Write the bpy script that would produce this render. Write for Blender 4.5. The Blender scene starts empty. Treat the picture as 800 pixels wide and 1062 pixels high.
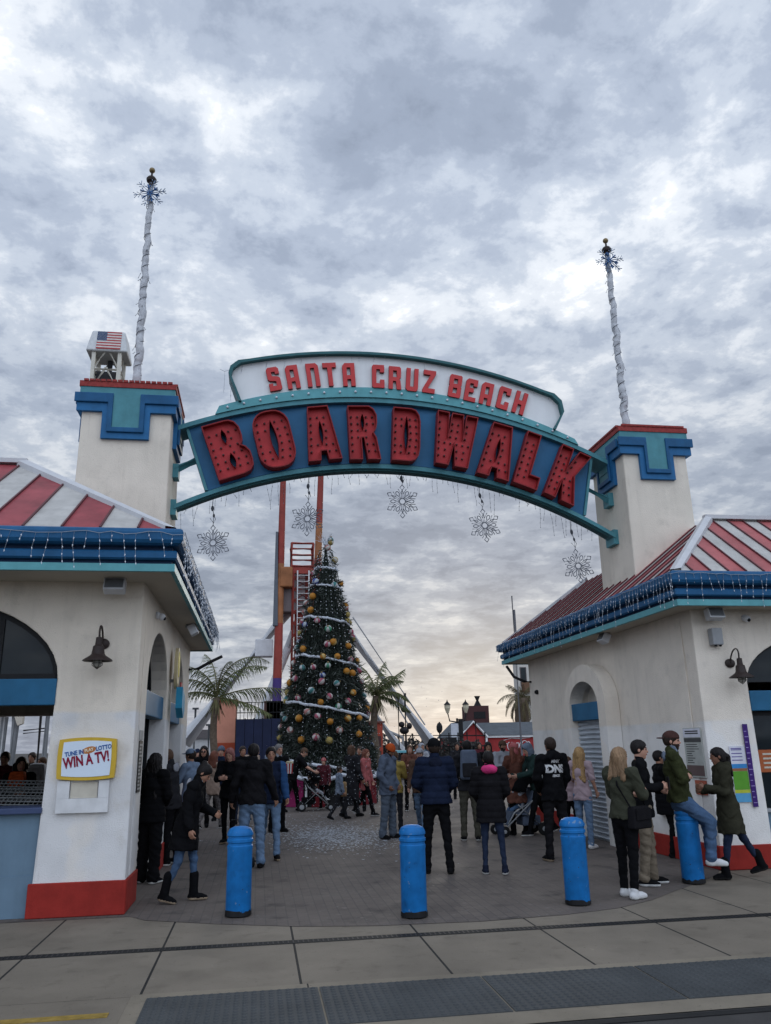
import bpy, bmesh, math, random
import numpy as np
from mathutils import Vector, Matrix
from mathutils.geometry import tessellate_polygon

R = math.radians
random.seed(7)
np.random.seed(7)
SC = bpy.context.scene
COL = SC.collection

# ------------------------------------------------------------------ camera
CAM_H, CAM_F, CAM_YAW, CAM_PITCH, CAM_ROLL = 1.7, 830.0, 9.0, 16.2, 1.2
def cam_axes():
    y, p, r = R(CAM_YAW), R(CAM_PITCH), R(CAM_ROLL)
    fw = Vector((math.sin(y)*math.cos(p), math.cos(y)*math.cos(p), math.sin(p)))
    rt = Vector((math.cos(y), -math.sin(y), 0))
    up = rt.cross(fw)
    return rt*math.cos(r)-up*math.sin(r), up*math.cos(r)+rt*math.sin(r), fw
CR, CU, CF = cam_axes()
cd = bpy.data.cameras.new('camera')
cam = bpy.data.objects.new('camera', cd)
COL.objects.link(cam)
m = Matrix((CR, CU, -CF)).transposed().to_4x4()
m.translation = Vector((0, 0, CAM_H))
cam.matrix_world = m
cd.sensor_fit = 'HORIZONTAL'; cd.sensor_width = 36.0
cd.lens = 36.0*CAM_F/800.0
cd.clip_start = 0.1; cd.clip_end = 5000
SC.camera = cam
SC.render.resolution_x, SC.render.resolution_y = 771, 1024

# measuring helpers: a point read off the photograph -> the spot on the ground / on an upright plane
def ray(px, py): return CF*CAM_F + CR*(px-400) - CU*(py-531)
def gnd(px, py, z=0.0):
    d = ray(px, py); t = (z-CAM_H)/d.z
    return Vector((d.x*t, d.y*t, z))
def onY(px, py, Y):
    d = ray(px, py); t = Y/d.y
    return Vector((d.x*t, Y, CAM_H+d.z*t))

# ------------------------------------------------------------------ world, sun, exposure
SUN_AZ, SUN_EL = 15.0, 9.0
w = bpy.data.worlds.new('World'); SC.world = w; w.use_nodes = True
nt = w.node_tree; N = nt.nodes; L = nt.links
N.clear()
def wn(t, **k):
    n = N.new(t)
    for a, b in k.items(): setattr(n, a, b)
    return n
def wmath(op, a, b=None, clamp=False):
    n = wn('ShaderNodeMath', operation=op); n.use_clamp = clamp
    for i, v in enumerate((a, b)):
        if v is None: continue
        if isinstance(v, (int, float)): n.inputs[i].default_value = v
        else: L.new(v, n.inputs[i])
    return n.outputs[0]
tc = wn('ShaderNodeTexCoord'); sep = wn('ShaderNodeSeparateXYZ')
L.new(tc.outputs['Generated'], sep.inputs[0])
den = wmath('ADD', wmath('MAXIMUM', sep.outputs['Z'], 0.0), 0.16)
cx = wmath('DIVIDE', sep.outputs['X'], den); cy = wmath('DIVIDE', sep.outputs['Y'], den)
cmb = wn('ShaderNodeCombineXYZ'); L.new(cx, cmb.inputs[0]); L.new(cy, cmb.inputs[1])
def cloud_noise(scale, detail, rough, off, dist=0.0):
    mp = wn('ShaderNodeMapping'); mp.inputs['Location'].default_value = off
    L.new(cmb.outputs[0], mp.inputs[0])
    n = wn('ShaderNodeTexNoise'); n.inputs['Scale'].default_value = scale
    n.inputs['Detail'].default_value = detail; n.inputs['Roughness'].default_value = rough
    n.inputs['Distortion'].default_value = dist
    L.new(mp.outputs[0], n.inputs[0]); return n.outputs[0]
n1 = cloud_noise(2.6, 10, 0.60, (3.1, 1.7, 0), 0.2)
n2 = cloud_noise(7.5, 9, 0.64, (0.4, 5.2, 2), 0.2)
n3 = cloud_noise(0.7, 3, 0.5, (7.7, 2.2, 4))
n4 = cloud_noise(17.0, 6, 0.62, (1.4, 3.2, 6), 0.3)
mixn = wmath('ADD', wmath('ADD', wmath('MULTIPLY', n1, 0.50), wmath('MULTIPLY', n2, 0.30)), wmath('ADD', wmath('MULTIPLY', n3, 0.195), wmath('MULTIPLY', n4, 0.085)))
ramp = wn('ShaderNodeValToRGB'); L.new(mixn, ramp.inputs[0])
cr = ramp.color_ramp; cr.interpolation = 'EASE'
cr.elements[0].position = 0.385; cr.elements[0].color = (0.215, 0.256, 0.335, 1)
cr.elements[1].position = 0.695; cr.elements[1].color = (1.02, 1.03, 1.04, 1)
for p, c in ((0.475, (0.285, 0.335, 0.43)), (0.53, (0.365, 0.42, 0.52)), (0.575, (0.47, 0.525, 0.615)), (0.63, (0.66, 0.70, 0.76))):
    e = cr.elements.new(p); e.color = (*c, 1)
sund = (math.sin(R(SUN_AZ))*math.cos(R(4)), math.cos(R(SUN_AZ))*math.cos(R(4)), math.sin(R(4)))
dot = wn('ShaderNodeVectorMath', operation='DOT_PRODUCT'); dot.inputs[1].default_value = sund
L.new(tc.outputs['Generated'], dot.inputs[0])
glow = wmath('POWER', wmath('MAXIMUM', dot.outputs['Value'], 0.0), 60.0)
low = wmath('SUBTRACT', 1.0, wmath('MULTIPLY', wmath('MAXIMUM', sep.outputs['Z'], 0.0), 4.6), True)
warm = wmath('MULTIPLY', glow, low)
warmc = wn('ShaderNodeMix', data_type='RGBA', blend_type='MIX')
L.new(wmath('MULTIPLY', warm, 0.50), warmc.inputs['Factor'])
L.new(ramp.outputs[0], warmc.inputs['A']); warmc.inputs['B'].default_value = (0.98, 0.91, 0.76, 1)
# front-lit clouds behind the photographer, boosted out of view to light the facing walls
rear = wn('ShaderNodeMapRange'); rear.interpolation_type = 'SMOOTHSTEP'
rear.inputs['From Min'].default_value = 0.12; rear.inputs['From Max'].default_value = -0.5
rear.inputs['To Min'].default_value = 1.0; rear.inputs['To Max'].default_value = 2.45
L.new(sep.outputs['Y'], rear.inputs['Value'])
# thicker, darker cloud deck seen edge-on low over the sea
belt = wn('ShaderNodeMapRange'); belt.interpolation_type = 'SMOOTHSTEP'
belt.inputs['From Min'].default_value = 0.16; belt.inputs['From Max'].default_value = 0.62
belt.inputs['To Min'].default_value = 0.70; belt.inputs['To Max'].default_value = 1.0
L.new(sep.outputs['Z'], belt.inputs['Value'])
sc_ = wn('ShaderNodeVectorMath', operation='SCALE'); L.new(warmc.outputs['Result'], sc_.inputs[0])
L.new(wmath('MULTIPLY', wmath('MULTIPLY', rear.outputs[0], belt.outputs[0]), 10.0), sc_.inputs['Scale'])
sky = wn('ShaderNodeTexSky', sky_type='NISHITA'); sky.sun_disc = False
sky.sun_elevation = R(SUN_EL); sky.sun_rotation = R(SUN_AZ)
mixs = wn('ShaderNodeMix', data_type='RGBA'); mixs.inputs['Factor'].default_value = 0.975
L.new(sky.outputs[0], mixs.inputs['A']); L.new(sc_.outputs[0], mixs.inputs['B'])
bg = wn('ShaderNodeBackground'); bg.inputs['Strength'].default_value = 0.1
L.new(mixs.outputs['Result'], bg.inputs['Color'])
out = wn('ShaderNodeOutputWorld'); L.new(bg.outputs[0], out.inputs[0])

sl = bpy.data.lights.new('sun', 'SUN'); sl.energy = 0.5; sl.angle = R(14); sl.color = (1.0, 0.93, 0.82)
so = bpy.data.objects.new('sun', sl); COL.objects.link(so)
so.rotation_euler = Vector((-math.sin(R(SUN_AZ))*math.cos(R(SUN_EL)), -math.cos(R(SUN_AZ))*math.cos(R(SUN_EL)), -math.sin(R(SUN_EL)))).to_track_quat('-Z', 'Y').to_euler()
SC.view_settings.view_transform = 'Standard'; SC.view_settings.look = 'None'
SC.view_settings.exposure = 0.42; SC.view_settings.gamma = 1.0
SC.view_settings.use_curve_mapping = False
SC.cycles.max_bounces = 6

# ------------------------------------------------------------------ materials
MATS = {}
def mat(name, col, rough=0.7, var=0.12, vs=6.0, bump=0.0, bs=60.0, metal=0.0, spec=0.18, stretch=None, sheen=0.0, streak=0.0):
    if name in MATS: return MATS[name]
    ma = bpy.data.materials.new(name); ma.use_nodes = True
    t = ma.node_tree; b = t.nodes['Principled BSDF']
    b.inputs['Roughness'].default_value = rough; b.inputs['Metallic'].default_value = metal
    b.inputs['Specular IOR Level'].default_value = spec
    if sheen: b.inputs['Sheen Weight'].default_value = sheen
    co = t.nodes.new('ShaderNodeTexCoord'); src = co.outputs['Object']
    if stretch:
        mp = t.nodes.new('ShaderNodeMapping'); mp.inputs['Scale'].default_value = stretch
        t.links.new(src, mp.inputs[0]); src = mp.outputs[0]
    no = t.nodes.new('ShaderNodeTexNoise'); no.inputs['Scale'].default_value = vs; no.inputs['Detail'].default_value = 5
    no.inputs['Roughness'].default_value = 0.62
    t.links.new(src, no.inputs[0])
    mr = t.nodes.new('ShaderNodeMapRange'); mr.inputs['From Min'].default_value = 0.28; mr.inputs['From Max'].default_value = 0.72
    t.links.new(no.outputs[0], mr.inputs[0])
    mx = t.nodes.new('ShaderNodeMix'); mx.data_type = 'RGBA'
    mx.inputs['A'].default_value = (*[c*(1-var) for c in col], 1)
    mx.inputs['B'].default_value = (*[min(1, c*(1+var)) for c in col], 1)
    t.links.new(mr.outputs[0], mx.inputs['Factor']); last = mx.outputs['Result']
    if streak:
        mp2 = t.nodes.new('ShaderNodeMapping'); mp2.inputs['Scale'].default_value = (7, 7, 0.55)
        t.links.new(co.outputs['Object'], mp2.inputs[0])
        n2_ = t.nodes.new('ShaderNodeTexNoise'); n2_.inputs['Scale'].default_value = 1.3; n2_.inputs['Detail'].default_value = 6
        t.links.new(mp2.outputs[0], n2_.inputs[0])
        m2 = t.nodes.new('ShaderNodeMapRange'); m2.inputs['From Min'].default_value = 0.5; m2.inputs['From Max'].default_value = 0.78
        m2.inputs['To Max'].default_value = streak
        t.links.new(n2_.outputs[0], m2.inputs[0])
        mx2 = t.nodes.new('ShaderNodeMix'); mx2.data_type = 'RGBA'
        mx2.inputs['B'].default_value = (*[c*0.45 for c in col], 1)
        t.links.new(last, mx2.inputs['A']); t.links.new(m2.outputs[0], mx2.inputs['Factor']); last = mx2.outputs['Result']
    t.links.new(last, b.inputs['Base Color'])
    if bump:
        nb = t.nodes.new('ShaderNodeTexNoise'); nb.inputs['Scale'].default_value = bs; nb.inputs['Detail'].default_value = 4
        t.links.new(src, nb.inputs[0])
        bu = t.nodes.new('ShaderNodeBump'); bu.inputs['Strength'].default_value = bump; bu.inputs['Distance'].default_value = 0.01
        t.links.new(nb.outputs[0], bu.inputs['Height']); t.links.new(bu.outputs[0], b.inputs['Normal'])
    MATS[name] = ma
    return ma

def nodes_of(ma): return ma.node_tree, ma.node_tree.nodes['Principled BSDF']

def stucco_mat(name, upper, lower, zline, inner=None):
    """painted stucco: beige above a repaint line, cooler white below it, weather streaks and trowel bump"""
    ma = mat(name, upper, 0.9, 0.07, 1.6, 0.6, 75.0, streak=0.16)
    t, b = nodes_of(ma)
    g = t.nodes.new('ShaderNodeTexCoord'); s = t.nodes.new('ShaderNodeSeparateXYZ'); t.links.new(g.outputs['Object'], s.inputs[0])
    nn = t.nodes.new('ShaderNodeTexNoise'); nn.inputs['Scale'].default_value = 1.1; t.links.new(g.outputs['Object'], nn.inputs[0])
    ad = t.nodes.new('ShaderNodeMath'); ad.operation = 'MULTIPLY_ADD'; ad.inputs[1].default_value = 0.05
    t.links.new(nn.outputs[0], ad.inputs[0]); t.links.new(s.outputs['Z'], ad.inputs[2])
    mr = t.nodes.new('ShaderNodeMapRange'); mr.inputs['From Min'].default_value = zline+0.04; mr.inputs['From Max'].default_value = zline-0.0
    t.links.new(ad.outputs[0], mr.inputs[0])
    lnk = b.inputs['Base Color'].links[0]; old = lnk.from_socket
    # lower paint with its own patches
    n3_ = t.nodes.new('ShaderNodeTexNoise'); n3_.inputs['Scale'].default_value = 2.3; n3_.inputs['Detail'].default_value = 6
    t.links.new(g.outputs['Object'], n3_.inputs[0])
    mxl = t.nodes.new('ShaderNodeMix'); mxl.data_type = 'RGBA'
    mxl.inputs['A'].default_value = (*[c*0.86 for c in lower], 1); mxl.inputs['B'].default_value = (*lower, 1)
    m3 = t.nodes.new('ShaderNodeMapRange'); m3.inputs['From Min'].default_value = 0.32; m3.inputs['From Max'].default_value = 0.58
    t.links.new(n3_.outputs[0], m3.inputs[0]); t.links.new(m3.outputs[0], mxl.inputs['Factor'])
    mx = t.nodes.new('ShaderNodeMix'); mx.data_type = 'RGBA'
    t.links.new(mr.outputs[0], mx.inputs['Factor']); t.links.new(old, mx.inputs['A']); t.links.new(mxl.outputs['Result'], mx.inputs['B'])
    last = mx.outputs['Result']
    # rubbed repair patches, rain runs and splash dirt that thins out upwards
    def fac(sc, det, lo, hi, amt, st=(1, 1, 1)):
        q = t.nodes.new('ShaderNodeMapping'); q.inputs['Scale'].default_value = st; t.links.new(g.outputs['Object'], q.inputs[0])
        n = t.nodes.new('ShaderNodeTexNoise'); n.inputs['Scale'].default_value = sc; n.inputs['Detail'].default_value = det; n.inputs['Roughness'].default_value = .65
        t.links.new(q.outputs[0], n.inputs[0])
        r = t.nodes.new('ShaderNodeMapRange'); r.inputs['From Min'].default_value = lo; r.inputs['From Max'].default_value = hi; r.inputs['To Max'].default_value = amt
        t.links.new(n.outputs[0], r.inputs[0]); return r.outputs[0]
    def lay(f, colr):
        nonlocal last
        x = t.nodes.new('ShaderNodeMix'); x.data_type = 'RGBA'; t.links.new(f, x.inputs['Factor']); t.links.new(last, x.inputs['A'])
        x.inputs['B'].default_value = (*colr, 1); last = x.outputs['Result']
    lay(fac(0.8, 3, .53, .57, .35), [c*1.10 for c in upper])
    lay(fac(3.0, 8, .56, .76, .45), [c*.62 for c in upper])
    lay(fac(26, 3, .66, .74, .35), [c*.55 for c in upper])
    lay(fac(2.0, 6, .62, .82, .36, (6, 6, .35)), (0.20, 0.16, 0.12))
    t.links.new(last, b.inputs['Base Color'])
    return ma

# ------------------------------------------------------------------ mesh builder
def basis(d):
    d = Vector(d).normalized()
    a = Vector((0, 0, 1)) if abs(d.z) < 0.95 else Vector((1, 0, 0))
    u = d.cross(a).normalized(); v = u.cross(d).normalized()
    return u, v
class MB:
    def __init__(s): s.v = []; s.f = []; s.m = []
    def add(s, vs, fs, mi=0):
        o = len(s.v); s.v.extend([tuple(p) for p in vs])
        s.f.extend([tuple(o+i for i in f) for f in fs]); s.m.extend([mi]*len(fs))
        return s
    def box(s, c, d, mi=0, rot=None, top=1.0):
        hx, hy, hz = d[0]/2, d[1]/2, d[2]/2
        vs = [Vector((sx*hx*(top if sz > 0 else 1), sy*hy*(top if sz > 0 else 1), sz*hz)) for sz in (-1, 1) for sy in (-1, 1) for sx in (-1, 1)]
        if rot is not None: vs = [rot @ p for p in vs]
        c = Vector(c); vs = [p+c for p in vs]
        return s.add(vs, [(0, 2, 3, 1), (4, 5, 7, 6), (0, 1, 5, 4), (2, 6, 7, 3), (0, 4, 6, 2), (1, 3, 7, 5)], mi)
    def bx(s, x0, x1, y0, y1, z0, z1, mi=0):
        return s.box(((x0+x1)/2, (y0+y1)/2, (z0+z1)/2), (abs(x1-x0), abs(y1-y0), abs(z1-z0)), mi)
    def quad(s, a, b, c, d, mi=0): return s.add([a, b, c, d], [(0, 1, 2, 3)], mi)
    def tube(s, pts, r, n=8, mi=0, caps=True):
        pts = [Vector(p) for p in pts]; k = len(pts)
        rs = r if isinstance(r, (list, tuple)) else [r]*k
        vs = []; pu = None
        for i, p in enumerate(pts):
            d = pts[min(i+1, k-1)]-pts[max(i-1, 0)]
            if d.length < 1e-9: d = Vector((0, 0, 1))
            d.normalize()
            if pu is None: u, v = basis(d)
            else:
                u = pu-d*pu.dot(d)
                u = u.normalized() if u.length > 1e-6 else basis(d)[0]
                v = d.cross(u)
            pu = u
            for j in range(n):
                a = 2*math.pi*j/n
                vs.append(p+(u*math.cos(a)+v*math.sin(a))*rs[i])
        fs = []
        for i in range(k-1):
            for j in range(n):
                fs.append((i*n+j, i*n+(j+1) % n, (i+1)*n+(j+1) % n, (i+1)*n+j))
        if caps: fs.append(tuple(range(n))[::-1]); fs.append(tuple((k-1)*n+j for j in range(n)))
        return s.add(vs, fs, mi)
    def lathe(s, prof, c=(0, 0, 0), n=24, mi=0, axis=None):
        c = Vector(c); vs = []; fs = []; k = len(prof)
        if axis is None: U, V, W = Vector((1, 0, 0)), Vector((0, 1, 0)), Vector((0, 0, 1))
        else:
            W = Vector(axis).normalized(); U, V = basis(W)
        for r, z in prof:
            for j in range(n):
                a = 2*math.pi*j/n
                vs.append(c+U*(r*math.cos(a))+V*(r*math.sin(a))+W*z)
        for i in range(k-1):
            for j in range(n):
                fs.append((i*n+j, i*n+(j+1) % n, (i+1)*n+(j+1) % n, (i+1)*n+j))
        if prof[0][0] > 1e-5: fs.append(tuple(range(n))[::-1])
        if prof[-1][0] > 1e-5: fs.append(tuple((k-1)*n+j for j in range(n)))
        return s.add(vs, fs, mi)
    def ball(s, c, r, n=10, mi=0, wedges=None):
        c = Vector(c); rr = r if isinstance(r, (tuple, list)) else (r, r, r)
        k = max(4, n//2+1); vs = []; fs = []; ms = []
        for i in range(k+1):
            t = math.pi*i/k
            for j in range(n):
                a = 2*math.pi*j/n
                vs.append((c.x+rr[0]*math.sin(t)*math.cos(a), c.y+rr[1]*math.sin(t)*math.sin(a), c.z-rr[2]*math.cos(t)))
        o = len(s.v); s.v.extend(vs)
        for i in range(k):
            for j in range(n):
                s.f.append((o+i*n+j, o+i*n+(j+1) % n, o+(i+1)*n+(j+1) % n, o+(i+1)*n+j))
                s.m.append(mi if wedges is None else wedges[(j*len(wedges))//n])
        return s
    def prism(s, loops, fn, depth, mi=0, side=None):
        """loops: outer ring then holes, in (u,v); fn maps (u,v) to the front face; depth is the extrusion vector"""
        side = mi if side is None else side
        depth = Vector(depth)
        flat = [p for lp in loops for p in lp]
        tris = tessellate_polygon([[Vector((p[0], p[1], 0)) for p in lp] for lp in loops])
        P = [Vector(fn(*p)) for p in flat]; n = len(P)
        s.add(P+[p+depth for p in P], [tuple(t) for t in tris]+[tuple(i+n for i in reversed(t)) for t in tris], mi)
        o = 0
        for lp in loops:
            k = len(lp); fs = []
            vs = [P[o+i] for i in range(k)]+[P[o+i]+depth for i in range(k)]
            for i in range(k): fs.append((i, (i+1) % k, k+(i+1) % k, k+i))
            s.add(vs, fs, side); o += k
        return s
    def build(s, name, mats, parent=None, smooth=False, fix=True, auto=None):
        me = bpy.data.meshes.new(name)
        me.from_pydata(s.v, [], s.f)
        for ma in (mats if isinstance(mats, (list, tuple)) else [mats]): me.materials.append(ma)
        me.polygons.foreach_set('material_index', s.m)
        if fix:
            b = bmesh.new(); b.from_mesh(me)
            bmesh.ops.remove_doubles(b, verts=b.verts, dist=1e-5)
            bmesh.ops.recalc_face_normals(b, faces=b.faces)
            b.to_mesh(me); b.free()
        if smooth: me.polygons.foreach_set('use_smooth', [True]*len(me.polygons))
        if auto: me.set_sharp_from_angle(angle=R(auto))
        o = bpy.data.objects.new(name, me); COL.objects.link(o)
        if parent is not None: adopt(o, parent)
        return o

INV = {}
def adopt(o, parent):
    o.parent = parent
    if parent.name in INV: o.matrix_parent_inverse = INV[parent.name]
def wthing(name, label, cat, loc, group=None):
    """a thing whose parts are modelled in world coordinates; its Empty stands at its base"""
    o = thing(name, label, cat, loc, 0.0, group)
    INV[o.name] = Matrix.Translation(Vector(loc)).inverted()
    return o
def bevel(o, w, seg=2):
    b = bmesh.new(); b.from_mesh(o.data)
    es = [e for e in b.edges if len(e.link_faces) == 2 and e.calc_face_angle(0) > R(30)]
    bmesh.ops.bevel(b, geom=es, offset=w, segments=seg, affect='EDGES', profile=0.6, clamp_overlap=True)
    b.to_mesh(o.data); b.free()
    return o
def tag(o, label=None, cat=None, group=None, kind=None):
    if label: o['label'] = label
    if cat: o['category'] = cat
    if group: o['group'] = group
    if kind: o['kind'] = kind
    return o
def thing(name, label, cat, loc=(0, 0, 0), rz=0.0, group=None):
    o = bpy.data.objects.new(name, None); COL.objects.link(o)
    o.location = loc; o.rotation_euler = (0, 0, rz); o.empty_display_size = 0.3
    return tag(o, label, cat, group)
def kids(o): return [c for c in bpy.data.objects if c.parent == o]
def copy_tree(o, parent=None, only=None):
    c = o.copy(); COL.objects.link(c)
    if parent is not None: c.parent = parent
    for ch in kids(o): copy_tree(ch, c)
    return c
def text_mesh(txt, size, depth, embold=0.0):
    cu = bpy.data.curves.new('t', 'FONT'); cu.body = txt; cu.size = size; cu.extrude = depth; cu.offset = embold
    cu.align_x = 'CENTER'; cu.align_y = 'CENTER'; cu.resolution_u = 3
    o = bpy.data.objects.new('t', cu); COL.objects.link(o)
    dg = bpy.context.evaluated_depsgraph_get()
    me = bpy.data.meshes.new_from_object(o.evaluated_get(dg))
    bpy.data.objects.remove(o); bpy.data.curves.remove(cu)
    return me
def put_text(name, txt, size, depth, material, parent, xf, embold=0.0):
    """xf: matrix taking the text's own x-right / y-up / z-out axes into place"""
    me = text_mesh(txt, size, depth, embold); me.transform(xf); me.materials.clear(); me.materials.append(material); me.name = name
    o = bpy.data.objects.new(name, me); COL.objects.link(o)
    if parent is not None: adopt(o, parent)
    return o
def face_xf(origin, right, up):
    r, u = Vector(right).normalized(), Vector(up).normalized(); n = r.cross(u)
    m_ = Matrix((r, u, n)).transposed().to_4x4(); m_.translation = Vector(origin)
    return m_
def arc_pts(cx, z0, rx, rz, a0, a1, n):
    return [(cx+rx*math.cos(R(a0+(a1-a0)*i/n)), z0+rz*math.sin(R(a0+(a1-a0)*i/n))) for i in range(n+1)]
# ------------------------------------------------------------------ palette
stucco_l = stucco_mat('stucco_left', (0.71, 0.635, 0.535), (0.655, 0.645, 0.635), 2.13)
stucco_r = stucco_mat('stucco_right', (0.74, 0.665, 0.57), (0.76, 0.735, 0.70), 1.93)
stucco_t = stucco_mat('stucco_tower', (0.69, 0.625, 0.53), (0.69, 0.625, 0.53), -5)
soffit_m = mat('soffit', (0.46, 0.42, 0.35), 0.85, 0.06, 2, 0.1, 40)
red_plinth = mat('plinth_red', (0.27, 0.024, 0.018), 0.8, 0.16, 5, 0.3, 30, streak=0.3)
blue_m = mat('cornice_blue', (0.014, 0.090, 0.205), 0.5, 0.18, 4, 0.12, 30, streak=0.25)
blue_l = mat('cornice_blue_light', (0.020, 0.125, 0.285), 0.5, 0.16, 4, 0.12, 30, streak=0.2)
groove = mat('cornice_groove', (0.012, 0.03, 0.07), 0.7)
teal = mat('teal_paint', (0.075, 0.235, 0.27), 0.5, 0.14, 5, 0.1, 30, streak=0.2)
teal_l = mat('teal_light', (0.11, 0.33, 0.36), 0.5, 0.12, 5, 0.1, 30, streak=0.15)
band_blue = mat('band_blue', (0.020, 0.112, 0.215), 0.5, 0.16, 3, 0.08, 20, streak=0.12)
roof_red = mat('roof_red', (0.27, 0.050, 0.058), 0.5, 0.28, 2.2, .15, 6, streak=0.35)
roof_red_skylit = mat('roof_red_skylit', (0.36, 0.10, 0.10), 0.5, 0.25, 2.2, .15, 6, streak=.3)  # faded roof red, with the pale sky reflection put into the colour
roof_white = mat('roof_white', (0.42, 0.405, 0.38), 0.5, 0.2, 2.2, .15, 6, streak=.3)
roof_rib = mat('roof_rib', (0.10, 0.03, 0.035), 0.5)
cap_grey = mat('hip_cap', (0.52, 0.52, 0.53), 0.45, 0.08, 4)
cap_red = mat('cap_red', (0.27, 0.04, 0.035), 0.6, 0.3, 18, 0.5, 30)
letter_red = mat('letter_red', (0.42, 0.032, 0.036), 0.42, 0.14, 6)
letter_side = mat('letter_side', (0.22, 0.018, 0.02), 0.5, 0.14, 6)
letter_small = mat('letter_small', (0.50, 0.05, 0.05), 0.42, 0.1, 6)
panel_blue = mat('sign_blue', (0.022, 0.120, 0.245), 0.38, 0.10, 3, streak=0.12)
sign_white = mat('sign_white', (0.74, 0.75, 0.75), 0.5, 0.05, 3, streak=0.12)
frame_teal = mat('sign_frame', (0.035, 0.12, 0.13), 0.5, 0.15, 6)
black = mat('black_metal', (0.012, 0.012, 0.013), 0.5, 0.2, 10)
bronze = mat('bronze', (0.035, 0.025, 0.022), 0.45, 0.2, 20)
white_p = mat('white_paint', (0.66, 0.66, 0.66), 0.5, 0.08, 5)
white_pl = mat('white_plastic', (0.62, 0.63, 0.65), 0.4, 0.05, 5)
grey_m = mat('grey_metal', (0.30, 0.31, 0.32), 0.45, 0.1, 8)
wire_d = mat('wire_dark', (0.05, 0.055, 0.065), 0.5)
wire_w = mat('light_wire', (0.30, 0.33, 0.37), 0.5)
bulb_w = mat('bulb_clear', (0.68, 0.71, 0.76), 0.2, 0.02)
bulb_d = mat('bulb_unlit', (0.10, 0.05, 0.05), 0.2)
glass_d = mat('glass_dark', (0.012, 0.017, 0.02), 0.05, 0.3, 2, spec=0.22)
counter_b = mat('counter_panel', (0.13, 0.20, 0.265), 0.5, 0.10, 3, streak=0.2)
ledge_b = mat('counter_ledge', (0.05, 0.07, 0.14), 0.4)
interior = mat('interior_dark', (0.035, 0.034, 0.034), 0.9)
gold = mat('gold', (0.22, 0.16, 0.08), 0.45, metal=0.4)

# ------------------------------------------------------------------ ground, paving
def paver_mat():
    ma = mat('boardwalk_pavers', (0.055, 0.051, 0.050), 0.8, 0.25, 0.9)
    t, b = nodes_of(ma)
    tc_ = t.nodes.new('ShaderNodeTexCoord')
    br = t.nodes.new('ShaderNodeTexBrick'); br.inputs['Scale'].default_value = 1.0
    mp = t.nodes.new('ShaderNodeMapping'); mp.inputs['Rotation'].default_value = (0, 0, R(90))
    t.links.new(tc_.outputs['Object'], mp.inputs[0]); t.links.new(mp.outputs[0], br.inputs['Vector'])
    br.inputs['Brick Width'].default_value = 0.22; br.inputs['Row Height'].default_value = 0.11
    br.inputs['Mortar Size'].default_value = 0.008; br.inputs['Mortar Smooth'].default_value = 0.3
    br.inputs['Color1'].default_value = (0.108, 0.091, 0.081, 1); br.inputs['Color2'].default_value = (0.086, 0.073, 0.067, 1)
    br.inputs['Mortar'].default_value = (0.066, 0.060, 0.057, 1); br.inputs['Bias'].default_value = 0.0
    def noise(sc, det, lo, hi, st=None):
        n = t.nodes.new('ShaderNodeTexNoise'); n.inputs['Scale'].default_value = sc; n.inputs['Detail'].default_value = det
        if st:
            q = t.nodes.new('ShaderNodeMapping'); q.inputs['Scale'].default_value = st
            t.links.new(tc_.outputs['Object'], q.inputs[0]); t.links.new(q.outputs[0], n.inputs[0])
        else: t.links.new(tc_.outputs['Object'], n.inputs[0])
        r = t.nodes.new('ShaderNodeMapRange'); r.inputs['From Min'].default_value = lo; r.inputs['From Max'].default_value = hi
        t.links.new(n.outputs[0], r.inputs[0]); return r.outputs[0]
    def mix(f, a, bcol, mode='MIX'):
        x = t.nodes.new('ShaderNodeMix'); x.data_type = 'RGBA'; x.blend_type = mode
        t.links.new(f, x.inputs['Factor']); t.links.new(a, x.inputs['A'])
        if isinstance(bcol, tuple): x.inputs['B'].default_value = bcol
        else: t.links.new(bcol, x.inputs['B'])
        return x.outputs['Result']
    c = mix(noise(0.35, 5, 0.35, 0.7), br.outputs[0], (0.128, 0.108, 0.095, 1))
    c = mix(noise(2.2, 6, 0.56, 0.74), c, (0.048, 0.043, 0.041, 1))
    c = mix(noise(9, 4, 0.62, 0.72), c, (0.140, 0.120, 0.110, 1))
    c = mix(noise(22, 2, 0.70, 0.74), c, (0.15, 0.15, 0.145, 1))
    # worn paving rows that run across the entrance close to the kerb
    t.links.new(c, b.inputs['Base Color'])
    bu = t.nodes.new('ShaderNodeBump'); bu.inputs['Strength'].default_value = 0.35; bu.inputs['Distance'].default_value = 0.01
    t.links.new(br.outputs['Fac'], bu.inputs['Height']); bu.invert = True
    t.links.new(bu.outputs[0], b.inputs['Normal'])
    rr = noise(1.2, 4, 0.3, 0.7); mr = t.nodes.new('ShaderNodeMapRange'); mr.inputs['To Min'].default_value = 0.74; mr.inputs['To Max'].default_value = 0.96
    t.links.new(rr, mr.inputs[0]); t.links.new(mr.outputs[0], b.inputs['Roughness'])
    return ma
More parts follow.
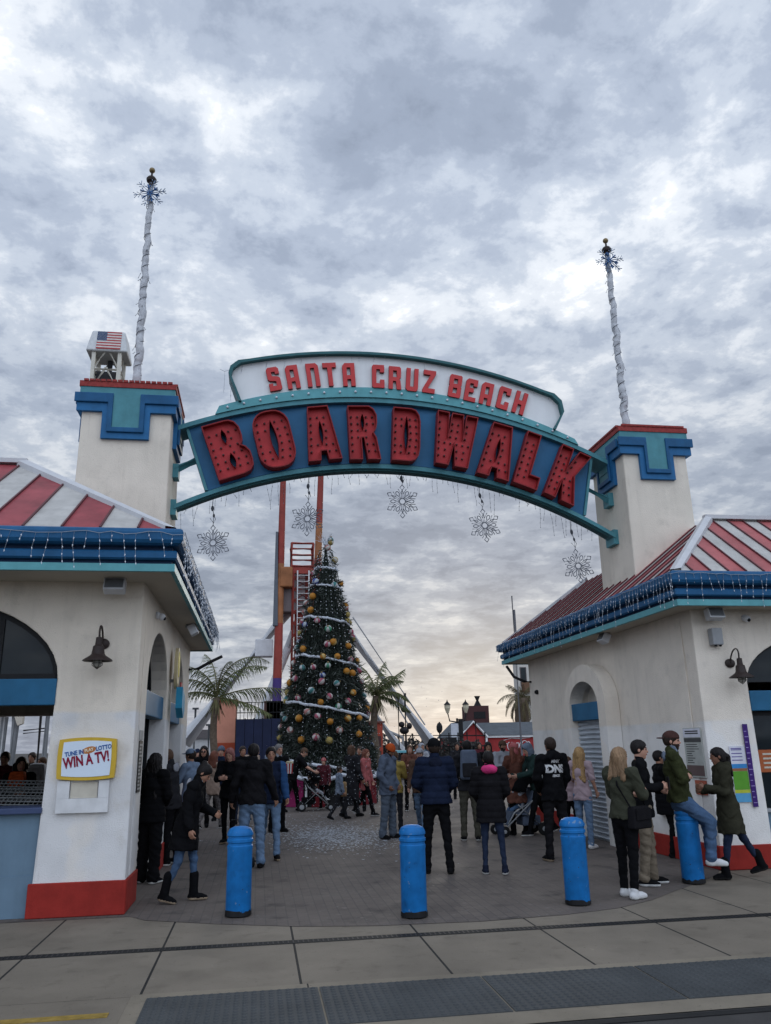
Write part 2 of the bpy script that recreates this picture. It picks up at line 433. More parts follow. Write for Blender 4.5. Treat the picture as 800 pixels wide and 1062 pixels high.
def concrete_mat(name, base, joints=None, jw=0.010):
    ma = mat(name, base, 0.85, 0.16, 1.1, 0.25, 120)
    t, b = nodes_of(ma)
    tc_ = t.nodes.new('ShaderNodeTexCoord')
    last = b.inputs['Base Color'].links[0].from_socket
    for sc, lo, hi, colr, amt in ((5, 0.58, 0.75, 0.62, 0.7), (0.5, 0.5, 0.75, 1.25, 0.7), (30, 0.66, 0.72, 0.45, 0.6), (14, 0.70, 0.75, 1.5, 0.5), (1.3, .52, .74, .62, .55), (44, .70, .72, .30, .75), (0.9, .60, .63, 1.22, .35)):
        n = t.nodes.new('ShaderNodeTexNoise'); n.inputs['Scale'].default_value = sc; n.inputs['Detail'].default_value = 5
        t.links.new(tc_.outputs['Object'], n.inputs[0])
        r = t.nodes.new('ShaderNodeMapRange'); r.inputs['From Min'].default_value = lo; r.inputs['From Max'].default_value = hi; r.inputs['To Max'].default_value = amt
        t.links.new(n.outputs[0], r.inputs[0])
        x = t.nodes.new('ShaderNodeMix'); x.data_type = 'RGBA'; t.links.new(r.outputs[0], x.inputs['Factor']); t.links.new(last, x.inputs['A'])
        x.inputs['B'].default_value = (*[c*colr for c in base], 1); last = x.outputs['Result']
    if joints:
        s = t.nodes.new('ShaderNodeSeparateXYZ'); t.links.new(tc_.outputs['Object'], s.inputs[0])
        x0, sp = joints
        a = t.nodes.new('ShaderNodeMath'); a.operation = 'SUBTRACT'; a.inputs[1].default_value = x0; t.links.new(s.outputs['X'], a.inputs[0])
        p = t.nodes.new('ShaderNodeMath'); p.operation = 'PINGPONG'; p.inputs[1].default_value = sp/2; t.links.new(a.outputs[0], p.inputs[0])
        lt = t.nodes.new('ShaderNodeMath'); lt.operation = 'LESS_THAN'; lt.inputs[1].default_value = jw; t.links.new(p.outputs[0], lt.inputs[0])
        x = t.nodes.new('ShaderNodeMix'); x.data_type = 'RGBA'; t.links.new(lt.outputs[0], x.inputs['Factor']); t.links.new(last, x.inputs['A'])
        x.inputs['B'].default_value = (0.022, 0.021, 0.02, 1); last = x.outputs['Result']
    t.links.new(last, b.inputs['Base Color'])
    return ma

asphalt = mat('asphalt', (0.055, 0.052, 0.05), 0.9, 0.2, 3, 0.4, 150)
MB().quad((-900, -900, 0), (900, -900, 0), (900, 900, 0), (-900, 900, 0)).build('ground', asphalt)['kind'] = 'structure'
conc = concrete_mat('pavement_concrete', (0.175, 0.150, 0.118), (-1.95, 1.152))
o = MB().quad((-30, 6.66, .004), (30, 6.66, .004), (30, 11.6, .004), (-30, 11.6, .004)).build('pavement', conc); o['kind'] = 'structure'
conc2 = concrete_mat('kerb_concrete', (0.20, 0.172, 0.132), (0.4, 4.7), 0.006)
o = MB().quad((-0.86, 5.50, .006), (14, 5.50, .006), (14, 6.70, .006), (-0.86, 6.70, .006)).build('kerb_strip', conc2); o['kind'] = 'structure'
o = MB().quad((-30, 2, .004), (-0.862, 2, .004), (-0.862, 6.655, .004), (-30, 6.655, .004)).build('side_pavement', concrete_mat('side_concrete', (0.18, 0.154, 0.121))); o['kind'] = 'structure'
o = MB().bx(-12, -0.95, 6.22, 6.31, .004, .009).build('yellow_line', mat('yellow_line', (0.26, 0.175, 0.04), 0.8, 0.35, 14)); o['kind'] = 'structure'
# drain slot: a shallow dark grating set in the concrete
mb = MB(); mb.bx(-30, 30, 7.99, 8.12, .004, .0075, 0)
x = -6.0
while x < 12:
    mb.bx(x, x+0.012, 8.0, 8.11, .0076, .0105, 1); x += 0.045
o = mb.build('drain_channel', [mat('drain_dark', (0.018, 0.018, 0.018), 0.8), mat('drain_iron', (0.026, 0.025, 0.025), 0.6)], fix=False); o['kind'] = 'structure'
o = MB().bx(-0.86, 14, 5.40, 5.47, .002, .0065).build('gutter_slot', mat('drain_dark', (0.018,)*3)); o['kind'] = 'structure'
# tactile plates with their domes
tact = mat('tactile_grey', (0.054, 0.058, 0.060), 0.75, 0.18, 2.0, 0.1, 80)
mb = MB()
for k in range(0, 9):
    x0 = -0.74+k*1.22
    mb.bx(x0, x0+1.205, 5.74, 6.575, .006, .012)
    nx = 20
    for i in range(nx):
        for j in range(14):
            cx_, cy_ = x0+0.03+i*0.06, 5.77+j*0.06
            if cx_ > x0+1.19: continue
            if cx_ < 6.5: mb.lathe([(0.022, .0121), (0.012, .018)], (cx_, cy_, 0), 6)
o = mb.build('tactile_paving', tact, fix=False); o['kind'] = 'structure'
pav = paver_mat()
edge = [(-60, 9.75), (-1.3, 9.62), (-1.12, 9.38), (-0.4, 9.02), (0.43, 8.68), (1.2, 8.52), (2.22, 8.46), (3.1, 8.55), (3.74, 8.72), (4.3, 9.05), (4.79, 9.48), (5.4, 9.98), (5.87, 10.4), (6.1, 10.75), (60, 11.0)]
mb = MB(); mb.add([(a, b, .008) for a, b in edge]+[(60, 90, .008), (-60, 90, .008)], [tuple(range(len(edge)+2))])
o = mb.build('boardwalk_paving', pav); o['kind'] = 'structure'
# foam snow lying on the boardwalk, and flakes still in the air in front of the tree
snow_m = mat('foam_snow', (0.42, 0.44, 0.47), 0.8, 0.1)
mb = MB(); rnd = random.Random(11)
for i in range(6500):
    if i % 8 == 4: x, y = rnd.gauss(0.7, .9), rnd.gauss(19.3, 1.9)
    else: x, y = rnd.gauss(1.55, 0.58), rnd.gauss(16.7, 1.1)
    s_ = rnd.uniform(.004, .022)*rnd.choice((.6, 1, 1.4)); a = rnd.random()*6.28; e = rnd.uniform(.5, 1)
    vs = [(x+s_*math.cos(a+t), y+1.3*s_*e*math.sin(a+t), .0085+(.002 if t else .004)) for t in (0, 1.2, 2.4, 3.6, 5)]
    mb.add(vs, [(0, 1, 2, 3, 4)])
o = mb.build('snow', snow_m, fix=False); tag(o, 'thin patch of white foam snow lying on the paving before the tree', 'snow', kind='stuff')
mb = MB()
for i in range(800):
    x, y, z = rnd.gauss(2.4, 1.0), rnd.uniform(17, 23), min(3.0, abs(rnd.gauss(0, 1.1))+.15)
    mb.ball((x, y, z), rnd.uniform(.004, .009), 4)
o = mb.build('falling_snow', snow_m, fix=False); tag(o, 'loose white foam flakes drifting in the air before the tree', 'snow', kind='stuff')

# ------------------------------------------------------------------ kiosk buildings
def sweep_rect(mb, rect, prof):
    """prof: list of (outset, z, material); quads between successive profile points, mitred at the four corners"""
    x0, x1, y0, y1 = rect
    for (o0, z0, m0), (o1, z1, _) in zip(prof, prof[1:]):
        A = [(x0-o0, y0-o0, z0), (x1+o0, y0-o0, z0), (x1+o0, y1+o0, z0), (x0-o0, y1+o0, z0)]
        B = [(x0-o1, y0-o1, z1), (x1+o1, y0-o1, z1), (x1+o1, y1+o1, z1), (x0-o1, y1+o1, z1)]
        for i in range(4):
            j = (i+1) % 4; mb.quad(A[i], A[j], B[j], B[i], m0)
def cornice(parent, rect, ze):
    prof = [(-.05, 0, 0), (.0, 0, 0), (.0, .085, 1), (-.04, .09, 1), (-.04, .125, 2), (.0, .13, 2), (.02, .15, 2), (.02, .215, 2), (.0, .235, 1), (-.04, .24, 1), (-.04, .285, 2), (.03, .29, 2), (.065, .31, 2), (.085, .345, 2), (.085, .43, 2), (.07, .465, 2), (.03, .485, 2), (-.35, .495, 2)]
    mb = MB(); sweep_rect(mb, rect, [(o_, ze+z, m_) for o_, z, m_ in prof])
    o = mb.build('cornice', [teal_l, groove, blue_m], parent); return o
def hip_roof(parent, rect, zb, slope, T, sp, stripe, first):
    x0, x1, y0, y1 = rect; mats = [stripe, roof_white, roof_rib, cap_grey]
    mb = MB()
    def side(A, B, inward):
        A, B, I = Vector(A), Vector(B), Vector(inward); L_ = (B-A).length; D = (B-A).normalized(); n = int(math.ceil(L_/sp)); i = 0
        up = lambda s, t: A+D*s+I*t+Vector((0, 0, slope*t))
        h = lambda s: max(0, min(T, s, L_-s))
        for i in range(n):
            s0, s1 = i*sp, min(L_, (i+1)*sp)
            cuts = sorted(set([s0, s1]+[q for q in (T, L_-T) if s0 < q < s1]))
            for c0, c1 in zip(cuts, cuts[1:]):
                mb.quad(up(c0, 0), up(c1, 0), up(c1, h(c1)), up(c0, h(c0)), (i+first) % 2)
            if i:
                hh = h(s0)
                if hh > .08:
                    nrm = D.cross(I+Vector((0, 0, slope))).normalized()
                    if nrm.z < 0: nrm = -nrm
                    a0, a1 = up(s0, .0), up(s0, hh-.03)
                    w_ = D*.010; e = nrm*.022
                    mb.add([a0-w_, a0+w_, a1+w_, a1-w_, a0-w_+e, a0+w_+e, a1+w_+e, a1-w_+e], [(4, 5, 6, 7), (0, 1, 5, 4), (1, 2, 6, 5), (2, 3, 7, 6), (3, 0, 4, 7)], 2)
    return mb, side, mats
def make_roof(parent, rect, zb, slope, T, sp, stripe, first, inner_corner):
    x0, x1, y0, y1 = rect
    mb, side, mats = hip_roof(parent, rect, zb, slope, T, sp, stripe, first)
    if inner_corner == 'right':      # the passage lies on the +X side: count stripes from that corner
        side((x1, y0, zb), (x0, y0, zb), (0, 1, 0)); side((x1, y0, zb), (x1, y1, zb), (-1, 0, 0))
        side((x0, y1, zb), (x1, y1, zb), (0, -1, 0)); side((x0, y0, zb), (x0, y1, zb), (1, 0, 0))
    else:
        side((x0, y0, zb), (x1, y0, zb), (0, 1, 0)); side((x0, y0, zb), (x0, y1, zb), (1, 0, 0))
        side((x0, y1, zb), (x1, y1, zb), (0, -1, 0)); side((x1, y0, zb), (x1, y1, zb), (-1, 0, 0))
    zt = zb+slope*T
    mb.quad((x0+T, y0+T, zt), (x1-T, y0+T, zt), (x1-T, y1-T, zt), (x0+T, y1-T, zt), 3)
    for cx_, sx in ((x0, 1), (x1, -1)):
        for cy_, sy in ((y0, 1), (y1, -1)):
            a = Vector((cx_, cy_, zb)); b = Vector((cx_+sx*T, cy_+sy*T, zt)); wv = .08; e = Vector((0, 0, .045))
            a1, a2 = a+Vector((sx*wv*1.4, 0, .0)), a+Vector((0, sy*wv*1.4, .0))
            b1, b2 = b+Vector((sx*wv*.7, -sy*wv*.7, 0)), b+Vector((-sx*wv*.7, sy*wv*.7, 0))
            a0 = a+e*.6; b0 = b+e*1.3
            mb.add([a0, a1+e, b1+e, b0+e, a2+e, b2+e, a1-e, b1-e, a2-e, b2-e], [(0, 1, 2, 3), (0, 3, 5, 4), (1, 6, 7, 2), (4, 5, 9, 8)], 3)
    mb.bx(x0+T-.08, x1-T+.08, y0+T-.08, y0+T+.02, zt+.005, zt+.07, 3)
    return mb.build('roof', mats, parent, fix=False)

# ---- left kiosk
LK = wthing('ticket_booth', 'cream stucco ticket kiosk with red and white striped hip roof, counter opening and prize notice', 'building', (-1.36, 9.78, 0))
XL, YL = -1.395, 9.76
LR = (-9.5, -0.97, 9.0, 16.9)
mb = MB()
ox, rx_ = -3.95, 1.66
arch = arc_pts(ox, 2.5, rx_, .95, 180, 0, 22)
outl = [(-8.6, 0), (-8.6, 3.66), (XL, 3.66), (XL, 0), (ox+rx_-.075, 0)]+list(reversed(arch))+[(ox-rx_, 0)]
mb.prism([outl], lambda u, v: (u, YL, v), (0, .34, 0))
def arch_hole(c, hw, zs, rise, z0): return [(c-hw, z0)]+[(c-hw, zs)]+arc_pts(c, zs, hw, rise, 180, 0, 18)[1:-1]+[(c+hw, zs), (c+hw, z0)]
side = [(YL+.34, 0), (YL+.34, 3.66), (16.6, 3.66), (16.6, 0)]
a1, a2 = arch_hole(11.72, 1.15, 2.42, .84, 0), arch_hole(14.5, 1.03, 2.42, .84, 0)
so_ = [(YL+.34, 0), (YL+.34, 3.66), (16.6, 3.66), (16.6, 0)]+list(reversed(a2))+list(reversed(a1))
mb.prism([so_], lambda u, v: (XL, u, v), (-.34, 0, 0))
bk = [(-8.6, 0), (-8.6, 3.66), (XL-.34, 3.66), (XL-.34, 0), (-2.1, 0), (-2.1, 2.35), (-7.4, 2.35), (-7.4, 0)]
mb.prism([bk], lambda u, v: (u, 16.26, v), (0, .34, 0))
mb.bx(-8.94, -8.601, YL, 16.6, 0, 3.66)
bevel(mb.build('wall', stucco_l, LK), .02, 2)
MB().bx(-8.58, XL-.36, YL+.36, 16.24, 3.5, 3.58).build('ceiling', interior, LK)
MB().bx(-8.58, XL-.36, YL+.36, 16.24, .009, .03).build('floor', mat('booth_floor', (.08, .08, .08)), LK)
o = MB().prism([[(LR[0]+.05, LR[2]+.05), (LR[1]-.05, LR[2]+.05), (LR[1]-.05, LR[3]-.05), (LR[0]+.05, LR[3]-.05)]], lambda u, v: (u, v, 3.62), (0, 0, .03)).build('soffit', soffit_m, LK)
cornice(LK, LR, 3.6)
make_roof(LK, (LR[0]+.02, LR[1]-.02, LR[2]+.02, LR[3]-.02), 4.088, .64, 2.45, .41, roof_red, 0, 'right')
mb = MB()
for x0, x1, y0, y1 in ((ox+rx_-.10, XL+.02, YL-.03, YL+.005), (XL-.01, XL+.02, YL+.006, 10.57), (XL-.01, XL+.02, 12.87, 13.47), (XL-.01, XL+.02, 15.53, 16.635)):
    bevel(MB().bx(x0, x1, y0, y1, .009, .35).build('plinth', red_plinth, LK), .008, 1)
# big front opening: fanlight glazing, blue beam, counter
fl = MB(); arc_i = arc_pts(ox, 2.52, rx_-.075, .87, 0, 180, 22)
fl.prism([arc_pts(ox, 2.515, rx_-.004, .945, 0, 180, 22), list(reversed(arc_i))], lambda u, v: (u, YL+.13, v), (0, .07, 0))
fl.bx(-3.02, -2.96, YL+.14, YL+.19, 2.56, 3.24); fl.bx(-4.6, -4.54, YL+.14, YL+.19, 2.56, 3.3); fl.bx(ox-rx_+.05, ox+rx_-.05, YL+.12, YL+.2, 2.5, 2.565)
wf = fl.build('fanlight', black, LK)
MB().prism([arc_i], lambda u, v: (u, YL+.16, v), (0, .01, 0)).build('pane', glass_d, wf)
bevel(MB().bx(ox-rx_+.0, ox+rx_-.0, YL-.012, YL+.12, 2.205, 2.498).build('beam', band_blue, LK), .012)
cn = MB().bx(ox-rx_+.01, ox+rx_-.06, YL+.06, YL+.30, .009, 1.05).bx(ox-rx_+.01, ox+rx_-.062, YL+.046, YL+.06, .009, .42).build('counter', counter_b, LK)
bevel(MB().bx(ox-rx_+.01, ox+rx_-.03, YL-.02, YL+.5, 1.052, 1.115).build('ledge', ledge_b, cn), .01)
# passage-side windows under their own arches
for yc, hw in ((11.72, 1.15), (14.5, 1.03)):
    f_ = MB(); X0 = XL-.24
    f_.prism([arc_pts(yc, 2.42, hw-.006, .83, 0, 180, 18), list(reversed(arc_pts(yc, 2.44, hw-.08, .75, 0, 180, 18)))], lambda u, v: (X0, u, v), (-.05, 0, 0))
    for q in (-.35, .35): f_.bx(X0-.05, X0-.005, yc+q-.03, yc+q+.03, .95, 3.05)
    f_.bx(X0-.05, X0-.002, yc-hw+.01, yc-hw+.07, .95, 2.2); f_.bx(X0-.05, X0-.002, yc+hw-.07, yc+hw-.01, .95, 2.2)
    w_ = f_.build('window', black, LK)
    MB().prism([[(yc-hw+.01, .96), (yc+hw-.01, .96), (yc+hw-.01, 2.42)]+arc_pts(yc, 2.42, hw-.02, .80, 0, 180, 18)[1:-1]+[(yc-hw+.01, 2.42)]], lambda u, v: (X0-.03, u, v), (-.01, 0, 0)).build('pane', glass_d, w_)
    bevel(MB().bx(XL-.24, XL-.05, yc-hw+.002, yc+hw-.002, 2.13, 2.45).build('beam', band_blue, LK), .012)
    MB().bx(XL-.30, XL-.2, yc-hw+.004, yc+hw-.004, .009, .95).build('sill_wall', stucco_l, LK)

# ---- right kiosk
XR, YR = 6.12, 10.7
RK = wthing('arcade_kiosk', 'cream stucco corner kiosk with pink striped roof, shuttered side arch and price notices', 'building', (XR, YR, 0))
RR = (5.66, 15.5, 10.2, 18.6)
mb = MB()
ox2, rx2 = 8.32, 1.46
outl = [(14.4, 0), (14.4, 3.52), (XR, 3.52), (XR, 0), (ox2-rx2+.04, 0)]+arc_pts(ox2, 2.44, rx2, .72, 180, 0, 22)+[(ox2+rx2, 0)]
mb.prism([outl], lambda u, v: (u, YR, v), (0, .34, 0))
nich = arch_hole(14.33, .70, 2.36, .42, 0)
sd = [(YR+.34, 0), (YR+.34, 3.52), (18.05, 3.52), (18.05, 0)]+list(reversed(nich))
mb.prism([sd], lambda u, v: (XR, u, v), (.34, 0, 0))
mb.bx(XR+.34, 14.4, 17.71, 18.05, 0, 3.52); mb.bx(14.401, 14.7, YR, 18.05, 0, 3.52)
bevel(mb.build('wall', stucco_r, RK), .02, 2)
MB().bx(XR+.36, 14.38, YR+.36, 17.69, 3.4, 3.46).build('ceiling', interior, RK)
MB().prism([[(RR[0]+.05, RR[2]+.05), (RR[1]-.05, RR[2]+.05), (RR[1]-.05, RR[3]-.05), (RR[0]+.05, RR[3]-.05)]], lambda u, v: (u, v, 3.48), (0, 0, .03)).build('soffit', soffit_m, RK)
cornice(RK, RR, 3.46)
make_roof(RK, (RR[0]+.02, RR[1]-.02, RR[2]+.02, RR[3]-.02), 3.948, .765, 1.6, .275, roof_red_skylit, 1, 'left')
# projecting arch round the shutter
osur = [(13.36, 0)]+[(13.36, 2.30)]+arc_pts(14.29, 2.30, .93, .74, 180, 0, 22)[1:-1]+[(15.22, 2.30), (15.22, 0)]
isur = [(13.67, 0), (13.67, 2.30)]+arc_pts(14.33, 2.30, .66, .44, 180, 0, 18)[1:-1]+[(14.99, 2.30), (14.99, 0)]
bevel(MB().prism([osur+list(reversed(isur))], lambda u, v: (XR-.27, u, v), (.262, 0, 0)).build('arch_surround', stucco_r, RK), .025, 3)
MB().prism([[(13.6, 2.35), (15.06, 2.35), (15.06, 2.5)]+arc_pts(14.33, 2.5, .68, .3, 0, 180, 12)+[(13.6, 2.5)]], lambda u, v: (XR+.12, u, v), (.03, 0, 0)).build('tympanum', stucco_r, RK)
bevel(MB().bx(XR-.235, XR+.1, 13.675, 14.985, 2.05, 2.36).build('beam', band_blue, RK), .012)
mb = MB(); z = .02
while z < 2.06:
    mb.tube([(XR-.10, 13.675, z+.04), (XR-.10, 14.985, z+.04)], .039, 8); z += .084
mb.bx(XR-.095, XR-.06, 13.675, 14.985, .01, 2.06)
mb.build('roller_shutter', mat('shutter_grey', (0.50, 0.54, 0.58), 0.45, .08, 5, metal=0.2), RK, smooth=False)
mb = MB()
for x0, x1, y0, y1 in ((XR-.035, ox2-rx2+.03, YR-.035, YR+.005), (XR-.035, XR+.01, YR+.006, 13.345), (XR-.035, XR+.01, 15.235, 18.08)):
    bevel(MB().bx(x0, x1, y0, y1, .009, .31).build('plinth', red_plinth, RK), .008, 1)
fl = MB(); arc_i = arc_pts(ox2, 2.46, rx2-.075, .66, 0, 180, 22)
fl.prism([arc_pts(ox2, 2.455, rx2-.004, .70, 0, 180, 22), list(reversed(arc_i))], lambda u, v: (u, YR+.13, v), (0, .07, 0))
for q in (ox2-rx2+.01, 7.9, 9.0): fl.bx(q, q+.06, YR+.13, YR+.19, .7, 2.05)
fl.bx(ox2-rx2+.01, ox2+rx2-.01, YR+.125, YR+.195, 1.99, 2.05)
wf = fl.build('fanlight', black, RK)
MB().prism([arc_i], lambda u, v: (u, YR+.16, v), (0, .01, 0)).build('pane', glass_d, wf)
MB().bx(ox2-rx2+.03, ox2+rx2-.03, YR+.16, YR+.17, .72, 1.995).build('pane', glass_d, wf)
bevel(MB().bx(ox2-rx2+.002, ox2+rx2-.002, YR-.012, YR+.12, 2.052, 2.33).build('beam', band_blue, RK), .012)
cn = MB().bx(ox2-rx2+.05, ox2+rx2-.01, YR+.08, YR+.30, .009, .70).build('counter', counter_b, RK)
bevel(MB().bx(ox2-rx2+.03, ox2+rx2-.01, YR+.02, YR+.14, .702, .75).build('ledge', grey_m, cn), .01)

# ------------------------------------------------------------------ gate towers
def tower(label, xin, sgn, y0, y1, zt, zb, wdt):
    """sgn: direction of the tower's outer side; xin: inner face; zt: top of the cornice"""
    xo = xin+sgn*wdt; x0, x1 = min(xin, xo), max(xin, xo)
    T = wthing('gate_tower', label, 'tower', ((x0+x1)/2, (y0+y1)/2, zb), 'pair of towers carrying the gateway sign')
    t_ = .018
    mb = MB(); vs = [(x0-t_, y0-t_, zb), (x1+t_, y0-t_, zb), (x1+t_, y1+t_, zb), (x0-t_, y1+t_, zb), (x0, y0, zt+.1), (x1, y0, zt+.1), (x1, y1, zt+.1), (x0, y1, zt+.1)]
    mb.add(vs, [(0, 1, 5, 4), (1, 2, 6, 5), (2, 3, 7, 6), (3, 0, 4, 7), (4, 5, 6, 7)])
    bevel(mb.build('wall', stucco_t, T), .03, 3)
    tl = MB(); tl.bx(x0-.045, x1+.045, y0-.045, y1+.045, zt-.02, zt+.125)
    lo, hi = MB(), MB()
    faces = [(Vector((x0, y0, 0)), Vector((1, 0, 0)), Vector((0, -1, 0)), x1-x0), (Vector((x1, y1, 0)), Vector((-1, 0, 0)), Vector((0, 1, 0)), x1-x0),
             (Vector((x0, y1, 0)), Vector((0, -1, 0)), Vector((-1, 0, 0)), y1-y0), (Vector((x1, y0, 0)), Vector((0, 1, 0)), Vector((1, 0, 0)), y1-y0)]
    for k, (O, U, Nn, W) in enumerate(faces):
        e1, e2 = (.075, .11) if k < 2 else (-.002, -.002)
        def pr(mbx, pts, d0, d1):
            mbx.prism([pts], lambda u, v: O+U*u+Nn*d0+Vector((0, 0, v)), Nn*(d1-d0))
        c = W/2; uw, ui = .38*W/1.43, .215*W/1.43
        ztc, zc, zu, zu2, zu3 = zt, zt-.30, zt-.76, zt-.66, zt-.58
        # lower, lighter step of the moulding
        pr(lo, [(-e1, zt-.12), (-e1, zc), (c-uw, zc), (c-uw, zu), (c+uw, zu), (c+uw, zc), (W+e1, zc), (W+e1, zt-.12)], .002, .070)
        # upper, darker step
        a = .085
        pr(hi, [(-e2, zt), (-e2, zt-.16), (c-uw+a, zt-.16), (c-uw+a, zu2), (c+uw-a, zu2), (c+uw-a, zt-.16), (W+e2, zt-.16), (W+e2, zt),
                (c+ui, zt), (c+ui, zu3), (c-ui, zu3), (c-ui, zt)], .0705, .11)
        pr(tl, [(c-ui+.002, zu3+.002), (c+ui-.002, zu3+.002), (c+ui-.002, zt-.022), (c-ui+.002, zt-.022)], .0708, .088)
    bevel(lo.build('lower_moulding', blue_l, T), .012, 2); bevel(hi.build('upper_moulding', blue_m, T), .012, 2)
    tl.build('frieze', teal, T)
    cp = MB(); cp.bx(x0-.06, x1+.06, y0-.06, y1+.06, zt+.126, zt+.22)
    cp.bx(x0+.10, x1-.10, y0+.10, y1-.10, zt+.2205, zt+.29)
    for i in range(16):
        for (ya) in (y0-.05, y1+.05): cp.box((x0+.04+(x1-x0-.08)*i/15, ya, zt+.235), (.07, .05, .035))
        for (xa) in (x0-.05, x1+.05): cp.box((xa, y0+.04+(y1-y0-.08)*i/15, zt+.235), (.05, .07, .035))
    cp.build('cap', cap_red, T)
    return T
tower('left gate tower, cream with blue stepped moulding, beside the flag-topped ride', -1.52, -1, 12.4, 13.75, 7.20, 3.7, 1.39)
tower('right gate tower, cream with blue stepped moulding, rising from the pink striped roof', 6.2, 1, 12.4, 13.72, 6.80, 3.7, 1.18)
# lead flashing where the right tower meets the roof is part of the roof
# ------------------------------------------------------------------ gateway sign
def circ(p1, p2, p3):
    (ax, ay), (bx_, by), (cx_, cy_) = p1, p2, p3
    d = 2*(ax*(by-cy_)+bx_*(cy_-ay)+cx_*(ay-by))
    ux = ((ax*ax+ay*ay)*(by-cy_)+(bx_*bx_+by*by)*(cy_-ay)+(cx_*cx_+cy_*cy_)*(ay-by))/d
    uy = ((ax*ax+ay*ay)*(cx_-bx_)+(bx_*bx_+by*by)*(ax-cx_)+(cx_*cx_+cy_*cy_)*(bx_-ax))/d
    r = math.hypot(ax-ux, ay-uy)
    return lambda x: uy+math.sqrt(max(0, r*r-(x-ux)**2))
YA = 12.9
def P2(px, py): q = onY(px, py, YA); return (q.x, q.z)
c_bot = circ(P2(177, 527), P2(400, 484), P2(633, 553))
c_top = circ(P2(190, 445), P2(385, 418), P2(621, 478))
c_band = circ(P2(224, 425), P2(385, 405), P2(590, 456))
PW = lambda px, py: (onY(px, py, YA-.2).x, onY(px, py, YA-.2).z-.05)
c_wht = circ(PW(240, 374), PW(388, 364), PW(578, 409))
lin = lambda a, b, n: [a+(b-a)*i/n for i in range(n+1)]
SIGN = wthing('gateway_sign', 'arched blue gateway sign with red BOARDWALK letters and white upper panel', 'sign', (2.35, 13.05, 5.0))
zxL, zxR = P2(196, 447)[0], P2(612, 478)[0]
bxL, bxR = P2(216, 509)[0], P2(604, 526)[0]
def strip_between(f0, f1, x0a, x1a, x0b, x1b, n=40):
    return [(x, f0(x)) for x in lin(x0a, x1a, n)]+[(x, f1(x)) for x in reversed(lin(x0b, x1b, n))]
fnA = lambda dy: (lambda u, v: (u, YA+dy, v))
bevel(MB().prism([strip_between(lambda x: c_bot(x)+.05, lambda x: c_top(x)-.03, bxL, bxR, zxL, zxR)], fnA(0), (0, .21, 0)).build('sign_face', panel_blue, SIGN), .01, 1)
# rails: upper and lower chords run on to the towers
xT0, xT1 = -1.45, 6.13
def chord(f, off, h, y0, y1, x0, x1, name, material, n=44):
    pts = [(x, f(x)+off) for x in lin(x0, x1, n)]+[(x, f(x)+off+h) for x in reversed(lin(x0, x1, n))]
    return bevel(MB().prism([pts], lambda u, v: (u, y0, v), (0, y1-y0, 0)).build(name, material, SIGN), .012, 1)
chord(c_top, -.03, .085, YA-.10, YA+.44, xT0, xT1, 'upper_chord', teal)
chord(c_bot, -.045, .075, YA-.04, YA+.25, xT0, xT1, 'lower_chord', teal)
chord(c_bot, -.070, .022, YA+.02, YA+.20, xT0+.1, xT1-.1, 'lower_rail', frame_teal)
# side edges of the blue box
for xa, xb in ((zxL, bxL), (zxR, bxR)):
    A = Vector((xa, YA+.17, c_top(xa)-.03)); B = Vector((xb, YA+.17, c_bot(xb)+.05)); s_ = -1 if xa < 2 else 1
    MB().add([A+Vector((s_*.05, -.20, 0)), A+Vector((s_*.002, -.20, 0)), B+Vector((s_*.002, -.20, 0)), B+Vector((s_*.05, -.20, 0)), A+Vector((s_*.05, .2, 0)), A+Vector((s_*.002, .2, 0)), B+Vector((s_*.002, .2, 0)), B+Vector((s_*.05, .2, 0))],
             [(0, 1, 2, 3), (4, 7, 6, 5), (0, 4, 5, 1), (1, 5, 6, 2), (2, 6, 7, 3), (3, 7, 4, 0)]).build('end_plate', teal, SIGN)
# mid struts and wall brackets
for (a, b, xw) in ((P2(177, 487), P2(206, 473), -1.47), (P2(634, 517), P2(609, 503), 6.15)):
    MB().tube([(a[0], YA+.10, a[1]), (b[0]+(.12 if xw < 0 else -.12), YA+.10, b[1]+.04)], .075, 4).build('strut', teal, SIGN)
for f, off in ((c_top, .01), (c_bot, -.0)):
    for xw, s_ in ((-1.475, 1), (6.155, -1)):
        MB().box((xw, YA+.15, f(xw)+off), (.11, .34, .26)).build('bracket', teal, SIGN)
for a, xw in ((P2(177, 487), -1.475), (P2(634, 517), 6.155)):
    MB().box((xw, YA+.15, a[1]), (.11, .24, .24)).build('bracket', teal, SIGN)
# teal band between the two panels, rounded ends, with lamps
bl, br_ = P2(224, 425)[0], P2(597, 458)[0]
bot = lambda x: c_top(x)+.056
top = lambda x: c_band(x)
pts = [(x, bot(x)) for x in lin(bl, br_, 40)]+[(x, top(x)) for x in reversed(lin(bl+.06, br_-.06, 40))]
bevel(MB().prism([pts], fnA(-.13), (0, .43, 0)).build('band', teal_l, SIGN), .02, 2)
for x in lin(bl+.2, br_-.2, 22): MB().ball((x, YA-.145, (bot(x)+top(x))/2), .022, 6).build('band_lamp', bulb_w, SIGN, smooth=True)
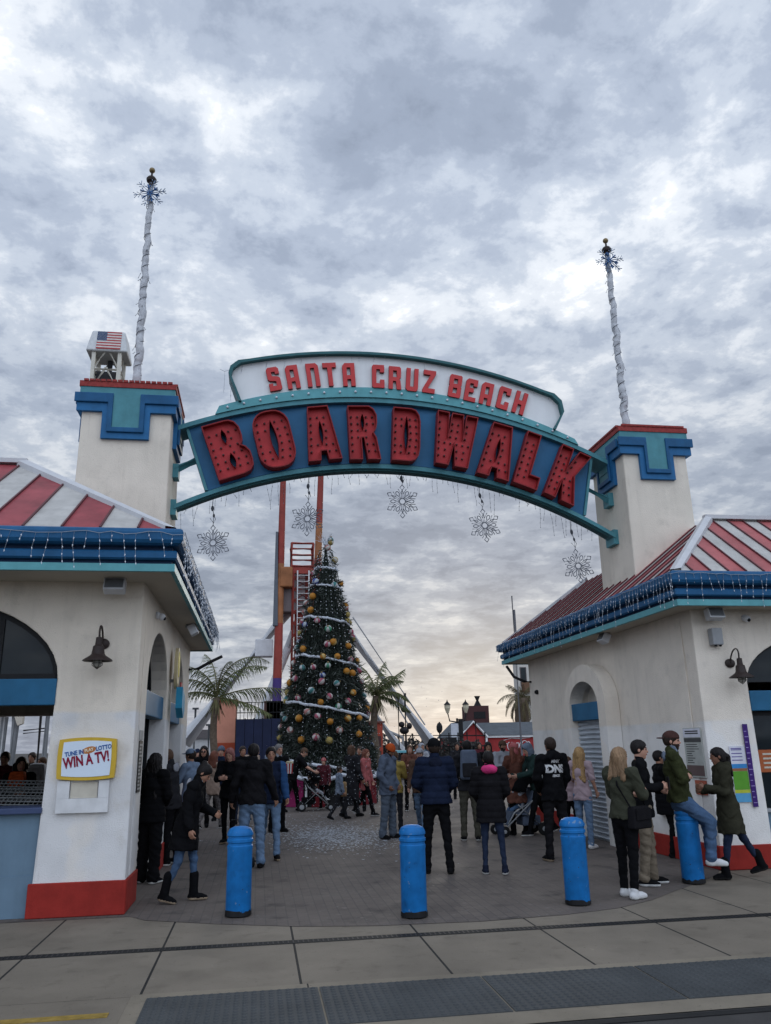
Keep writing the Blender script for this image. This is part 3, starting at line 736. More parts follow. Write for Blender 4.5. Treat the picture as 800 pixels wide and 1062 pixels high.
# white upper panel with its teal hood
wl, wr = P2(241, 376)[0], P2(577, 410)[0]
wl2, wr2 = P2(251, 414)[0], P2(570, 443)[0]
pts = [(wl2, c_band(wl2)-.04)]+[(x, c_band(x)-.04) for x in lin(wl2+.1, wr2-.1, 30)]+[(wr2, c_band(wr2)-.04)]+[(wr, c_wht(wr)-.30), (wr-.03, c_wht(wr-.03)-.10)]+[(x, c_wht(x)-.02) for x in reversed(lin(wl+.16, wr-.16, 40))]+[(wl+.03, c_wht(wl+.03)-.10), (wl, c_wht(wl)-.22)]
MB().prism([pts], fnA(-.10), (0, .30, 0)).build('upper_panel', sign_white, SIGN)
outer = pts[32:]+[pts[0]]
def grow(p, d):
    cx_, cy_ = 2.3, 7.6
    v = Vector((p[0]-cx_, p[1]-cy_)); k = Vector((v.x*.12, v.y)).normalized(); return (p[0]+(d if p[0] > wr-.2 else (-d if p[0] < wl+.2 else 0)), p[1]+d*(1 if p[1] > c_wht(min(max(p[0], wl), wr))-.32 else 0))
ring = [grow(p, .05) for p in outer]
for nm, (q0, q1) in (('hood', (0, len(outer)-1)),):
    bevel(MB().prism([outer[q0:q1+1]+list(reversed(ring[q0:q1+1]))], fnA(-.20), (0, .46, 0)).build(nm, frame_teal, SIGN), .008, 1)

# ---- lettering (outlines in a unit-high box)
def lens(x, y0, y1, w_, n=6):
    return [(x+w_*math.sin(math.pi*i/n), y0+(y1-y0)*i/n) for i in range(1, n)]
def slit(x, y0, y1, w_): return [(x, y0)]+[(x+w_*math.sin(math.pi*i/8), y0+(y1-y0)*i/8) for i in range(1, 8)]+[(x, y1)]+[(x-w_*math.sin(math.pi*i/8), y1-(y1-y0)*i/8) for i in range(1, 8)]
def rnd_box(x0, y0, x1, y1, r, n=5):
    p = []
    for cx_, cy_, a in ((x1-r, y1-r, 0), (x0+r, y1-r, 90), (x0+r, y0+r, 180), (x1-r, y0+r, 270)):
        p += [(cx_+r*math.cos(R(a+90*i/n)), cy_+r*math.sin(R(a+90*i/n))) for i in range(n+1)]
    return p
BIG = {
 'B': [[(0, 0), (.46, 0), (.58, .03), (.66, .11), (.68, .22), (.68, .36), (.63, .46), (.56, .51), (.61, .57), (.63, .66), (.63, .82), (.58, .93), (.49, .99), (.40, 1), (0, 1)], slit(.32, .60, .86, .045), slit(.34, .14, .42, .05)],
 'O': [rnd_box(0, 0, .66, 1, .27), slit(.33, .16, .84, .06)],
 'A': [[(0, 0), (.26, 0), (.285, .17), (.40, .17), (.43, 0), (.70, 0), (.55, 1), (.12, 1)], slit(.34, .30, .74, .04)],
 'R': [[(0, 0), (.28, 0), (.28, .40), (.33, .40), (.39, 0), (.68, 0), (.61, .40), (.55, .50), (.61, .57), (.64, .68), (.64, .83), (.58, .94), (.48, 1), (0, 1)], slit(.32, .56, .86, .04)],
 'D': [[(0, 0), (.42, 0), (.54, .03), (.62, .12), (.65, .25), (.65, .75), (.62, .88), (.54, .97), (.42, 1), (0, 1)], slit(.325, .16, .85, .05)],
 'W': [[(.10, 0), (.40, 0), (.47, .42), (.54, 0), (.85, 0), (.96, 1), (.68, 1), (.655, .55), (.62, 1), (.34, 1), (.305, .55), (.28, 1), (0, 1)]],
 'L': [[(0, 0), (.53, 0), (.53, .24), (.31, .24), (.31, 1), (0, 1)]],
 'K': [[(0, 0), (.28, 0), (.29, .36), (.43, 0), (.75, 0), (.53, .52), (.74, 1), (.44, 1), (.30, .60), (.29, 1), (0, 1)]],
}
SM = {
 'S': [[(0, 0), (.46, 0), (.54, .08), (.54, .50), (.47, .57), (.20, .62), (.20, .80), (.36, .80), (.36, .70), (.54, .70), (.54, .92), (.46, 1), (.08, 1), (0, .92), (0, .50), (.07, .44), (.34, .39), (.34, .20), (.18, .20), (.18, .31), (0, .31)]],
 'A': [[(0, 0), (.19, 0), (.19, .30), (.36, .30), (.36, 0), (.55, 0), (.55, 1), (.11, 1), (0, .88)], [(.19, .47), (.19, .81), (.36, .81), (.36, .47)]],
 'N': [[(0, 0), (.19, 0), (.19, .80), (.36, .80), (.36, 0), (.55, 0), (.55, .88), (.44, 1), (0, 1)]],
 'T': [[(.2, 0), (.4, 0), (.4, .8), (.6, .8), (.6, 1), (0, 1), (0, .8), (.2, .8)]],
 'C': [[(.06, 0), (.55, 0), (.55, .36), (.36, .36), (.36, .19), (.19, .19), (.19, .81), (.36, .81), (.36, .68), (.55, .68), (.55, 1), (.06, 1), (0, .93), (0, .07)]],
 'R': [[(0, 0), (.19, 0), (.19, .36), (.33, .36), (.37, 0), (.57, 0), (.53, .38), (.47, .45), (.55, .53), (.55, .93), (.48, 1), (0, 1)], [(.19, .53), (.19, .82), (.36, .82), (.36, .53)]],
 'U': [[(.08, 0), (.47, 0), (.55, .1), (.55, 1), (.36, 1), (.36, .19), (.19, .19), (.19, 1), (0, 1), (0, .1)]],
 'Z': [[(0, 0), (.56, 0), (.56, .2), (.23, .2), (.56, .84), (.56, 1), (0, 1), (0, .8), (.32, .8), (0, .16)]],
 'B': [[(.05, 0), (.52, 0), (.57, .06), (.57, .46), (.52, .51), (.57, .57), (.57, .94), (.52, 1), (.05, 1), (0, .94), (0, .57), (.04, .51), (0, .46), (0, .06)], [(.19, .18), (.19, .42), (.38, .42), (.38, .18)], [(.19, .60), (.19, .83), (.38, .83), (.38, .60)]],
 'E': [[(0, 0), (.54, 0), (.54, .19), (.19, .19), (.19, .41), (.40, .41), (.40, .60), (.19, .60), (.19, .81), (.36, .81), (.36, .70), (.54, .70), (.54, 1), (.10, 1), (0, .9)]],
 'H': [[(0, 0), (.19, 0), (.19, .42), (.36, .42), (.36, 0), (.55, 0), (.55, 1), (.36, 1), (.36, .61), (.19, .61), (.19, 1), (0, 1)]],
}
def inside(p, lp):
    c = False; n = len(lp)
    for i in range(n):
        (x0, y0), (x1, y1) = lp[i], lp[(i+1) % n]
        if (y0 > p[1]) != (y1 > p[1]) and p[0] < (x1-x0)*(p[1]-y0)/(y1-y0)+x0: c = not c
    return c
def edge_dist(p, loops):
    best = 9
    for lp in loops:
        n = len(lp)
        for i in range(n):
            a, b = Vector(lp[i]), Vector(lp[(i+1) % n]); d = b-a
            t = max(0, min(1, (Vector(p)-a).dot(d)/max(1e-9, d.length_squared))); best = min(best, (Vector(p)-a-d*t).length)
    return best
def put_letter(ch, table, px, py, h, dep, y0, material, sidem, slope_f, bulbs, wk=1.0, lean=0.0):
    loops = table[ch]; q = onY(px, py, y0); q = (q.x, q.z)
    sl = (slope_f(q[0]+.05)-slope_f(q[0]-.05))/.1
    a = math.atan(sl)*1.0+lean; ca, sa = math.cos(a), math.sin(a)
    wmax = max(p[0] for p in loops[0])
    def fn(u, v):
        x, z = (u-wmax/2)*h*wk, (v-.5)*h
        return (q[0]+x*ca-z*sa, y0, q[1]+x*sa+z*ca)
    mb = MB()
    if not bulbs: mb.prism(loops, fn, (0, dep, 0), 0, 1)
    else:
        # an open channel letter: outer case, thin rim, dished back with the bulbs on it
        def inset(lp, d):
            n = len(lp); ar = sum(lp[i][0]*lp[(i+1) % n][1]-lp[(i+1) % n][0]*lp[i][1] for i in range(n)); sg = 1 if ar > 0 else -1; r_ = []
            for i in range(n):
                a_, b_, c_ = Vector(lp[i-1]), Vector(lp[i]), Vector(lp[(i+1) % n]); e1, e2 = (b_-a_).normalized(), (c_-b_).normalized()
                n1_, n2_ = Vector((-e1.y, e1.x))*sg, Vector((-e2.y, e2.x))*sg; bi = n1_+n2_
                bi = bi.normalized()*min(d/max(.45, bi.normalized().dot(n1_)), d*1.8) if bi.length > 1e-6 else n1_*d
                r_.append((b_.x+bi.x, b_.y+bi.y))
            return r_
        inn = inset(loops[0], .020); cut = .105; D3 = Vector((0, 1, 0))
        o_n = len(inn); P0 = [Vector(fn(*p)) for p in loops[0]]; P1 = [Vector(fn(*p)) for p in inn]
        for i in range(o_n):
            k = (i+1) % o_n
            mb.quad(P0[i], P0[k], P1[k], P1[i], 1); mb.quad(P1[i], P1[k], P1[k]+D3*cut, P1[i]+D3*cut, 1); mb.quad(P0[i], P0[k], P0[k]+D3*dep, P0[i]+D3*dep, 1)
        mb.prism([inn]+loops[1:], lambda u, v: Vector(fn(u, v))+D3*cut, (0, .004, 0), 0, 1)
        for lp in loops[1:]:
            Q_ = [Vector(fn(*p)) for p in lp]
            for i in range(len(lp)): k = (i+1) % len(lp); mb.quad(Q_[i]+D3*.02, Q_[k]+D3*.02, Q_[k]+D3*dep, Q_[i]+D3*dep, 1)
        # dished face: a rim stands proud of the letter face
        got = []
        ys = [.06+.126*i for i in range(8)]
        for y_ in ys:
            x_ = .05
            while x_ < wmax:
                if inside((x_, y_), loops[0]) and not any(inside((x_, y_), l) for l in loops[1:]):
                    d = edge_dist((x_, y_), loops)
                    if .065 < d < .17 and all((Vector((x_, y_))-Vector(g)).length > .125 for g in got): got.append((x_, y_))
                x_ += .015
        for g in got:
            P = fn(*g); mb.ball((P[0], y0+.105-.022, P[2]), (.020, .030, .020), 6, 2)
    o = mb.build('letter', [material, sidem, bulb_d], SIGN, fix=False)
    b = bmesh.new(); b.from_mesh(o.data); bmesh.ops.recalc_face_normals(b, faces=b.faces); b.to_mesh(o.data); b.free()
    o['label'] = ('large red bulb-studded letter ' if bulbs else 'small flat red letter ')+ch
    return o
for ch, px, py, h, wk in (('B', 237.5, 463, .94, .98), ('O', 284.5, 453, .97, .95), ('A', 334, 447, .93, .86), ('R', 378, 446.5, .93, .82), ('D', 422, 448.5, .93, .78), ('W', 472.5, 454, .93, .80), ('A', 517.5, 465.5, .96, .84), ('L', 552.7, 475.5, .97, .84), ('K', 590, 490.5, .95, .78)):
    put_letter(ch, BIG, px, py+1.5, h*1.06, .20, YA-.21, letter_red, letter_side, c_bot, True, wk*.97)
for ch, px, py in (('S', 284.3, 393.7), ('A', 303.6, 391.6), ('N', 324.7, 389.6), ('T', 342.5, 389), ('A', 362, 389.2), ('C', 392.5, 391), ('R', 410, 392.6), ('U', 427.8, 394.6), ('Z', 445.5, 396.6), ('B', 472.5, 401.2), ('E', 488.8, 405.4), ('A', 505, 409.2), ('C', 522.8, 413.7), ('H', 539.7, 418.5)):
    put_letter(ch, SM, px, py-1, .44, .055, YA-.16, letter_small, letter_side, c_band, False, .90)

# ------------------------------------------------------------------ light strings
def icicles(name, label, pts, step, lmin, lmax, seed, standoff=(0, 0, 0), loc=None, dens=1.0, upwig=.03):
    """a light string along pts with hanging drops: a wire and its small clear bulbs"""
    rn = random.Random(seed); wi, bu = MB(), MB(); so3 = Vector(standoff)
    pts = [Vector(p) for p in pts]; main = []
    for a, b in zip(pts, pts[1:]):
        d = b-a; n = max(1, int(d.length/step))
        for i in range(n):
            p = a+d*(i/n)+so3+Vector((0, 0, rn.uniform(-.3, 1)*upwig)); main.append(p)
            if rn.random() > dens: continue
            ln = rn.choice((lmin, (lmin+lmax)/2, lmax))*rn.uniform(.75, 1.15); k = max(2, int(ln/.075)); q = p.copy(); line = [p.copy()]
            sway = Vector((rn.uniform(-.05, .05), rn.uniform(-.03, .03), 0))
            for j in range(k):
                q = q+Vector((rn.uniform(-.010, .010), rn.uniform(-.006, .006), -ln/k))+sway*(1/k); line.append(q.copy())
                bu.add([q+Vector((.0075, 0, 0)), q+Vector((-.004, .0065, 0)), q+Vector((-.004, -.0065, 0)), q+Vector((0, 0, .014)), q+Vector((rn.uniform(-.006, .006), 0, -.020))], [(0, 1, 3), (1, 2, 3), (2, 0, 3), (1, 0, 4), (2, 1, 4), (0, 2, 4)])
            wi.tube(line, .0025, 3, caps=False)
    main.append(pts[-1]+so3); wi.tube(main, .0035, 4, caps=False)
    t = wthing(name, label, 'light string', loc or tuple(pts[0]), 'icicle light strings')
    wi.build('wire', wire_d if seed == 5 else wire_w, t, fix=False); b_ = bu.build('bulbs', mat('bulb_grey', (.16, .17, .19), .3) if seed == 5 else bulb_w, t, fix=False); b_['kind'] = 'stuff'
    return t
zl = 3.6+.40; e = .10
icicles('icicle_lights', 'icicle lights along the front cornice of the left kiosk above the prize notice', [(-6, LR[2]-e, zl), (LR[1]+e, LR[2]-e, zl)], .13, .10, .36, 1)
icicles('icicle_lights', 'thick icicle lights along the passage-side cornice of the left kiosk', [(LR[1]+e, LR[2]-e, zl), (LR[1]+e, LR[3]+e, zl)], .075, .16, .44, 2)
zr = 3.46+.42
icicles('icicle_lights', 'icicle lights along the front cornice under the pink striped roof', [(RR[0]-e, RR[2]-e, zr), (11.5, RR[2]-e, zr)], .11, .10, .38, 3)
icicles('icicle_lights', 'icicle lights along the passage-side cornice above the roller shutter', [(RR[0]-e, RR[2]-e, zr), (RR[0]-e, RR[3]+e, zr)], .085, .14, .42, 4)
for i, seed in ((0, 5),):
    pts = [(x, YA+.1, c_bot(x)-.09) for x in lin(xT0+.1, xT1-.1, 40)]
    icicles('icicle_lights', 'icicle lights dangling under the blue arch between the big snowflakes', pts, .085, .08, .42, 5, dens=.9)
icicles('icicle_lights', 'icicle lights hanging over the top edge of the white SANTA CRUZ BEACH panel', [(x, YA-.11, c_wht(x)+.04) for x in lin(wl+.05, wr-.05, 40)], .15, .08, .22, 6)
icicles('icicle_lights', 'short light string hanging off the left end of the white sign panel', [(wl-.02, YA-.05, c_wht(wl)-.05), (wl-.12, YA-.05, c_wht(wl)-.1), (wl-.2, YA-.05, c_wht(wl)-.05)], .08, .4, .75, 7)

# ------------------------------------------------------------------ hanging snowflakes
def flake_mb(rad, r=.0075):
    """six long arms with diamond tips and side barbs, six short loops between, and a ring at the centre; lies in the XZ plane"""
    mb = MB(); hub = []
    V = lambda a, d, off=0.0: Vector((math.sin(a)*d+math.cos(a)*off, 0, math.cos(a)*d-math.sin(a)*off))
    n = 20
    mb.tube([V(2*math.pi*i/n, rad*.17) for i in range(n+1)], r, 5)
    for k in range(6):
        a = k*math.pi/3
        for s_ in (-1, 1):
            mb.tube([V(a, rad*.17, s_*rad*.045), V(a, rad*.60, s_*rad*.035), V(a, rad*.68, 0)], r, 5)
            mb.tube([V(a, rad*.44, s_*rad*.04), V(a, rad*.74, s_*rad*.24)], r, 5)
            mb.tube([V(a, rad*.68), V(a, rad*.84, s_*rad*.13), V(a, rad)], r, 5)
        b = a+math.pi/6
        for s_ in (-1, 1):
            mb.tube([V(b, rad*.17, 0), V(b, rad*.40, s_*rad*.04), V(b, rad*.52, s_*rad*.10), V(b, rad*.64, s_*rad*.07), V(b, rad*.68, 0)], r, 5)
    return mb
flk = mat('flake_wire', (0.11, 0.12, 0.145), 0.5)
first = None
for px, py, h, ylabel in ((221, 563, 24, 'wire snowflake hanging beside the left tower over the kiosk cornice'), (319, 538, 20, 'wire snowflake hanging in front of the two red ride masts'), (417.5, 520, 19, 'wire snowflake hanging under the crown of the arch'), (503, 545, 19, 'wire snowflake hanging over the gap between tree and right kiosk'), (600, 587, 20, 'wire snowflake hanging close to the right tower')):
    q = onY(px, py, YA+.12); ztop = c_bot(q.x)-.08; rad = .30
    S = thing('hanging_snowflake', ylabel, 'snowflake', q, 0, 'wire snowflakes hung from the arch')
    S.rotation_euler = (0, random.uniform(-.10, .10), random.uniform(-.25, .25))
    fl_ = flake_mb(rad).build('snowflake', flk, S)
    mb = MB(); dz = ztop-q.z; mb.tube([(0, 0, rad), (.012, 0, rad+(dz-rad)*.35), (-.015, 0.01, rad+(dz-rad)*.7), (0, 0, dz)], .006, 5)
    mb.ball((.012, 0, rad+(dz-rad)*.35), (.02, .02, .035), 6); mb.ball((-.01, 0, rad+(dz-rad)*.62), (.028, .02, .05), 6)
    mb.tube([(0, 0, rad+.02), (.04, 0, rad+.10), (0.02, 0, rad+.16)], .005, 4); mb.tube([(0, 0, rad+.05), (-.05, 0, rad+.12)], .005, 4)
    mb.build('hanger', wire_d, S)
# ------------------------------------------------------------------ flagpoles on the towers
garland_w = mat('garland_white', (0.50, 0.51, 0.53), 0.8, 0.2, 30, 0.6, 60)
blue_fl = mat('flake_blue', (0.06, 0.16, 0.36), 0.4)
def flagpole(label, px0, py0, px1, py1, pys, zbase):
    a, b = onY(px0, py0, 13.05), onY(px1, py1, 13.05); zs = onY(px1, pys, 13.05).z
    T = wthing('flagpole', label, 'pole', (a.x, 13.05, zbase), 'wrapped poles on the gate towers')
    X = (a.x+b.x)/2; a = Vector((X, 13.05, zbase)); b = Vector((X, 13.05, b.z)); H_ = b.z-a.z
    n = 150; mb = MB(); rn = random.Random(int(px0)); pts = []; rs = []
    for i in range(n+1):
        t = i/n; z = a.z+(H_-.35)*t
        pts.append((X+.012*math.sin(t*37)+.008*math.sin(t*71), 13.05+.012*math.cos(t*41), z)); rs.append((.072-.022*t)*(1+.06*math.sin(t*150)+.12*(rn.random()-.5)))
    mb.tube(pts, rs, 9); mb.build('wrapped_shaft', garland_w, T, smooth=True)
    mb = MB(); k = 220; turns = 19
    mb.tube([(X+math.cos(i/k*turns*6.283)*(.074-.022*i/k), 13.05+math.sin(i/k*turns*6.283)*(.074-.022*i/k), a.z+(H_-.45)*i/k) for i in range(k+1)], .0065, 5)
    for i in range(26):
        t = rn.random(); an = rn.random()*6.28; z = a.z+(H_-.5)*t; rr = .08-.022*t
        p = Vector((X+math.cos(an)*rr, 13.05+math.sin(an)*rr, z)); mb.tube([p, p+Vector((math.cos(an)*.04, math.sin(an)*.04, rn.uniform(-.12, -.02)))], .006, 4)
    mb.build('light_wire', mat('pole_wire', (0.16, 0.17, 0.19), 0.6), T)
    MB().lathe([(.02, b.z-.36), (.05, b.z-.34), (.045, b.z-.24), (.085, b.z-.22), (.095, b.z-.17), (.07, b.z-.13), (.02, b.z-.12), (.018, b.z-.02)], (X, 13.05, 0), 12).build('truck', bronze, T, smooth=True, auto=40)
    MB().ball((X, 13.05, b.z+.03), .055, 12).build('finial', gold, T, smooth=True)
    r_ = .29; q = Vector((X, 13.05-.08, zs)); V = lambda an, d, off=0: q+Vector((math.sin(an)*d+math.cos(an)*off, 0, math.cos(an)*d-math.sin(an)*off))
    o_, i_ = MB(), MB()
    for j in range(6):
        an = j*math.pi/3+.28
        o_.tube([V(an, .05), V(an, r_)], .009, 5); i_.tube([V(an+.52, .02), V(an+.52, r_*.62)], .016, 5)
        for d in (.55, .78):
            for s_ in (-1, 1):
                o_.tube([V(an, r_*d), V(an, r_*(d+.22), s_*r_*.2)], .008, 5)
        for s_ in (-1, 1): i_.tube([V(an+.52, r_*.36), V(an+.52, r_*.55, s_*r_*.16)], .014, 5)
    f_ = o_.build('snowflake', mat('flake_pale', (0.26, 0.34, 0.46), 0.5), T); i_.build('inner_star', blue_fl, f_)
flagpole('white wrapped pole with blue snowflake on the tower next to the flag-topped ride', 143, 395, 157, 178, 203, 7.45)
flagpole('white wrapped pole with blue snowflake on the tower over the pink striped roof', 650, 440, 628, 251, 272, 7.05)

# ------------------------------------------------------------------ wall fittings
def gooseneck(label, p, flip):
    T = thing('wall_lamp', label, 'lamp', p, 0, 'bronze gooseneck lamps'); s_ = flip
    MB().lathe([(.075, 0), (.075, .018), (.05, .03), (.02, .035)], (0, 0, 0), 20, axis=(0, -1, 0)).build('wall_plate', bronze, T, smooth=True, auto=40)
    arm = [(0, -.03, 0)]+[(0, -.03-.03*math.sin(R(a))-.11*(1-math.cos(R(a)))/1.0, .02+.20*math.sin(R(a*.9))) for a in range(15, 181, 15)]
    y1, z1 = arm[-1][1], arm[-1][2]
    MB().tube(arm+[(0, y1, z1-.04)], .011, 8).build('arm', bronze, T, smooth=True)
    MB().lathe([(.012, z1-.02), (.035, z1-.03), (.04, z1-.13), (.06, z1-.15), (.072, z1-.25), (.085, z1-.27), (.16, z1-.33), (.165, z1-.345), (.158, z1-.345), (.08, z1-.285)], (0, y1, 0), 24).build('shade', bronze, T, smooth=True, auto=35)
    MB().lathe([(.045, z1-.30), (.05, z1-.35), (.045, z1-.41), (.0, z1-.435)], (0, y1, 0), 14).build('jar', mat('lamp_glass', (0.35, 0.34, 0.30), 0.15), T, smooth=True)
    mb = MB()
    for j in range(6):
        a = j*math.pi/3; mb.tube([(.056*math.cos(a), y1+.056*math.sin(a), z1-.33), (.056*math.cos(a), y1+.056*math.sin(a), z1-.40), (0, y1, z1-.45)], .004, 4)
    mb.tube([(.057*math.cos(a_), y1+.057*math.sin(a_), z1-.375) for a_ in [i*6.283/12 for i in range(13)]], .004, 4)
    mb.build('cage', bronze, T); T.scale = (1, 1, .84)
q = onY(107, 668, YL); gooseneck('dark bronze gooseneck lamp on the left kiosk above the prize notice', (q.x, YL, q.z), 1)
q = onY(757, 688, YR); gooseneck('dark bronze gooseneck lamp on the right kiosk below the grey box', (q.x, YR, q.z), 1)
def flood(label, p, face, tilt=.35, sz=(.24, .13, .16)):
    T = thing('flood_light', label, 'floodlight', p, face, 'eave floodlights'); rot = Matrix.Rotation(-tilt, 3, 'X')
    MB().box((0, .0, 0), (.05, .05, .09)).build('bracket', grey_m, T)
    bd = bevel(MB().box((0, -.09, -.07), sz, rot=rot).build('housing', white_pl, T), .012)
    MB().box(Vector((0, -.09, -.07))+rot @ Vector((0, -sz[1]/2-.004, 0)), (sz[0]*.86, .006, sz[2]*.72), rot=rot).build('lens', mat('flood_lens', (0.16, 0.17, 0.18), 0.15), bd)
q = onY(121, 603, YL-.15); flood('square white floodlight under the left kiosk front eave', (q.x, YL-.15, 3.60), 0)
flood('white floodlight under the left kiosk passage eave', (XL+.22, 13.2, 3.60), R(90), .5)
q = onY(738, 634, YR-.12); flood('white floodlight at the right kiosk corner above the grey box', (q.x, YR-.1, 3.46), 0, .3)
flood('white floodlight under the eave above the shutter arch', (XR-.15, 13.2, 3.46), R(-90), .5)
def camera_(label, p, face):
    T = thing('security_camera', label, 'camera', p, face, 'security cameras')
    MB().lathe([(.05, 0), (.05, .03), (.03, .05)], (0, 0, 0), 14, axis=(0, -1, 0)).build('mount', white_pl, T, smooth=True, auto=40)
    b_ = MB().ball((0, -.07, -.02), .05, 12).build('dome', white_pl, T, smooth=True)
    MB().ball((0, -.105, -.04), .026, 10).build('lens', black, b_, smooth=True)
camera_('small dome camera high on the left kiosk passage wall', (XL+.005, 11.0, 3.42), R(90))
camera_('small dome camera under the right kiosk front eave', (onY(771, 634, YR).x, YR-.005, 3.36), 0)
q = onY(740, 661, YR)
T = thing('speaker_box', 'small grey speaker box on the right kiosk above the lamp', 'speaker', (q.x, YR, q.z))
bevel(MB().box((0, -.065, 0), (.16, .12, .24)).build('case', grey_m, T), .015)
for x in (-.035, .035): MB().ball((x, -.10, -.125), .022, 8).build('knob', black, T)
T = thing('speaker_box', 'small round sensor on the right kiosk passage wall near its far corner', 'sensor', (XR, 17.5, 2.75))
MB().lathe([(.05, 0), (.05, .04), (.03, .07), (0, .075)], (0, 0, 0), 14, axis=(-1, 0, 0)).build('case', black, T, smooth=True, auto=40)
def downpipe(label, pts):
    tag(MB().tube(pts, .032, 10).build('drain_spout', black, smooth=True, auto=50), label, 'rain pipe', 'black rain spouts')
downpipe('black rain spout poking out below the far end of the left cornice', [(XL-.02, 16.45, 3.2), (XL+.18, 16.5, 3.22), (XL+.4, 16.6, 3.36), (XL+.62, 16.7, 3.48)])
downpipe('black rain spout below the far end of the right cornice', [(XR+.02, 17.9, 3.0), (XR-.15, 17.95, 3.02), (XR-.32, 18.15, 3.14), (XR-.40, 18.4, 3.40)])
# prize notice: a yellow television-shaped sign over a white leaflet holder
qa, qb = onY(62.5, 766, YL-.06), onY(118, 808, YL-.06); cx_, cz_ = (qa.x+qb.x)/2, (qa.z+qb.z)/2; W_, H_ = abs(qb.x-qa.x), abs(qa.z-qb.z)
T = wthing('prize_sign', 'yellow framed WIN A TV sign on the left kiosk pillar', 'sign', (cx_, YL, cz_))
def tvshape(w_, h_, bow):
    p = []
    for i in range(13): p.append((-w_/2+w_*i/12, h_/2+bow*(1-(2*i/12-1)**2)))
    for i in range(1, 12): p.append((w_/2+bow*.5*(1-(2*i/12-1)**2), h_/2-h_*i/12))
    for i in range(13): p.append((w_/2-w_*i/12, -h_/2-bow*(1-(2*i/12-1)**2)))
    for i in range(1, 12): p.append((-w_/2-bow*.5*(1-(2*i/12-1)**2), -h_/2+h_*i/12))
    return list(reversed(p))
yel = mat('sign_yellow', (0.55, 0.36, 0.04), 0.4, 0.08)
bevel(MB().prism([tvshape(W_, H_-.03, .022)], lambda u, v: (cx_+u, YL-.075, cz_+v), (0, .07, 0)).build('frame', yel, T), .015, 2)
MB().prism([tvshape(W_*.84, H_*.80, .015)], lambda u, v: (cx_+u, YL-.081, cz_+v), (0, .005, 0)).build('screen', mat('sign_ice', (0.62, 0.70, 0.78), 0.4, 0.03), T)
t_dk, t_bl = mat('text_crimson', (0.22, 0.008, 0.03), 0.5), mat('text_blue', (0.03, 0.10, 0.30), 0.5)
def on_sign(u, v, a=0, lift=.084): return face_xf((cx_+u, YL-lift, cz_+v), (math.cos(a), 0, math.sin(a)), (-math.sin(a), 0, math.cos(a)))
put_text('lettering', 'WIN A TV!', .125, .001, t_dk, T, on_sign(.0, -.015, R(9)) @ Matrix.Diagonal((.82, 1.25, 1, 1)), .0045)
put_text('lettering', 'TUNE IN', .060, .001, t_bl, T, on_sign(-.135, .060, R(9)) @ Matrix.Diagonal((.85, 1.1, 1, 1)), .002)
put_text('lettering', 'LOTTO', .060, .001, t_bl, T, on_sign(.175, .115, R(9)) @ Matrix.Diagonal((.85, 1.1, 1, 1)), .002)
MB().prism([[(.02+.075*math.cos(a)*math.cos(.25)-.036*math.sin(a)*math.sin(.25), .092+.075*math.cos(a)*math.sin(.25)+.036*math.sin(a)*math.cos(.25)) for a in [i*6.283/24 for i in range(24)]]], lambda u, v: (cx_+u, YL-.0835, cz_+v), (0, .002, 0)).build('badge', mat('badge_orange', (0.45, 0.17, 0.05), 0.5), T)
put_text('lettering', 'PLAY', .042, .001, mat('text_cream', (0.7, 0.6, 0.45), 0.5), T, on_sign(.02, .092, R(12), .0865), .002)
qa, qb = onY(61, 809, YL), onY(112, 842, YL)
T = wthing('leaflet_holder', 'white wall holder for entry slips below the prize sign', 'leaflet holder', ((qa.x+qb.x)/2, YL, qb.z))
x0, x1, z0, z1 = qa.x, qb.x, qb.z, qa.z-.012
mb = MB(); mb.bx(x0, x1, YL-.05, YL-.002, z0, z0+.15).bx(x0, x0+.13, YL-.05, YL-.002, z0+.151, z1).bx(x1-.11, x1, YL-.05, YL-.002, z0+.151, z1).bx(x0+.131, x1-.111, YL-.012, YL-.002, z0+.151, z1)
mb.build('holder', mat('holder_white', (0.60, 0.60, 0.60), 0.5), T)
MB().bx(x0+.14, x1-.125, YL-.030, YL-.014, z0+.152, z1-.02).build('slips', mat('paper_tan', (0.52, 0.48, 0.40), 0.8), T)
# lettered strip round the corner of the left pillar
T = wthing('wall_plaque', 'narrow black notice of small print on the left pillar passage face', 'notice', (XL, 10.2, 1.2))
MB().bx(XL+.003, XL+.012, 10.12, 10.40, 1.22, 1.80).build('board', black, T)
mb = MB()
for i in range(13): mb.bx(XL+.0125, XL+.015, 10.15, 10.37-.05*(i % 3), 1.25+i*.041, 1.272+i*.041)
mb.build('print_lines', mat('print_grey', (0.30, 0.30, 0.29), 0.7), T)
MB().bx(XL+.003, XL+.012, 10.12, 10.40, 1.81, 1.92).build('header', mat('print_grey', (0.3, 0.3, 0.29)), T)
T = wthing('window_poster', 'green and red poster in the left kiosk passage window', 'poster', (XL-.28, 11.2, 1.4))
MB().bx(XL-.235, XL-.228, 10.75, 11.35, 1.05, 1.95).build('sheet', mat('poster_teal', (0.05, 0.14, 0.13), 0.5), T)
MB().bx(XL-.2275, XL-.224, 10.80, 11.30, 1.50, 1.68).build('red_block', mat('poster_red', (0.33, 0.05, 0.05), 0.5), T); MB().bx(XL-.2275, XL-.224, 10.80, 11.30, 1.14, 1.42).build('green_block', mat('poster_green', (0.08, 0.24, 0.05), 0.5), T)
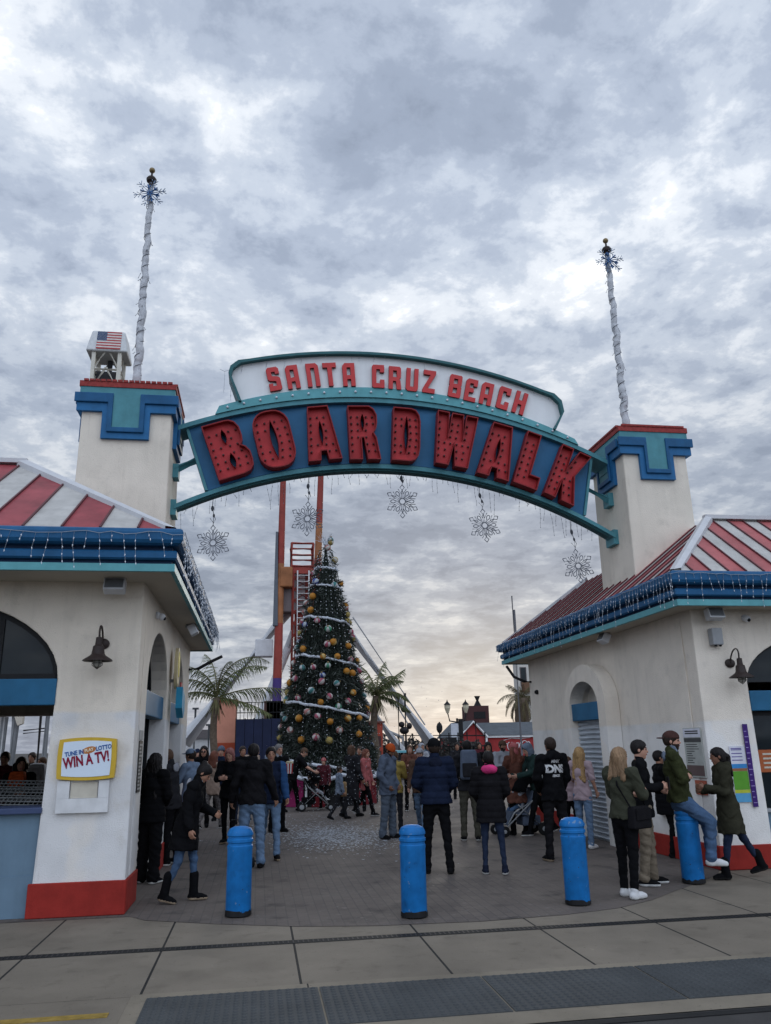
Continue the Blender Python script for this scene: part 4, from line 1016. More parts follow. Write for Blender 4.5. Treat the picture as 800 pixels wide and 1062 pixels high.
# projecting clown-coloured wall sign between the passage arches: round cream disc over a tilted blue panel
T = wthing('projecting_sign', 'round cream and yellow sign with a blue panel on the left passage wall', 'sign', (XL, 13.1, 2.6))
MB().prism([[(13.17+.21*math.cos(i*.2618), 2.92+.32*math.sin(i*.2618)) for i in range(24)]], lambda u, v: (XL+.12, u, v), (-.05, 0, 0)).build('disc', mat('sign_cream', (0.50, 0.42, 0.25), 0.5, 0.15), T)
MB().prism([[(13.17+.13*math.cos(i*.2618), 2.98+.2*math.sin(i*.2618)) for i in range(24)]], lambda u, v: (XL+.128, u, v), (-.007, 0, 0)).build('yellow_spot', mat('sign_yellow2', (0.55, 0.45, 0.06), 0.5), T)
MB().prism([[(12.98, 2.62), (13.36, 2.50), (13.42, 2.28), (13.22, 2.16), (12.96, 2.30)]], lambda u, v: (XL+.22, u, v), (-.10, 0, 0)).build('blue_panel', mat('sign_cyan', (0.03, 0.26, 0.42), 0.4), T)
MB().bx(XL+.16, XL+.18, 13.1, 13.3, 2.55, 2.70).build('red_nose', mat('poster_red', (0.33, 0.05, 0.05)), T)
MB().bx(XL-.0, XL+.12, 13.14, 13.2, 2.7, 2.75).build('bracket', grey_m, T)
# notices on the right kiosk
T = wthing('price_board', 'grey price board of small print on the right kiosk passage wall', 'notice', (XR, 11.1, 1.2))
y0, y1 = 10.80, 11.28
MB().bx(XR-.022, XR-.004, y0, y1, 1.17, 1.84).build('board', mat('board_grey', (0.40, 0.41, 0.38), 0.6), T)
MB().bx(XR-.027, XR-.023, y0+.01, y1-.01, 1.71, 1.83).build('header', mat('board_white', (0.60, 0.60, 0.66), 0.6), T)
MB().bx(XR-.027, XR-.023, y0+.01, y1-.01, 1.645, 1.70).build('dark_bar', mat('board_dark', (0.07, 0.07, 0.07), 0.6), T)
mb = MB(); rn = random.Random(4)
for i in range(9): mb.bx(XR-.0245, XR-.0225, y1-.05-rn.uniform(.12, .36), y1-.05, 1.36+i*.031, 1.37+i*.031)
for i in range(2): mb.bx(XR-.0285, XR-.0275, y0+.06, y1-.06, 1.755+i*.03, 1.772+i*.03)
mb.build('print_lines', mat('print_dark', (0.05, 0.05, 0.05), 0.7), T)
mb = MB(); mb.bx(XR-.026, XR-.023, y0+.01, y1-.01, 1.19, 1.33)
mb.build('footer', mat('board_maroon', (0.13, 0.09, 0.085), 0.6), T)
T = wthing('wall_notice', 'small orange red notice below the price board', 'notice', (XR, 10.98, .95))
MB().bx(XR-.016, XR-.004, 10.83, 11.12, .94, 1.13).build('sheet', mat('notice_red', (0.38, 0.10, 0.06), 0.6), T)
MB().bx(XR-.018, XR-.0165, 10.90, 11.0, 1.0, 1.03).build('print_lines', white_p, T)
qa, qb = onY(756.5, 774, YR-.02), onY(779, 832, YR-.02)
T = wthing('ride_height_poster', 'white blue and green poster behind the purple height ruler', 'poster', ((qa.x+qb.x)/2, YR, qb.z)); x0, x1, zt_, zb_ = qa.x, qb.x+.02, qa.z, qb.z; hh = zt_-zb_
MB().bx(x0, x1, YR-.016, YR-.004, zb_, zt_).build('sheet', mat('board_white', (.6, .6, .66)), T)
for nm, f0, f1, c in (('blue_stripe', .60, .68, (0.04, 0.22, 0.50)), ('brown_stripe', .55, .60, (0.28, 0.13, 0.06)), ('green_block', .22, .55, (0.10, 0.30, 0.03)), ('yellow_stripe', .16, .22, (0.45, 0.5, 0.05)), ('sky_stripe', .0, .16, (0.10, 0.33, 0.55))):
    MB().bx(x0+.002, x1-.002, YR-.0185, YR-.0162, zb_+f0*hh+.001, zb_+f1*hh-.001).build(nm, mat('poster_'+nm, c, 0.5), T)
mb = MB()
for f0 in (.95, .925, .86, .80, .74): mb.bx(x0+.02, x1-.05, YR-.0185, YR-.0162, zb_+f0*hh, zb_+(f0+.014)*hh)
mb.build('print_lines', mat('print_violet', (0.08, 0.05, 0.25), 0.6), T)
qa, qb = onY(772.5, 751, YR-.03), onY(783, 837, YR-.03)
T = wthing('height_ruler', 'tall dark purple height ruler on the right kiosk front', 'height ruler', (qa.x, YR, qb.z))
MB().bx(qa.x-.035, qa.x+.035, YR-.035, YR-.02, qb.z, qa.z).build('board', mat('ruler_purple', (0.045, 0.016, 0.14), 0.4), T)
mb = MB(); n_ = 14
for i in range(n_): mb.bx(qa.x-.030, qa.x-.030+(.035 if i % 3 else .055), YR-.0375, YR-.0352, qb.z+.05+i*(qa.z-qb.z-.08)/n_, qb.z+.058+i*(qa.z-qb.z-.08)/n_)
mb.build('marks', mat('ruler_marks', (0.35, 0.28, 0.55), 0.5), T)
q = onY(796, 790, YR+.155)
T = wthing('window_card', 'orange printed card in the right kiosk window', 'notice', (q.x, YR+.15, 1.2))
MB().bx(q.x-.12, q.x+.30, YR+.148, YR+.157, 1.22, 1.52).build('sheet', mat('card_orange', (0.36, 0.10, 0.035), 0.5), T)
mb = MB()
for i in range(4): mb.bx(q.x-.06, q.x+.10+.04*(i % 2), YR+.1455, YR+.1475, 1.27+i*.06, 1.295+i*.06)
mb.build('print_lines', mat('paper_tan', (.52, .48, .4)), T)

# ------------------------------------------------------------------ bollards
bol_blue = mat('bollard_blue', (0.007, 0.140, 0.40), 0.5, 0.25, 5, 0.15, 25, spec=0.22, streak=0.5)
t_, b_n = nodes_of(bol_blue)
for sc_v, lo_v, hi_v, col_v, am in ((16, .69, .72, (.16, .24, .34), .7), (7, .60, .80, (.004, .03, .09), .6), (34, .69, .72, (.03, .03, .035), .9)):
    tc_v = t_.nodes.new('ShaderNodeTexCoord'); nv = t_.nodes.new('ShaderNodeTexNoise'); nv.inputs['Scale'].default_value = sc_v; nv.inputs['Detail'].default_value = 4
    oi = t_.nodes.new('ShaderNodeObjectInfo'); ad_v = t_.nodes.new('ShaderNodeVectorMath'); ad_v.operation = 'ADD'
    t_.links.new(tc_v.outputs['Object'], ad_v.inputs[0]); t_.links.new(oi.outputs['Location'], ad_v.inputs[1]); t_.links.new(ad_v.outputs[0], nv.inputs[0])
    rv = t_.nodes.new('ShaderNodeMapRange'); rv.inputs['From Min'].default_value = lo_v; rv.inputs['From Max'].default_value = hi_v; rv.inputs['To Max'].default_value = am
    t_.links.new(nv.outputs[0], rv.inputs[0]); old_v = b_n.inputs['Base Color'].links[0].from_socket
    xv = t_.nodes.new('ShaderNodeMix'); xv.data_type = 'RGBA'; t_.links.new(rv.outputs[0], xv.inputs['Factor']); t_.links.new(old_v, xv.inputs['A']); xv.inputs['B'].default_value = (*col_v, 1)
    t_.links.new(xv.outputs['Result'], b_n.inputs['Base Color'])
def bollard(label, p):
    T = thing('bollard', label, 'bollard', p, 0, 'blue bollards across the entrance')
    MB().lathe([(.0, .0), (.125, .0), (.132, .02), (.132, .62), (.136, .64), (.136, .665), (.128, .675), (.128, .695), (.138, .705), (.138, .73), (.128, .74), (.128, .76), (.138, .77), (.138, .79), (.132, .805), (.115, .835), (.07, .855), (.0, .862)], (0, 0, .02), 32).build('post', bol_blue, T, smooth=True, auto=35)
    rn = random.Random(int(p[0]*100)); n = 26; mb = MB()
    mb.lathe([(.140, 0), (.1335+.004, .028)], (0, 0, .012), n)
    for i in range(n):
        v = Vector(mb.v[n+i]); mb.v[n+i] = (v.x, v.y, v.z+rn.uniform(-.006, .03))
    mb.build('scuffed_foot', black, T)
    return T
bollard('blue bollard in front of the man in blue jeans, nearest the prize sign', gnd(247, 950, .008))
bollard('blue bollard in the middle of the entrance, nearest the kerb', gnd(430, 951, .008))
bollard('blue bollard beside the woman in the olive jacket', gnd(600, 938, .008))
bollard('blue bollard that the man in the backward cap sits on', gnd(720, 916, .008))
# ------------------------------------------------------------------ Christmas tree
TX, TY = 2.07, 26.0
TREE = wthing('christmas_tree', 'tall cone Christmas tree of baubles, silver garlands and light strings', 'Christmas tree', (TX, TY, 0))
t_top, t_bot, r_bot = 8.2, .46, 1.66
def tree_r(z):
    t = min(1, max(0, (z-t_bot)/(t_top-t_bot))); return max(.10, r_bot*(1-t)**.92*1.0+.10*t)
needle_a = mat('needles_dark', (0.020, 0.027, 0.021), 0.8, 0.4, 3)
needle_b = mat('needles_mid', (0.040, 0.050, 0.040), 0.8, 0.4, 3)
needle_c = mat('needles_grey', (0.070, 0.075, 0.070), 0.8, 0.4, 3)
core = MB().lathe([(tree_r(z)-.16 if tree_r(z) > .2 else .05, z) for z in np.linspace(t_bot, t_top-.1, 26)], (TX, TY, 0), 28).build('trunk', mat('tree_core', (0.012, 0.016, 0.013), 0.9), TREE)
rn = random.Random(21); mb = MB()
for i in range(21000):
    t = 1-math.sqrt(rn.random()); z = t_bot+(t_top-t_bot-.05)*t; a = rn.random()*6.2832
    r = tree_r(z)+rn.gauss(-.05, .06)+.05*math.sin(z*9.5+a*2)+.03*math.sin(a*11+z*4); p = Vector((TX+r*math.cos(a), TY+r*math.sin(a), z))
    rad = Vector((math.cos(a), math.sin(a), 0)); tn = Vector((-math.sin(a), math.cos(a), 0))
    d = (rad*rn.uniform(.3, 1.0)+tn*rn.uniform(-.8, .8)+Vector((0, 0, rn.uniform(-1.1, .4)))).normalized(); ln = rn.uniform(.08, .24); w_ = rn.uniform(.010, .022)
    s_ = d.cross(Vector((rn.uniform(-1, 1), rn.uniform(-1, 1), rn.uniform(-1, 1)))).normalized()*w_
    mb.add([p-s_, p+s_, p+d*ln+s_*.3, p+d*ln-s_*.3], [(0, 1, 2, 3)], rn.choice((0, 0, 0, 1, 1, 2)))
fo = mb.build('foliage', [needle_a, needle_b, needle_c], TREE, fix=False); fo['kind'] = 'stuff'
# vertical light strings
wi, bu = MB(), MB()
for k in range(46):
    a = 2*math.pi*k/46+rn.uniform(-.03, .03); z = t_bot+.05; line = []
    while z < t_top*.97:
        r = tree_r(z)+.035+rn.uniform(-.01, .02); p = Vector((TX+r*math.cos(a), TY+r*math.sin(a), z)); line.append(p)
        if rn.random() < .55 and (k % 2 == 0): bu.ball(p+Vector((math.cos(a), math.sin(a), 0))*.022, .0135, 4)
        z += .125
    wi.tube(line, .004, 3, caps=False)
wi.build('light_wire', mat('tree_wire', (0.03, 0.04, 0.035), .7), TREE, fix=False); b_ = bu.build('light_bulbs', bulb_w, TREE, fix=False); b_['kind'] = 'stuff'
# tinsel garlands, tilted rings that droop between their ties
tinsel = mat('tinsel_silver', (0.52, 0.55, 0.60), 0.4, 0.3, 40, 0.6, 80)
for zf, tilt, rr in ((1.18, -.13, .05), (2.75, -.17, .046), (4.15, -.16, .042), (5.35, -.15, .038), (6.38, -.12, .028), (6.95, -.08, .03)):
    zf = 1.7+(zf-1.7)*1.074; pts, rs = [], []; n = 120
    for i in range(n+1):
        a = 2*math.pi*i/n; zz = zf+tilt*math.cos(a)*2*(tree_r(zf)/r_bot)-.06*abs(math.sin(a*4))+.02*math.sin(a*9)
        r = tree_r(zz)+.055; pts.append((TX+r*math.cos(a), TY+r*math.sin(a), zz)); rs.append(rr*rn.uniform(.75, 1.2))
    mb = MB(); mb.tube(pts, rs, 7)
    for i in range(900):
        j = rn.randrange(n); p = Vector(pts[j]).lerp(Vector(pts[j+1]), rn.random()); d = Vector((rn.gauss(0, 1), rn.gauss(0, 1), rn.gauss(0, 1))).normalized()*(rr+.03)
        s_ = d.cross(Vector((0, 0, 1))).normalized()*.006; mb.add([p-s_, p+s_, p+d], [(0, 1, 2)])
    mb.build('garland', tinsel, TREE, fix=False)
# baubles read off the photograph, on the cone's near side
orb = {'o': ((0.52, 0.22, 0.03), (0.60, 0.42, 0.16)), 'p': ((0.45, 0.11, 0.16), (0.60, 0.55, 0.52)), 'w': ((0.58, 0.56, 0.52), (0.45, 0.20, 0.18)),
       't': ((0.07, 0.22, 0.22), (0.55, 0.58, 0.58)), 'g': ((0.08, 0.30, 0.18), (0.58, 0.60, 0.58)), 'b': ((0.06, 0.09, 0.30), (0.50, 0.55, 0.6)), 'y': ((0.42, 0.32, 0.10), (0.62, 0.58, 0.48))}
for k_, (a_, b_) in orb.items():
    mat('bauble_'+k_+'_main', [c*.68 for c in a_], 0.5, 0.15); mat('bauble_'+k_+'_stripe', [c*.66 for c in b_], 0.5, 0.15)
spec_ = """470,343o 462,392o 486,430p 441,445b 523,460g 435,533o 540,508o 595,522o 554,560o 602,570p 433,601t 472,598p 522,592g 587,613o 608,620o 503,627b 552,657t 463,683t
375,713t 416,709p 528,704p 497,725o 593,721p 371,785t 421,783o 486,776p 530,795o 593,783o 634,782o 665,767p 390,826w 564,825w 631,840o 351,853y 428,861o 480,851p 527,863y 594,297o
545,302t 608,375o 592,385w 616,408y 590,430y 625,437y 626,470p 609,489p 629,495y 645,575o 632,610p 533,140t 552,148y 521,168w 545,212y 470,258p 480,290b 440,368w 436,400w 425,435p
413,475y 402,528t 398,585w 370,655o 362,690y 345,720y 660,600t 668,650p 676,700t 682,745o 520,515p 500,650p 450,760w 560,740g 408,640p 612,690o 345,770t 340,815w 505,560o""".split()
n_b = 0
for it in spec_:
    xy, c = it[:-1], it[-1]; zx, zy = map(float, xy.split(',')); px, py = 190+zx/3.478, 520+zy/3.478
    d = ray(px, py).normalized(); o_ = Vector((0, 0, CAM_H)); best = None
    t = 15.0
    while t < 36:
        p = o_+d*t; rr = math.hypot(p.x-TX, p.y-TY)-(tree_r(p.z)+.06)
        if best is None or rr < best[0]: best = (rr, t, p)
        if rr <= 0: best = (rr, t, p); break
        t += .05
    p = best[2]; a = math.atan2(p.y-TY, p.x-TX); r = tree_r(p.z)+.07
    p = Vector((TX+r*math.cos(a), TY+r*math.sin(a), p.z))
    mbo = MB(); mbo.ball((0, 0, 0), .106*rn.uniform(.88, 1.08), 18, wedges=[0, 1, 0, 1, 0, 1] if c in 'pwtgb' else [0, 0, 0, 0, 1, 0])
    mbo.lathe([(.03, .10), (.03, .13), (.0, .13)], (0, 0, 0), 8, 2)
    o = mbo.build('bauble', [MATS['bauble_'+c+'_main'], MATS['bauble_'+c+'_stripe'], gold], TREE, smooth=True, fix=False)
    o.matrix_parent_inverse = Matrix(); o.location = p-Vector((TX, TY, 0)); o.rotation_euler = (rn.uniform(-.9, .9), rn.uniform(-.9, .9), rn.uniform(0, 6)); n_b += 1
for i in range(22):     # the far side carries baubles too
    z = rn.uniform(.8, 6.3); a = rn.uniform(.15, 2.99); r = tree_r(z)+.07; c = rn.choice('opwtgby')
    o = MB().ball((0, 0, 0), .098, 14, wedges=[0, 1, 0, 1, 0, 1]).build('bauble', [MATS['bauble_'+c+'_main'], MATS['bauble_'+c+'_stripe']], TREE, smooth=True, fix=False)
    o.matrix_parent_inverse = Matrix(); o.location = (r*math.cos(a), r*math.sin(a), z)
mb = MB()
for i in range(26):
    d = Vector((rn.gauss(0, 1), rn.gauss(0, 1), abs(rn.gauss(0, 1))+.2)).normalized(); mb.tube([(TX, TY, t_top), Vector((TX, TY, t_top))+d*rn.uniform(.22, .5)], [.012, .003], 4)
mb.ball((TX, TY, t_top), .09, 8)
mb.build('star', tinsel, TREE, fix=False)
# skirted stand
st = MB().lathe([(1.62, .012), (1.62, .50), (1.50, .56), (1.0, .58)], (TX, TY, 0), 24).build('stand', mat('stand_dark', (0.02, 0.02, 0.022), .8), TREE)
def panel(a0, a1, z0, z1, m_, nm):
    A = [(TX+1.66*math.cos(a0+(a1-a0)*i/4), TY+1.66*math.sin(a0+(a1-a0)*i/4)) for i in range(5)]; mb = MB()
    for p, q in zip(A, A[1:]): mb.quad((*p, z0), (*q, z0), (*q, z1), (*p, z1)); 
    o = mb.build(nm, m_, st); s_ = o.modifiers.new('thick', 'SOLIDIFY'); s_.thickness = .03; return o
mag, rds = mat('panel_magenta', (0.22, 0.015, 0.085), 0.7), mat('panel_red', (0.14, 0.012, 0.018), 0.7)
panel(R(180), R(214), .02, .80, mag, 'panel'); panel(R(217), R(243), .02, .80, mag, 'panel'); panel(R(245), R(247), .02, .85, white_p, 'post'); panel(R(252), R(268), .02, .62, rds, 'panel'); panel(R(300), R(330), .02, .7, rds, 'panel'); panel(R(120), R(150), .02, .7, mag, 'panel')
pts = [(TX+1.72*math.cos(R(a)), TY+1.72*math.sin(R(a)), .83+.05*math.sin(a*.25)) for a in range(0, 361, 6)]
MB().tube(pts, .06, 7).build('skirt_garland', tinsel, st)

# ------------------------------------------------------------------ rides behind
ride_red, ride_org, ride_pur = mat('ride_red', (0.25, 0.045, 0.034), 0.5, .25, 1), mat('ride_orange', (0.30, 0.12, 0.05), 0.5, .3, 1), mat('ride_purple', (0.06, 0.035, 0.16), 0.45, .15, 1)
RY = 58.0
RIDE = wthing('swing_ride', 'tall fairground swing ride with two red masts, ladder tower and white legs', 'ride', (4.0, RY, 0))
def mast(px0, py0, px1, py1, r0, r1, y):
    a, b = onY(px0, py0, y), onY(px1, py1, y); mb = MB(); n = 40; segs = []
    zs = lin(a.z, b.z, n)
    for i in range(n):
        t = i/n; m_ = 2 if t < .07 else (0 if t < .42 else (1 if t < .64 else (0 if t < .84 else 2)))
        segs += [m_]*12
    mb.tube([a.lerp(b, i/n) for i in range(n+1)], [r0+(r1-r0)*i/n for i in range(n+1)], 12, 0); mb.m = segs+[0, 2]
    return mb.build('mast', [ride_red, ride_org, ride_pur], RIDE, smooth=True, auto=40)
mast(294.5, 475, 286.5, 748, .21, .34, RY); mast(333.5, 475, 328, 640, .22, .32, RY+3)
mb = MB()
a, b = onY(311, 770, RY+1), onY(322, 770, RY+1); tp = onY(318, 567, RY+1); x0, x1 = onY(303, 660, RY+1).x, onY(324, 660, RY+1).x
zt_ = onY(315, 590, RY+1).z
for x in (x0, x1):
    for y in (RY+.4, RY+1.9): mb.tube([(x, y, 0), (x, y, zt_)], .13, 6)
for i in range(16):
    z = 1+i*(zt_-1)/16; z2 = z+(zt_-1)/16; mb.tube([(x0, RY+.4, z), (x1, RY+.4, z2)], .06, 5); mb.tube([(x1, RY+.4, z), (x0, RY+.4, z2)], .06, 5); mb.tube([(x0, RY+.4, z), (x1, RY+.4, z)], .06, 5)
mb.bx(x0+.15, x1-.15, RY+.7, RY+.9, 2, zt_-.5)
mb.build('ladder_tower', ride_red, RIDE)
mb = MB(); lx = (x0+x1)/2
for x in (lx-.42, lx+.42): mb.tube([(x, RY+.2, 1), (x, RY+.2, zt_-.3)], .06, 5)
z = 1.2
while z < zt_-.4: mb.tube([(lx-.42, RY+.2, z), (lx+.42, RY+.2, z)], .04, 4); z += .45
mb.build('ladder', white_p, RIDE)
mb = MB(); zt2 = onY(317, 566, RY+1).z
cx0, cx1 = onY(303.5, 590, RY+1).x-.1, onY(323, 590, RY+1).x+.1
for x in (cx0, cx1):
    for y in (RY+.3, RY+2): mb.tube([(x, y, zt_), (x, y, zt2)], .11, 5)
for z in (zt_+.05, (zt_+zt2)/2, zt2):
    mb.tube([(cx0, RY+.3, z), (cx1, RY+.3, z), (cx1, RY+2, z), (cx0, RY+2, z), (cx0, RY+.3, z)], .10, 5)
mb.bx(cx0, cx1, RY+.3, RY+2, zt_-.5, zt_)
mb.build('platform_cage', ride_red, RIDE)
q = onY(297, 599, RY); bevel(MB().box((q.x, RY+.2, q.z), (.9, 1.2, 1.5)).build('drive_housing', ride_org, RIDE), .1)
q = onY(303, 615, RY+1); bevel(MB().box((q.x, RY+1, q.z), (1.9, 1.2, 3.0)).build('motor_box', mat('ride_grey', (0.16, 0.13, 0.13), 0.6), RIDE), .08)
q = onY(286.5, 600, RY); bevel(MB().box((q.x, RY-.1, q.z), (.35, .5, 7.0), top=.5).build('fin', mat('ride_slate', (0.10, 0.11, 0.13), .5), RIDE), .05)
leg_w = mat('leg_white', (0.58, 0.585, 0.60), 0.45, 0.1, 2, streak=0.1)
for pts, r in ((((318, 610), (205, 752)), .58), (((322, 590), (299, 672), (252, 790)), .30), (((350, 640), (437, 757)), .46), (((352, 690), (410, 770)), .38)):
    P_ = [onY(px, py, RY+2) for px, py in pts]; P_[-1] = P_[-1]+(P_[-1]-P_[-2])*.12
    P_[-1].z = max(P_[-1].z, 0); MB().tube(P_, r, 12).build('support_leg', leg_w, RIDE, smooth=True, auto=40)
for pts in (((366, 640), (441, 752)), ((356, 640), (424, 752))):
    P_ = [onY(px, py, RY+1.2) for px, py in pts]; MB().tube(P_, .055, 6).build('leg_rail', grey_m, RIDE)
q0, q1 = onY(265, 664, RY+2), onY(283, 682, RY+2)
bevel(MB().bx(q0.x, q1.x, RY+1.2, RY+2.2, q1.z, q0.z).build('joint_plate', leg_w, RIDE), .08)
# the gondola base, loading deck and railing under the masts
q0, q1 = onY(272, 728, RY-3), onY(300, 752, RY-3)
mb = MB(); mb.bx(q0.x, q1.x, RY-4, RY-1, q1.z, q1.z+.3)
for i in range(8): mb.box((q0.x+.3+i*(q1.x-q0.x-.6)/7, RY-4, q1.z+.9), (.35, .5, 1.2))
mb.build('seat_row', mat('seat_brown', (0.09, 0.045, 0.04), .7), RIDE)
MB().bx(q0.x-.3, q1.x+4, RY-4.4, RY+3, 0, q1.z-.02).build('loading_deck', mat('deck_dark', (0.05, 0.03, 0.03), .8), RIDE)

# flag-topped lattice ride tower behind the left gate tower
FY = 36.0
tl, tr = onY(91, 372, FY), onY(131, 372, FY); zt_ = onY(110, 343, FY).z; zb_ = onY(112, 366, FY).z
fx0, fx1 = tl.x+.12, tr.x-.15; fw = fx1-fx0
FT = wthing('ride_tower', 'white lattice ride tower with flag panels round its top', 'ride', ((fx0+fx1)/2, FY, 0))
cream = mat('tower_cream', (0.58, 0.55, 0.48), 0.6, 0.1, 2)
mb = MB()
for x in (fx0+.15, fx1-.15):
    for y in (FY, FY+fw-.3): mb.box((x, y, zb_/2), (.17, .17, zb_))
mb.build('columns', cream, FT)
mb = MB(); z = 1.0; i = 0
while z < zb_-.2:
    for (xa, ya, xb, yb) in ((fx0+.15, FY, fx1-.15, FY), (fx0+.15, FY+fw-.3, fx1-.15, FY+fw-.3), (fx0+.15, FY, fx0+.15, FY+fw-.3), (fx1-.15, FY, fx1-.15, FY+fw-.3)):
        mb.tube([(xa, ya, z), (xb, yb, z)], .09, 4); mb.tube([(xa, ya, z), ((xa+xb)/2, (ya+yb)/2, z+1.1)], .075, 4); mb.tube([(xb, yb, z), ((xa+xb)/2, (ya+yb)/2, z+1.1)], .05, 4)
    z += 1.0
mb.build('bracing', cream, FT)
mb = MB(); mb.box(((fx0+fx1)/2-.1, FY+.9, zb_-1.3), (1.25, .9, 1.1)); mb.box(((fx0+fx1)/2+.3, FY+.7, zb_-2.6), (.7, .6, .7)); mb.tube([((fx0+fx1)/2, FY+.9, 1), ((fx0+fx1)/2, FY+.9, zb_)], .12, 8)
mb.build('machinery', mat('machine_dark', (0.05, 0.05, 0.055), .6), FT)
hd = MB(); e = .22; o_ = 0
hd.add([(fx0-e, FY-e, zb_), (fx1+e, FY-e, zb_), (fx1+e, FY+fw+e-.3, zb_), (fx0-e, FY+fw+e-.3, zb_), (fx0-.02, FY-.02, zt_), (fx1+.02, FY-.02, zt_), (fx1+.02, FY+fw-.3, zt_), (fx0, FY+fw-.3, zt_)], [(0, 3, 2, 1), (4, 5, 6, 7), (0, 1, 5, 4), (1, 2, 6, 5), (2, 3, 7, 6), (3, 0, 4, 7)])
hb = bevel(hd.build('head_box', mat('head_white', (0.56, 0.57, 0.57), .5), FT), .12, 3)
H_ = zt_-zb_; fl = MB(); xx0, xx1 = fx0+.25, fx1-.12
pt = lambda u, v: (xx0+(xx1-xx0)*u, FY-e-.012+(e-.02)*v, zb_+.10+(H_-.16)*v)
for i in range(13):
    v0, v1 = i/13, (i+1)/13; u0 = .4 if i >= 6 else 0
    fl.quad(pt(u0, v0), pt(1, v0), pt(1, v1), pt(u0, v1), 0 if i % 2 == 0 else 1)
fl.quad(pt(0, 6/13), pt(.4, 6/13), pt(.4, 1), pt(0, 1), 2)
rn2 = random.Random(2)
for i in range(9):
    for j in range(11):
        if (i+j) % 2: continue
        u, v = .02+.36*(j+.5)/11, 6/13+(7/13)*(i+.5)/9; s_ = .013
        a_, b_, c_, d_ = pt(u-s_, v), pt(u, v-s_*1.4), pt(u+s_, v), pt(u, v+s_*1.4); k_ = Vector((0, -.004, 0))
        fl.quad(*[Vector(q)+k_ for q in (a_, b_, c_, d_)], 1)
fo_ = fl.build('flag_panel', [mat('flag_red', (0.36, 0.05, 0.05), .6), mat('flag_white', (.55, .53, .5), .6), mat('flag_navy', (0.02, 0.05, 0.12), .6)], hb, fix=False)
bs = MB()
bs.add([(fx0-e-.01, FY+.1, zb_+.15), (fx0-e-.01, FY+fw-.4, zb_+.15), (fx0-.03-.02, FY+fw-.5, zt_-.15), (fx0-.05, FY+.2, zt_-.15)], [(0, 1, 2, 3)])
bs.build('side_panel', mat('panel_brown', (0.16, 0.08, 0.06), .6), hb)

# ------------------------------------------------------------------ palms
def palm(label, x, y, hub, fronds, seed, tr=.16, greens=((0.055, 0.065, 0.022), (0.085, 0.095, 0.035))):
    T = thing('palm_tree', label, 'palm', (x, y, 0), 0, 'palm trees'); rn = random.Random(seed)
    pts = [(.06*math.sin(i*.5), .05*math.cos(i*.7), hub*i/14) for i in range(15)]
    MB().tube(pts, [tr*(1.15-.25*i/14+.06*(i % 2)) for i in range(15)], 10).build('trunk', mat('palm_trunk', (0.10, 0.075, 0.055), .9, .35, 9, .8, 14), T, smooth=True)
    mb = MB(); top_ = Vector(pts[-1])
    for (az, el, ln, droop, tint) in fronds:
        d = Vector((math.sin(R(az)), math.cos(R(az)), 0)); n = 22; path = []
        p = top_.copy(); e_ = R(el)
        for i in range(n+1):
            path.append(p.copy()); p = p+(d*math.cos(e_)+Vector((0, 0, math.sin(e_))))*(ln/n); e_ -= R(droop)/n
        mb.tube(path, [.030*(1-i/n)+.006 for i in range(n+1)], 5, 2)
        sd = Vector((d.y, -d.x, 0))
        for i in range(2, n+1):
            for s_ in (-1, 1):
                for q in range(2):
                    f = (i+q*.5)/n; L_ = min(.85 if ln < 3.3 or seed != 33 else 1.0, ln*.25)*math.sin(math.pi*min(1, f*.92+.06))**.6*rn.uniform(.7, 1.15)
                    tng = (path[min(i, n)]-path[i-1]).normalized()
                    dv = (sd*s_*rn.uniform(.55, .9)+tng*.75+Vector((0, 0, -.45-.9*rn.random()))).normalized()
                    b0 = path[i-1].lerp(path[min(i, n)], q*.5); wv = tng.cross(dv).cross(dv).normalized()*.017
                    mid = b0+dv*L_*.55; tip = mid+(dv+Vector((0, 0, -.85))).normalized()*L_*.5
                    m_ = tint if rn.random() < .75 else 1-min(tint, 1)
                    mb.add([b0-wv, b0+wv, mid+wv*.9, mid-wv*.9, tip], [(0, 1, 2, 3), (3, 2, 4)], m_)
    for k_ in range(26):
        a_ = rn.random()*6.28; e1 = top_+Vector((math.cos(a_)*.16, math.sin(a_)*.16, -rn.uniform(.05, .3))); e2 = e1+Vector((math.cos(a_)*rn.uniform(.1, .4), math.sin(a_)*rn.uniform(.1, .4), -rn.uniform(.3, .9))); w3 = Vector((-math.sin(a_), math.cos(a_), 0))*.03
        mb.add([e1-w3, e1+w3, e2+w3*.4, e2-w3*.4], [(0, 1, 2, 3)], 2)
    cr_ = mb.build('crown', [mat('frond_a%d' % seed, greens[0], .6, .3, 5), mat('frond_b%d' % seed, greens[1], .6, .3, 5), mat('frond_rib', (0.10, 0.09, 0.04), .7)], T, fix=False)
    return T
q = onY(224, 724, 36); palm('palm with long drooping fronds beside the orange stall, left of the tree', q.x, 36, q.z, [(-80, 60, 2.9, 110, 0), (-66, 30, 2.4, 70, 1), (55, 86, 3.9, 118, 0), (70, 74, 3.0, 92, 1), (82, 22, 3.6, 38, 0), (160, 80, 2.8, 100, 0), (-25, 88, 2.9, 80, 1), (-120, 76, 2.7, 96, 0), (95, -4, 2.6, 30, 1)], 31, .15)
q = onY(389, 722, 33); palm('palm peeping out from behind the right edge of the Christmas tree', q.x, 33, q.z, [(60, 45, 2.0, 20, 1), (70, 62, 1.6, 80, 0), (30, 80, 2.0, 60, 0), (-30, 78, 2.1, 70, 1), (-80, 60, 2.2, 90, 0), (110, 30, 1.6, 90, 0), (150, 70, 1.8, 100, 1), (200, 55, 1.8, 100, 0), (80, -5, 1.7, 40, 0)], 32, .14)
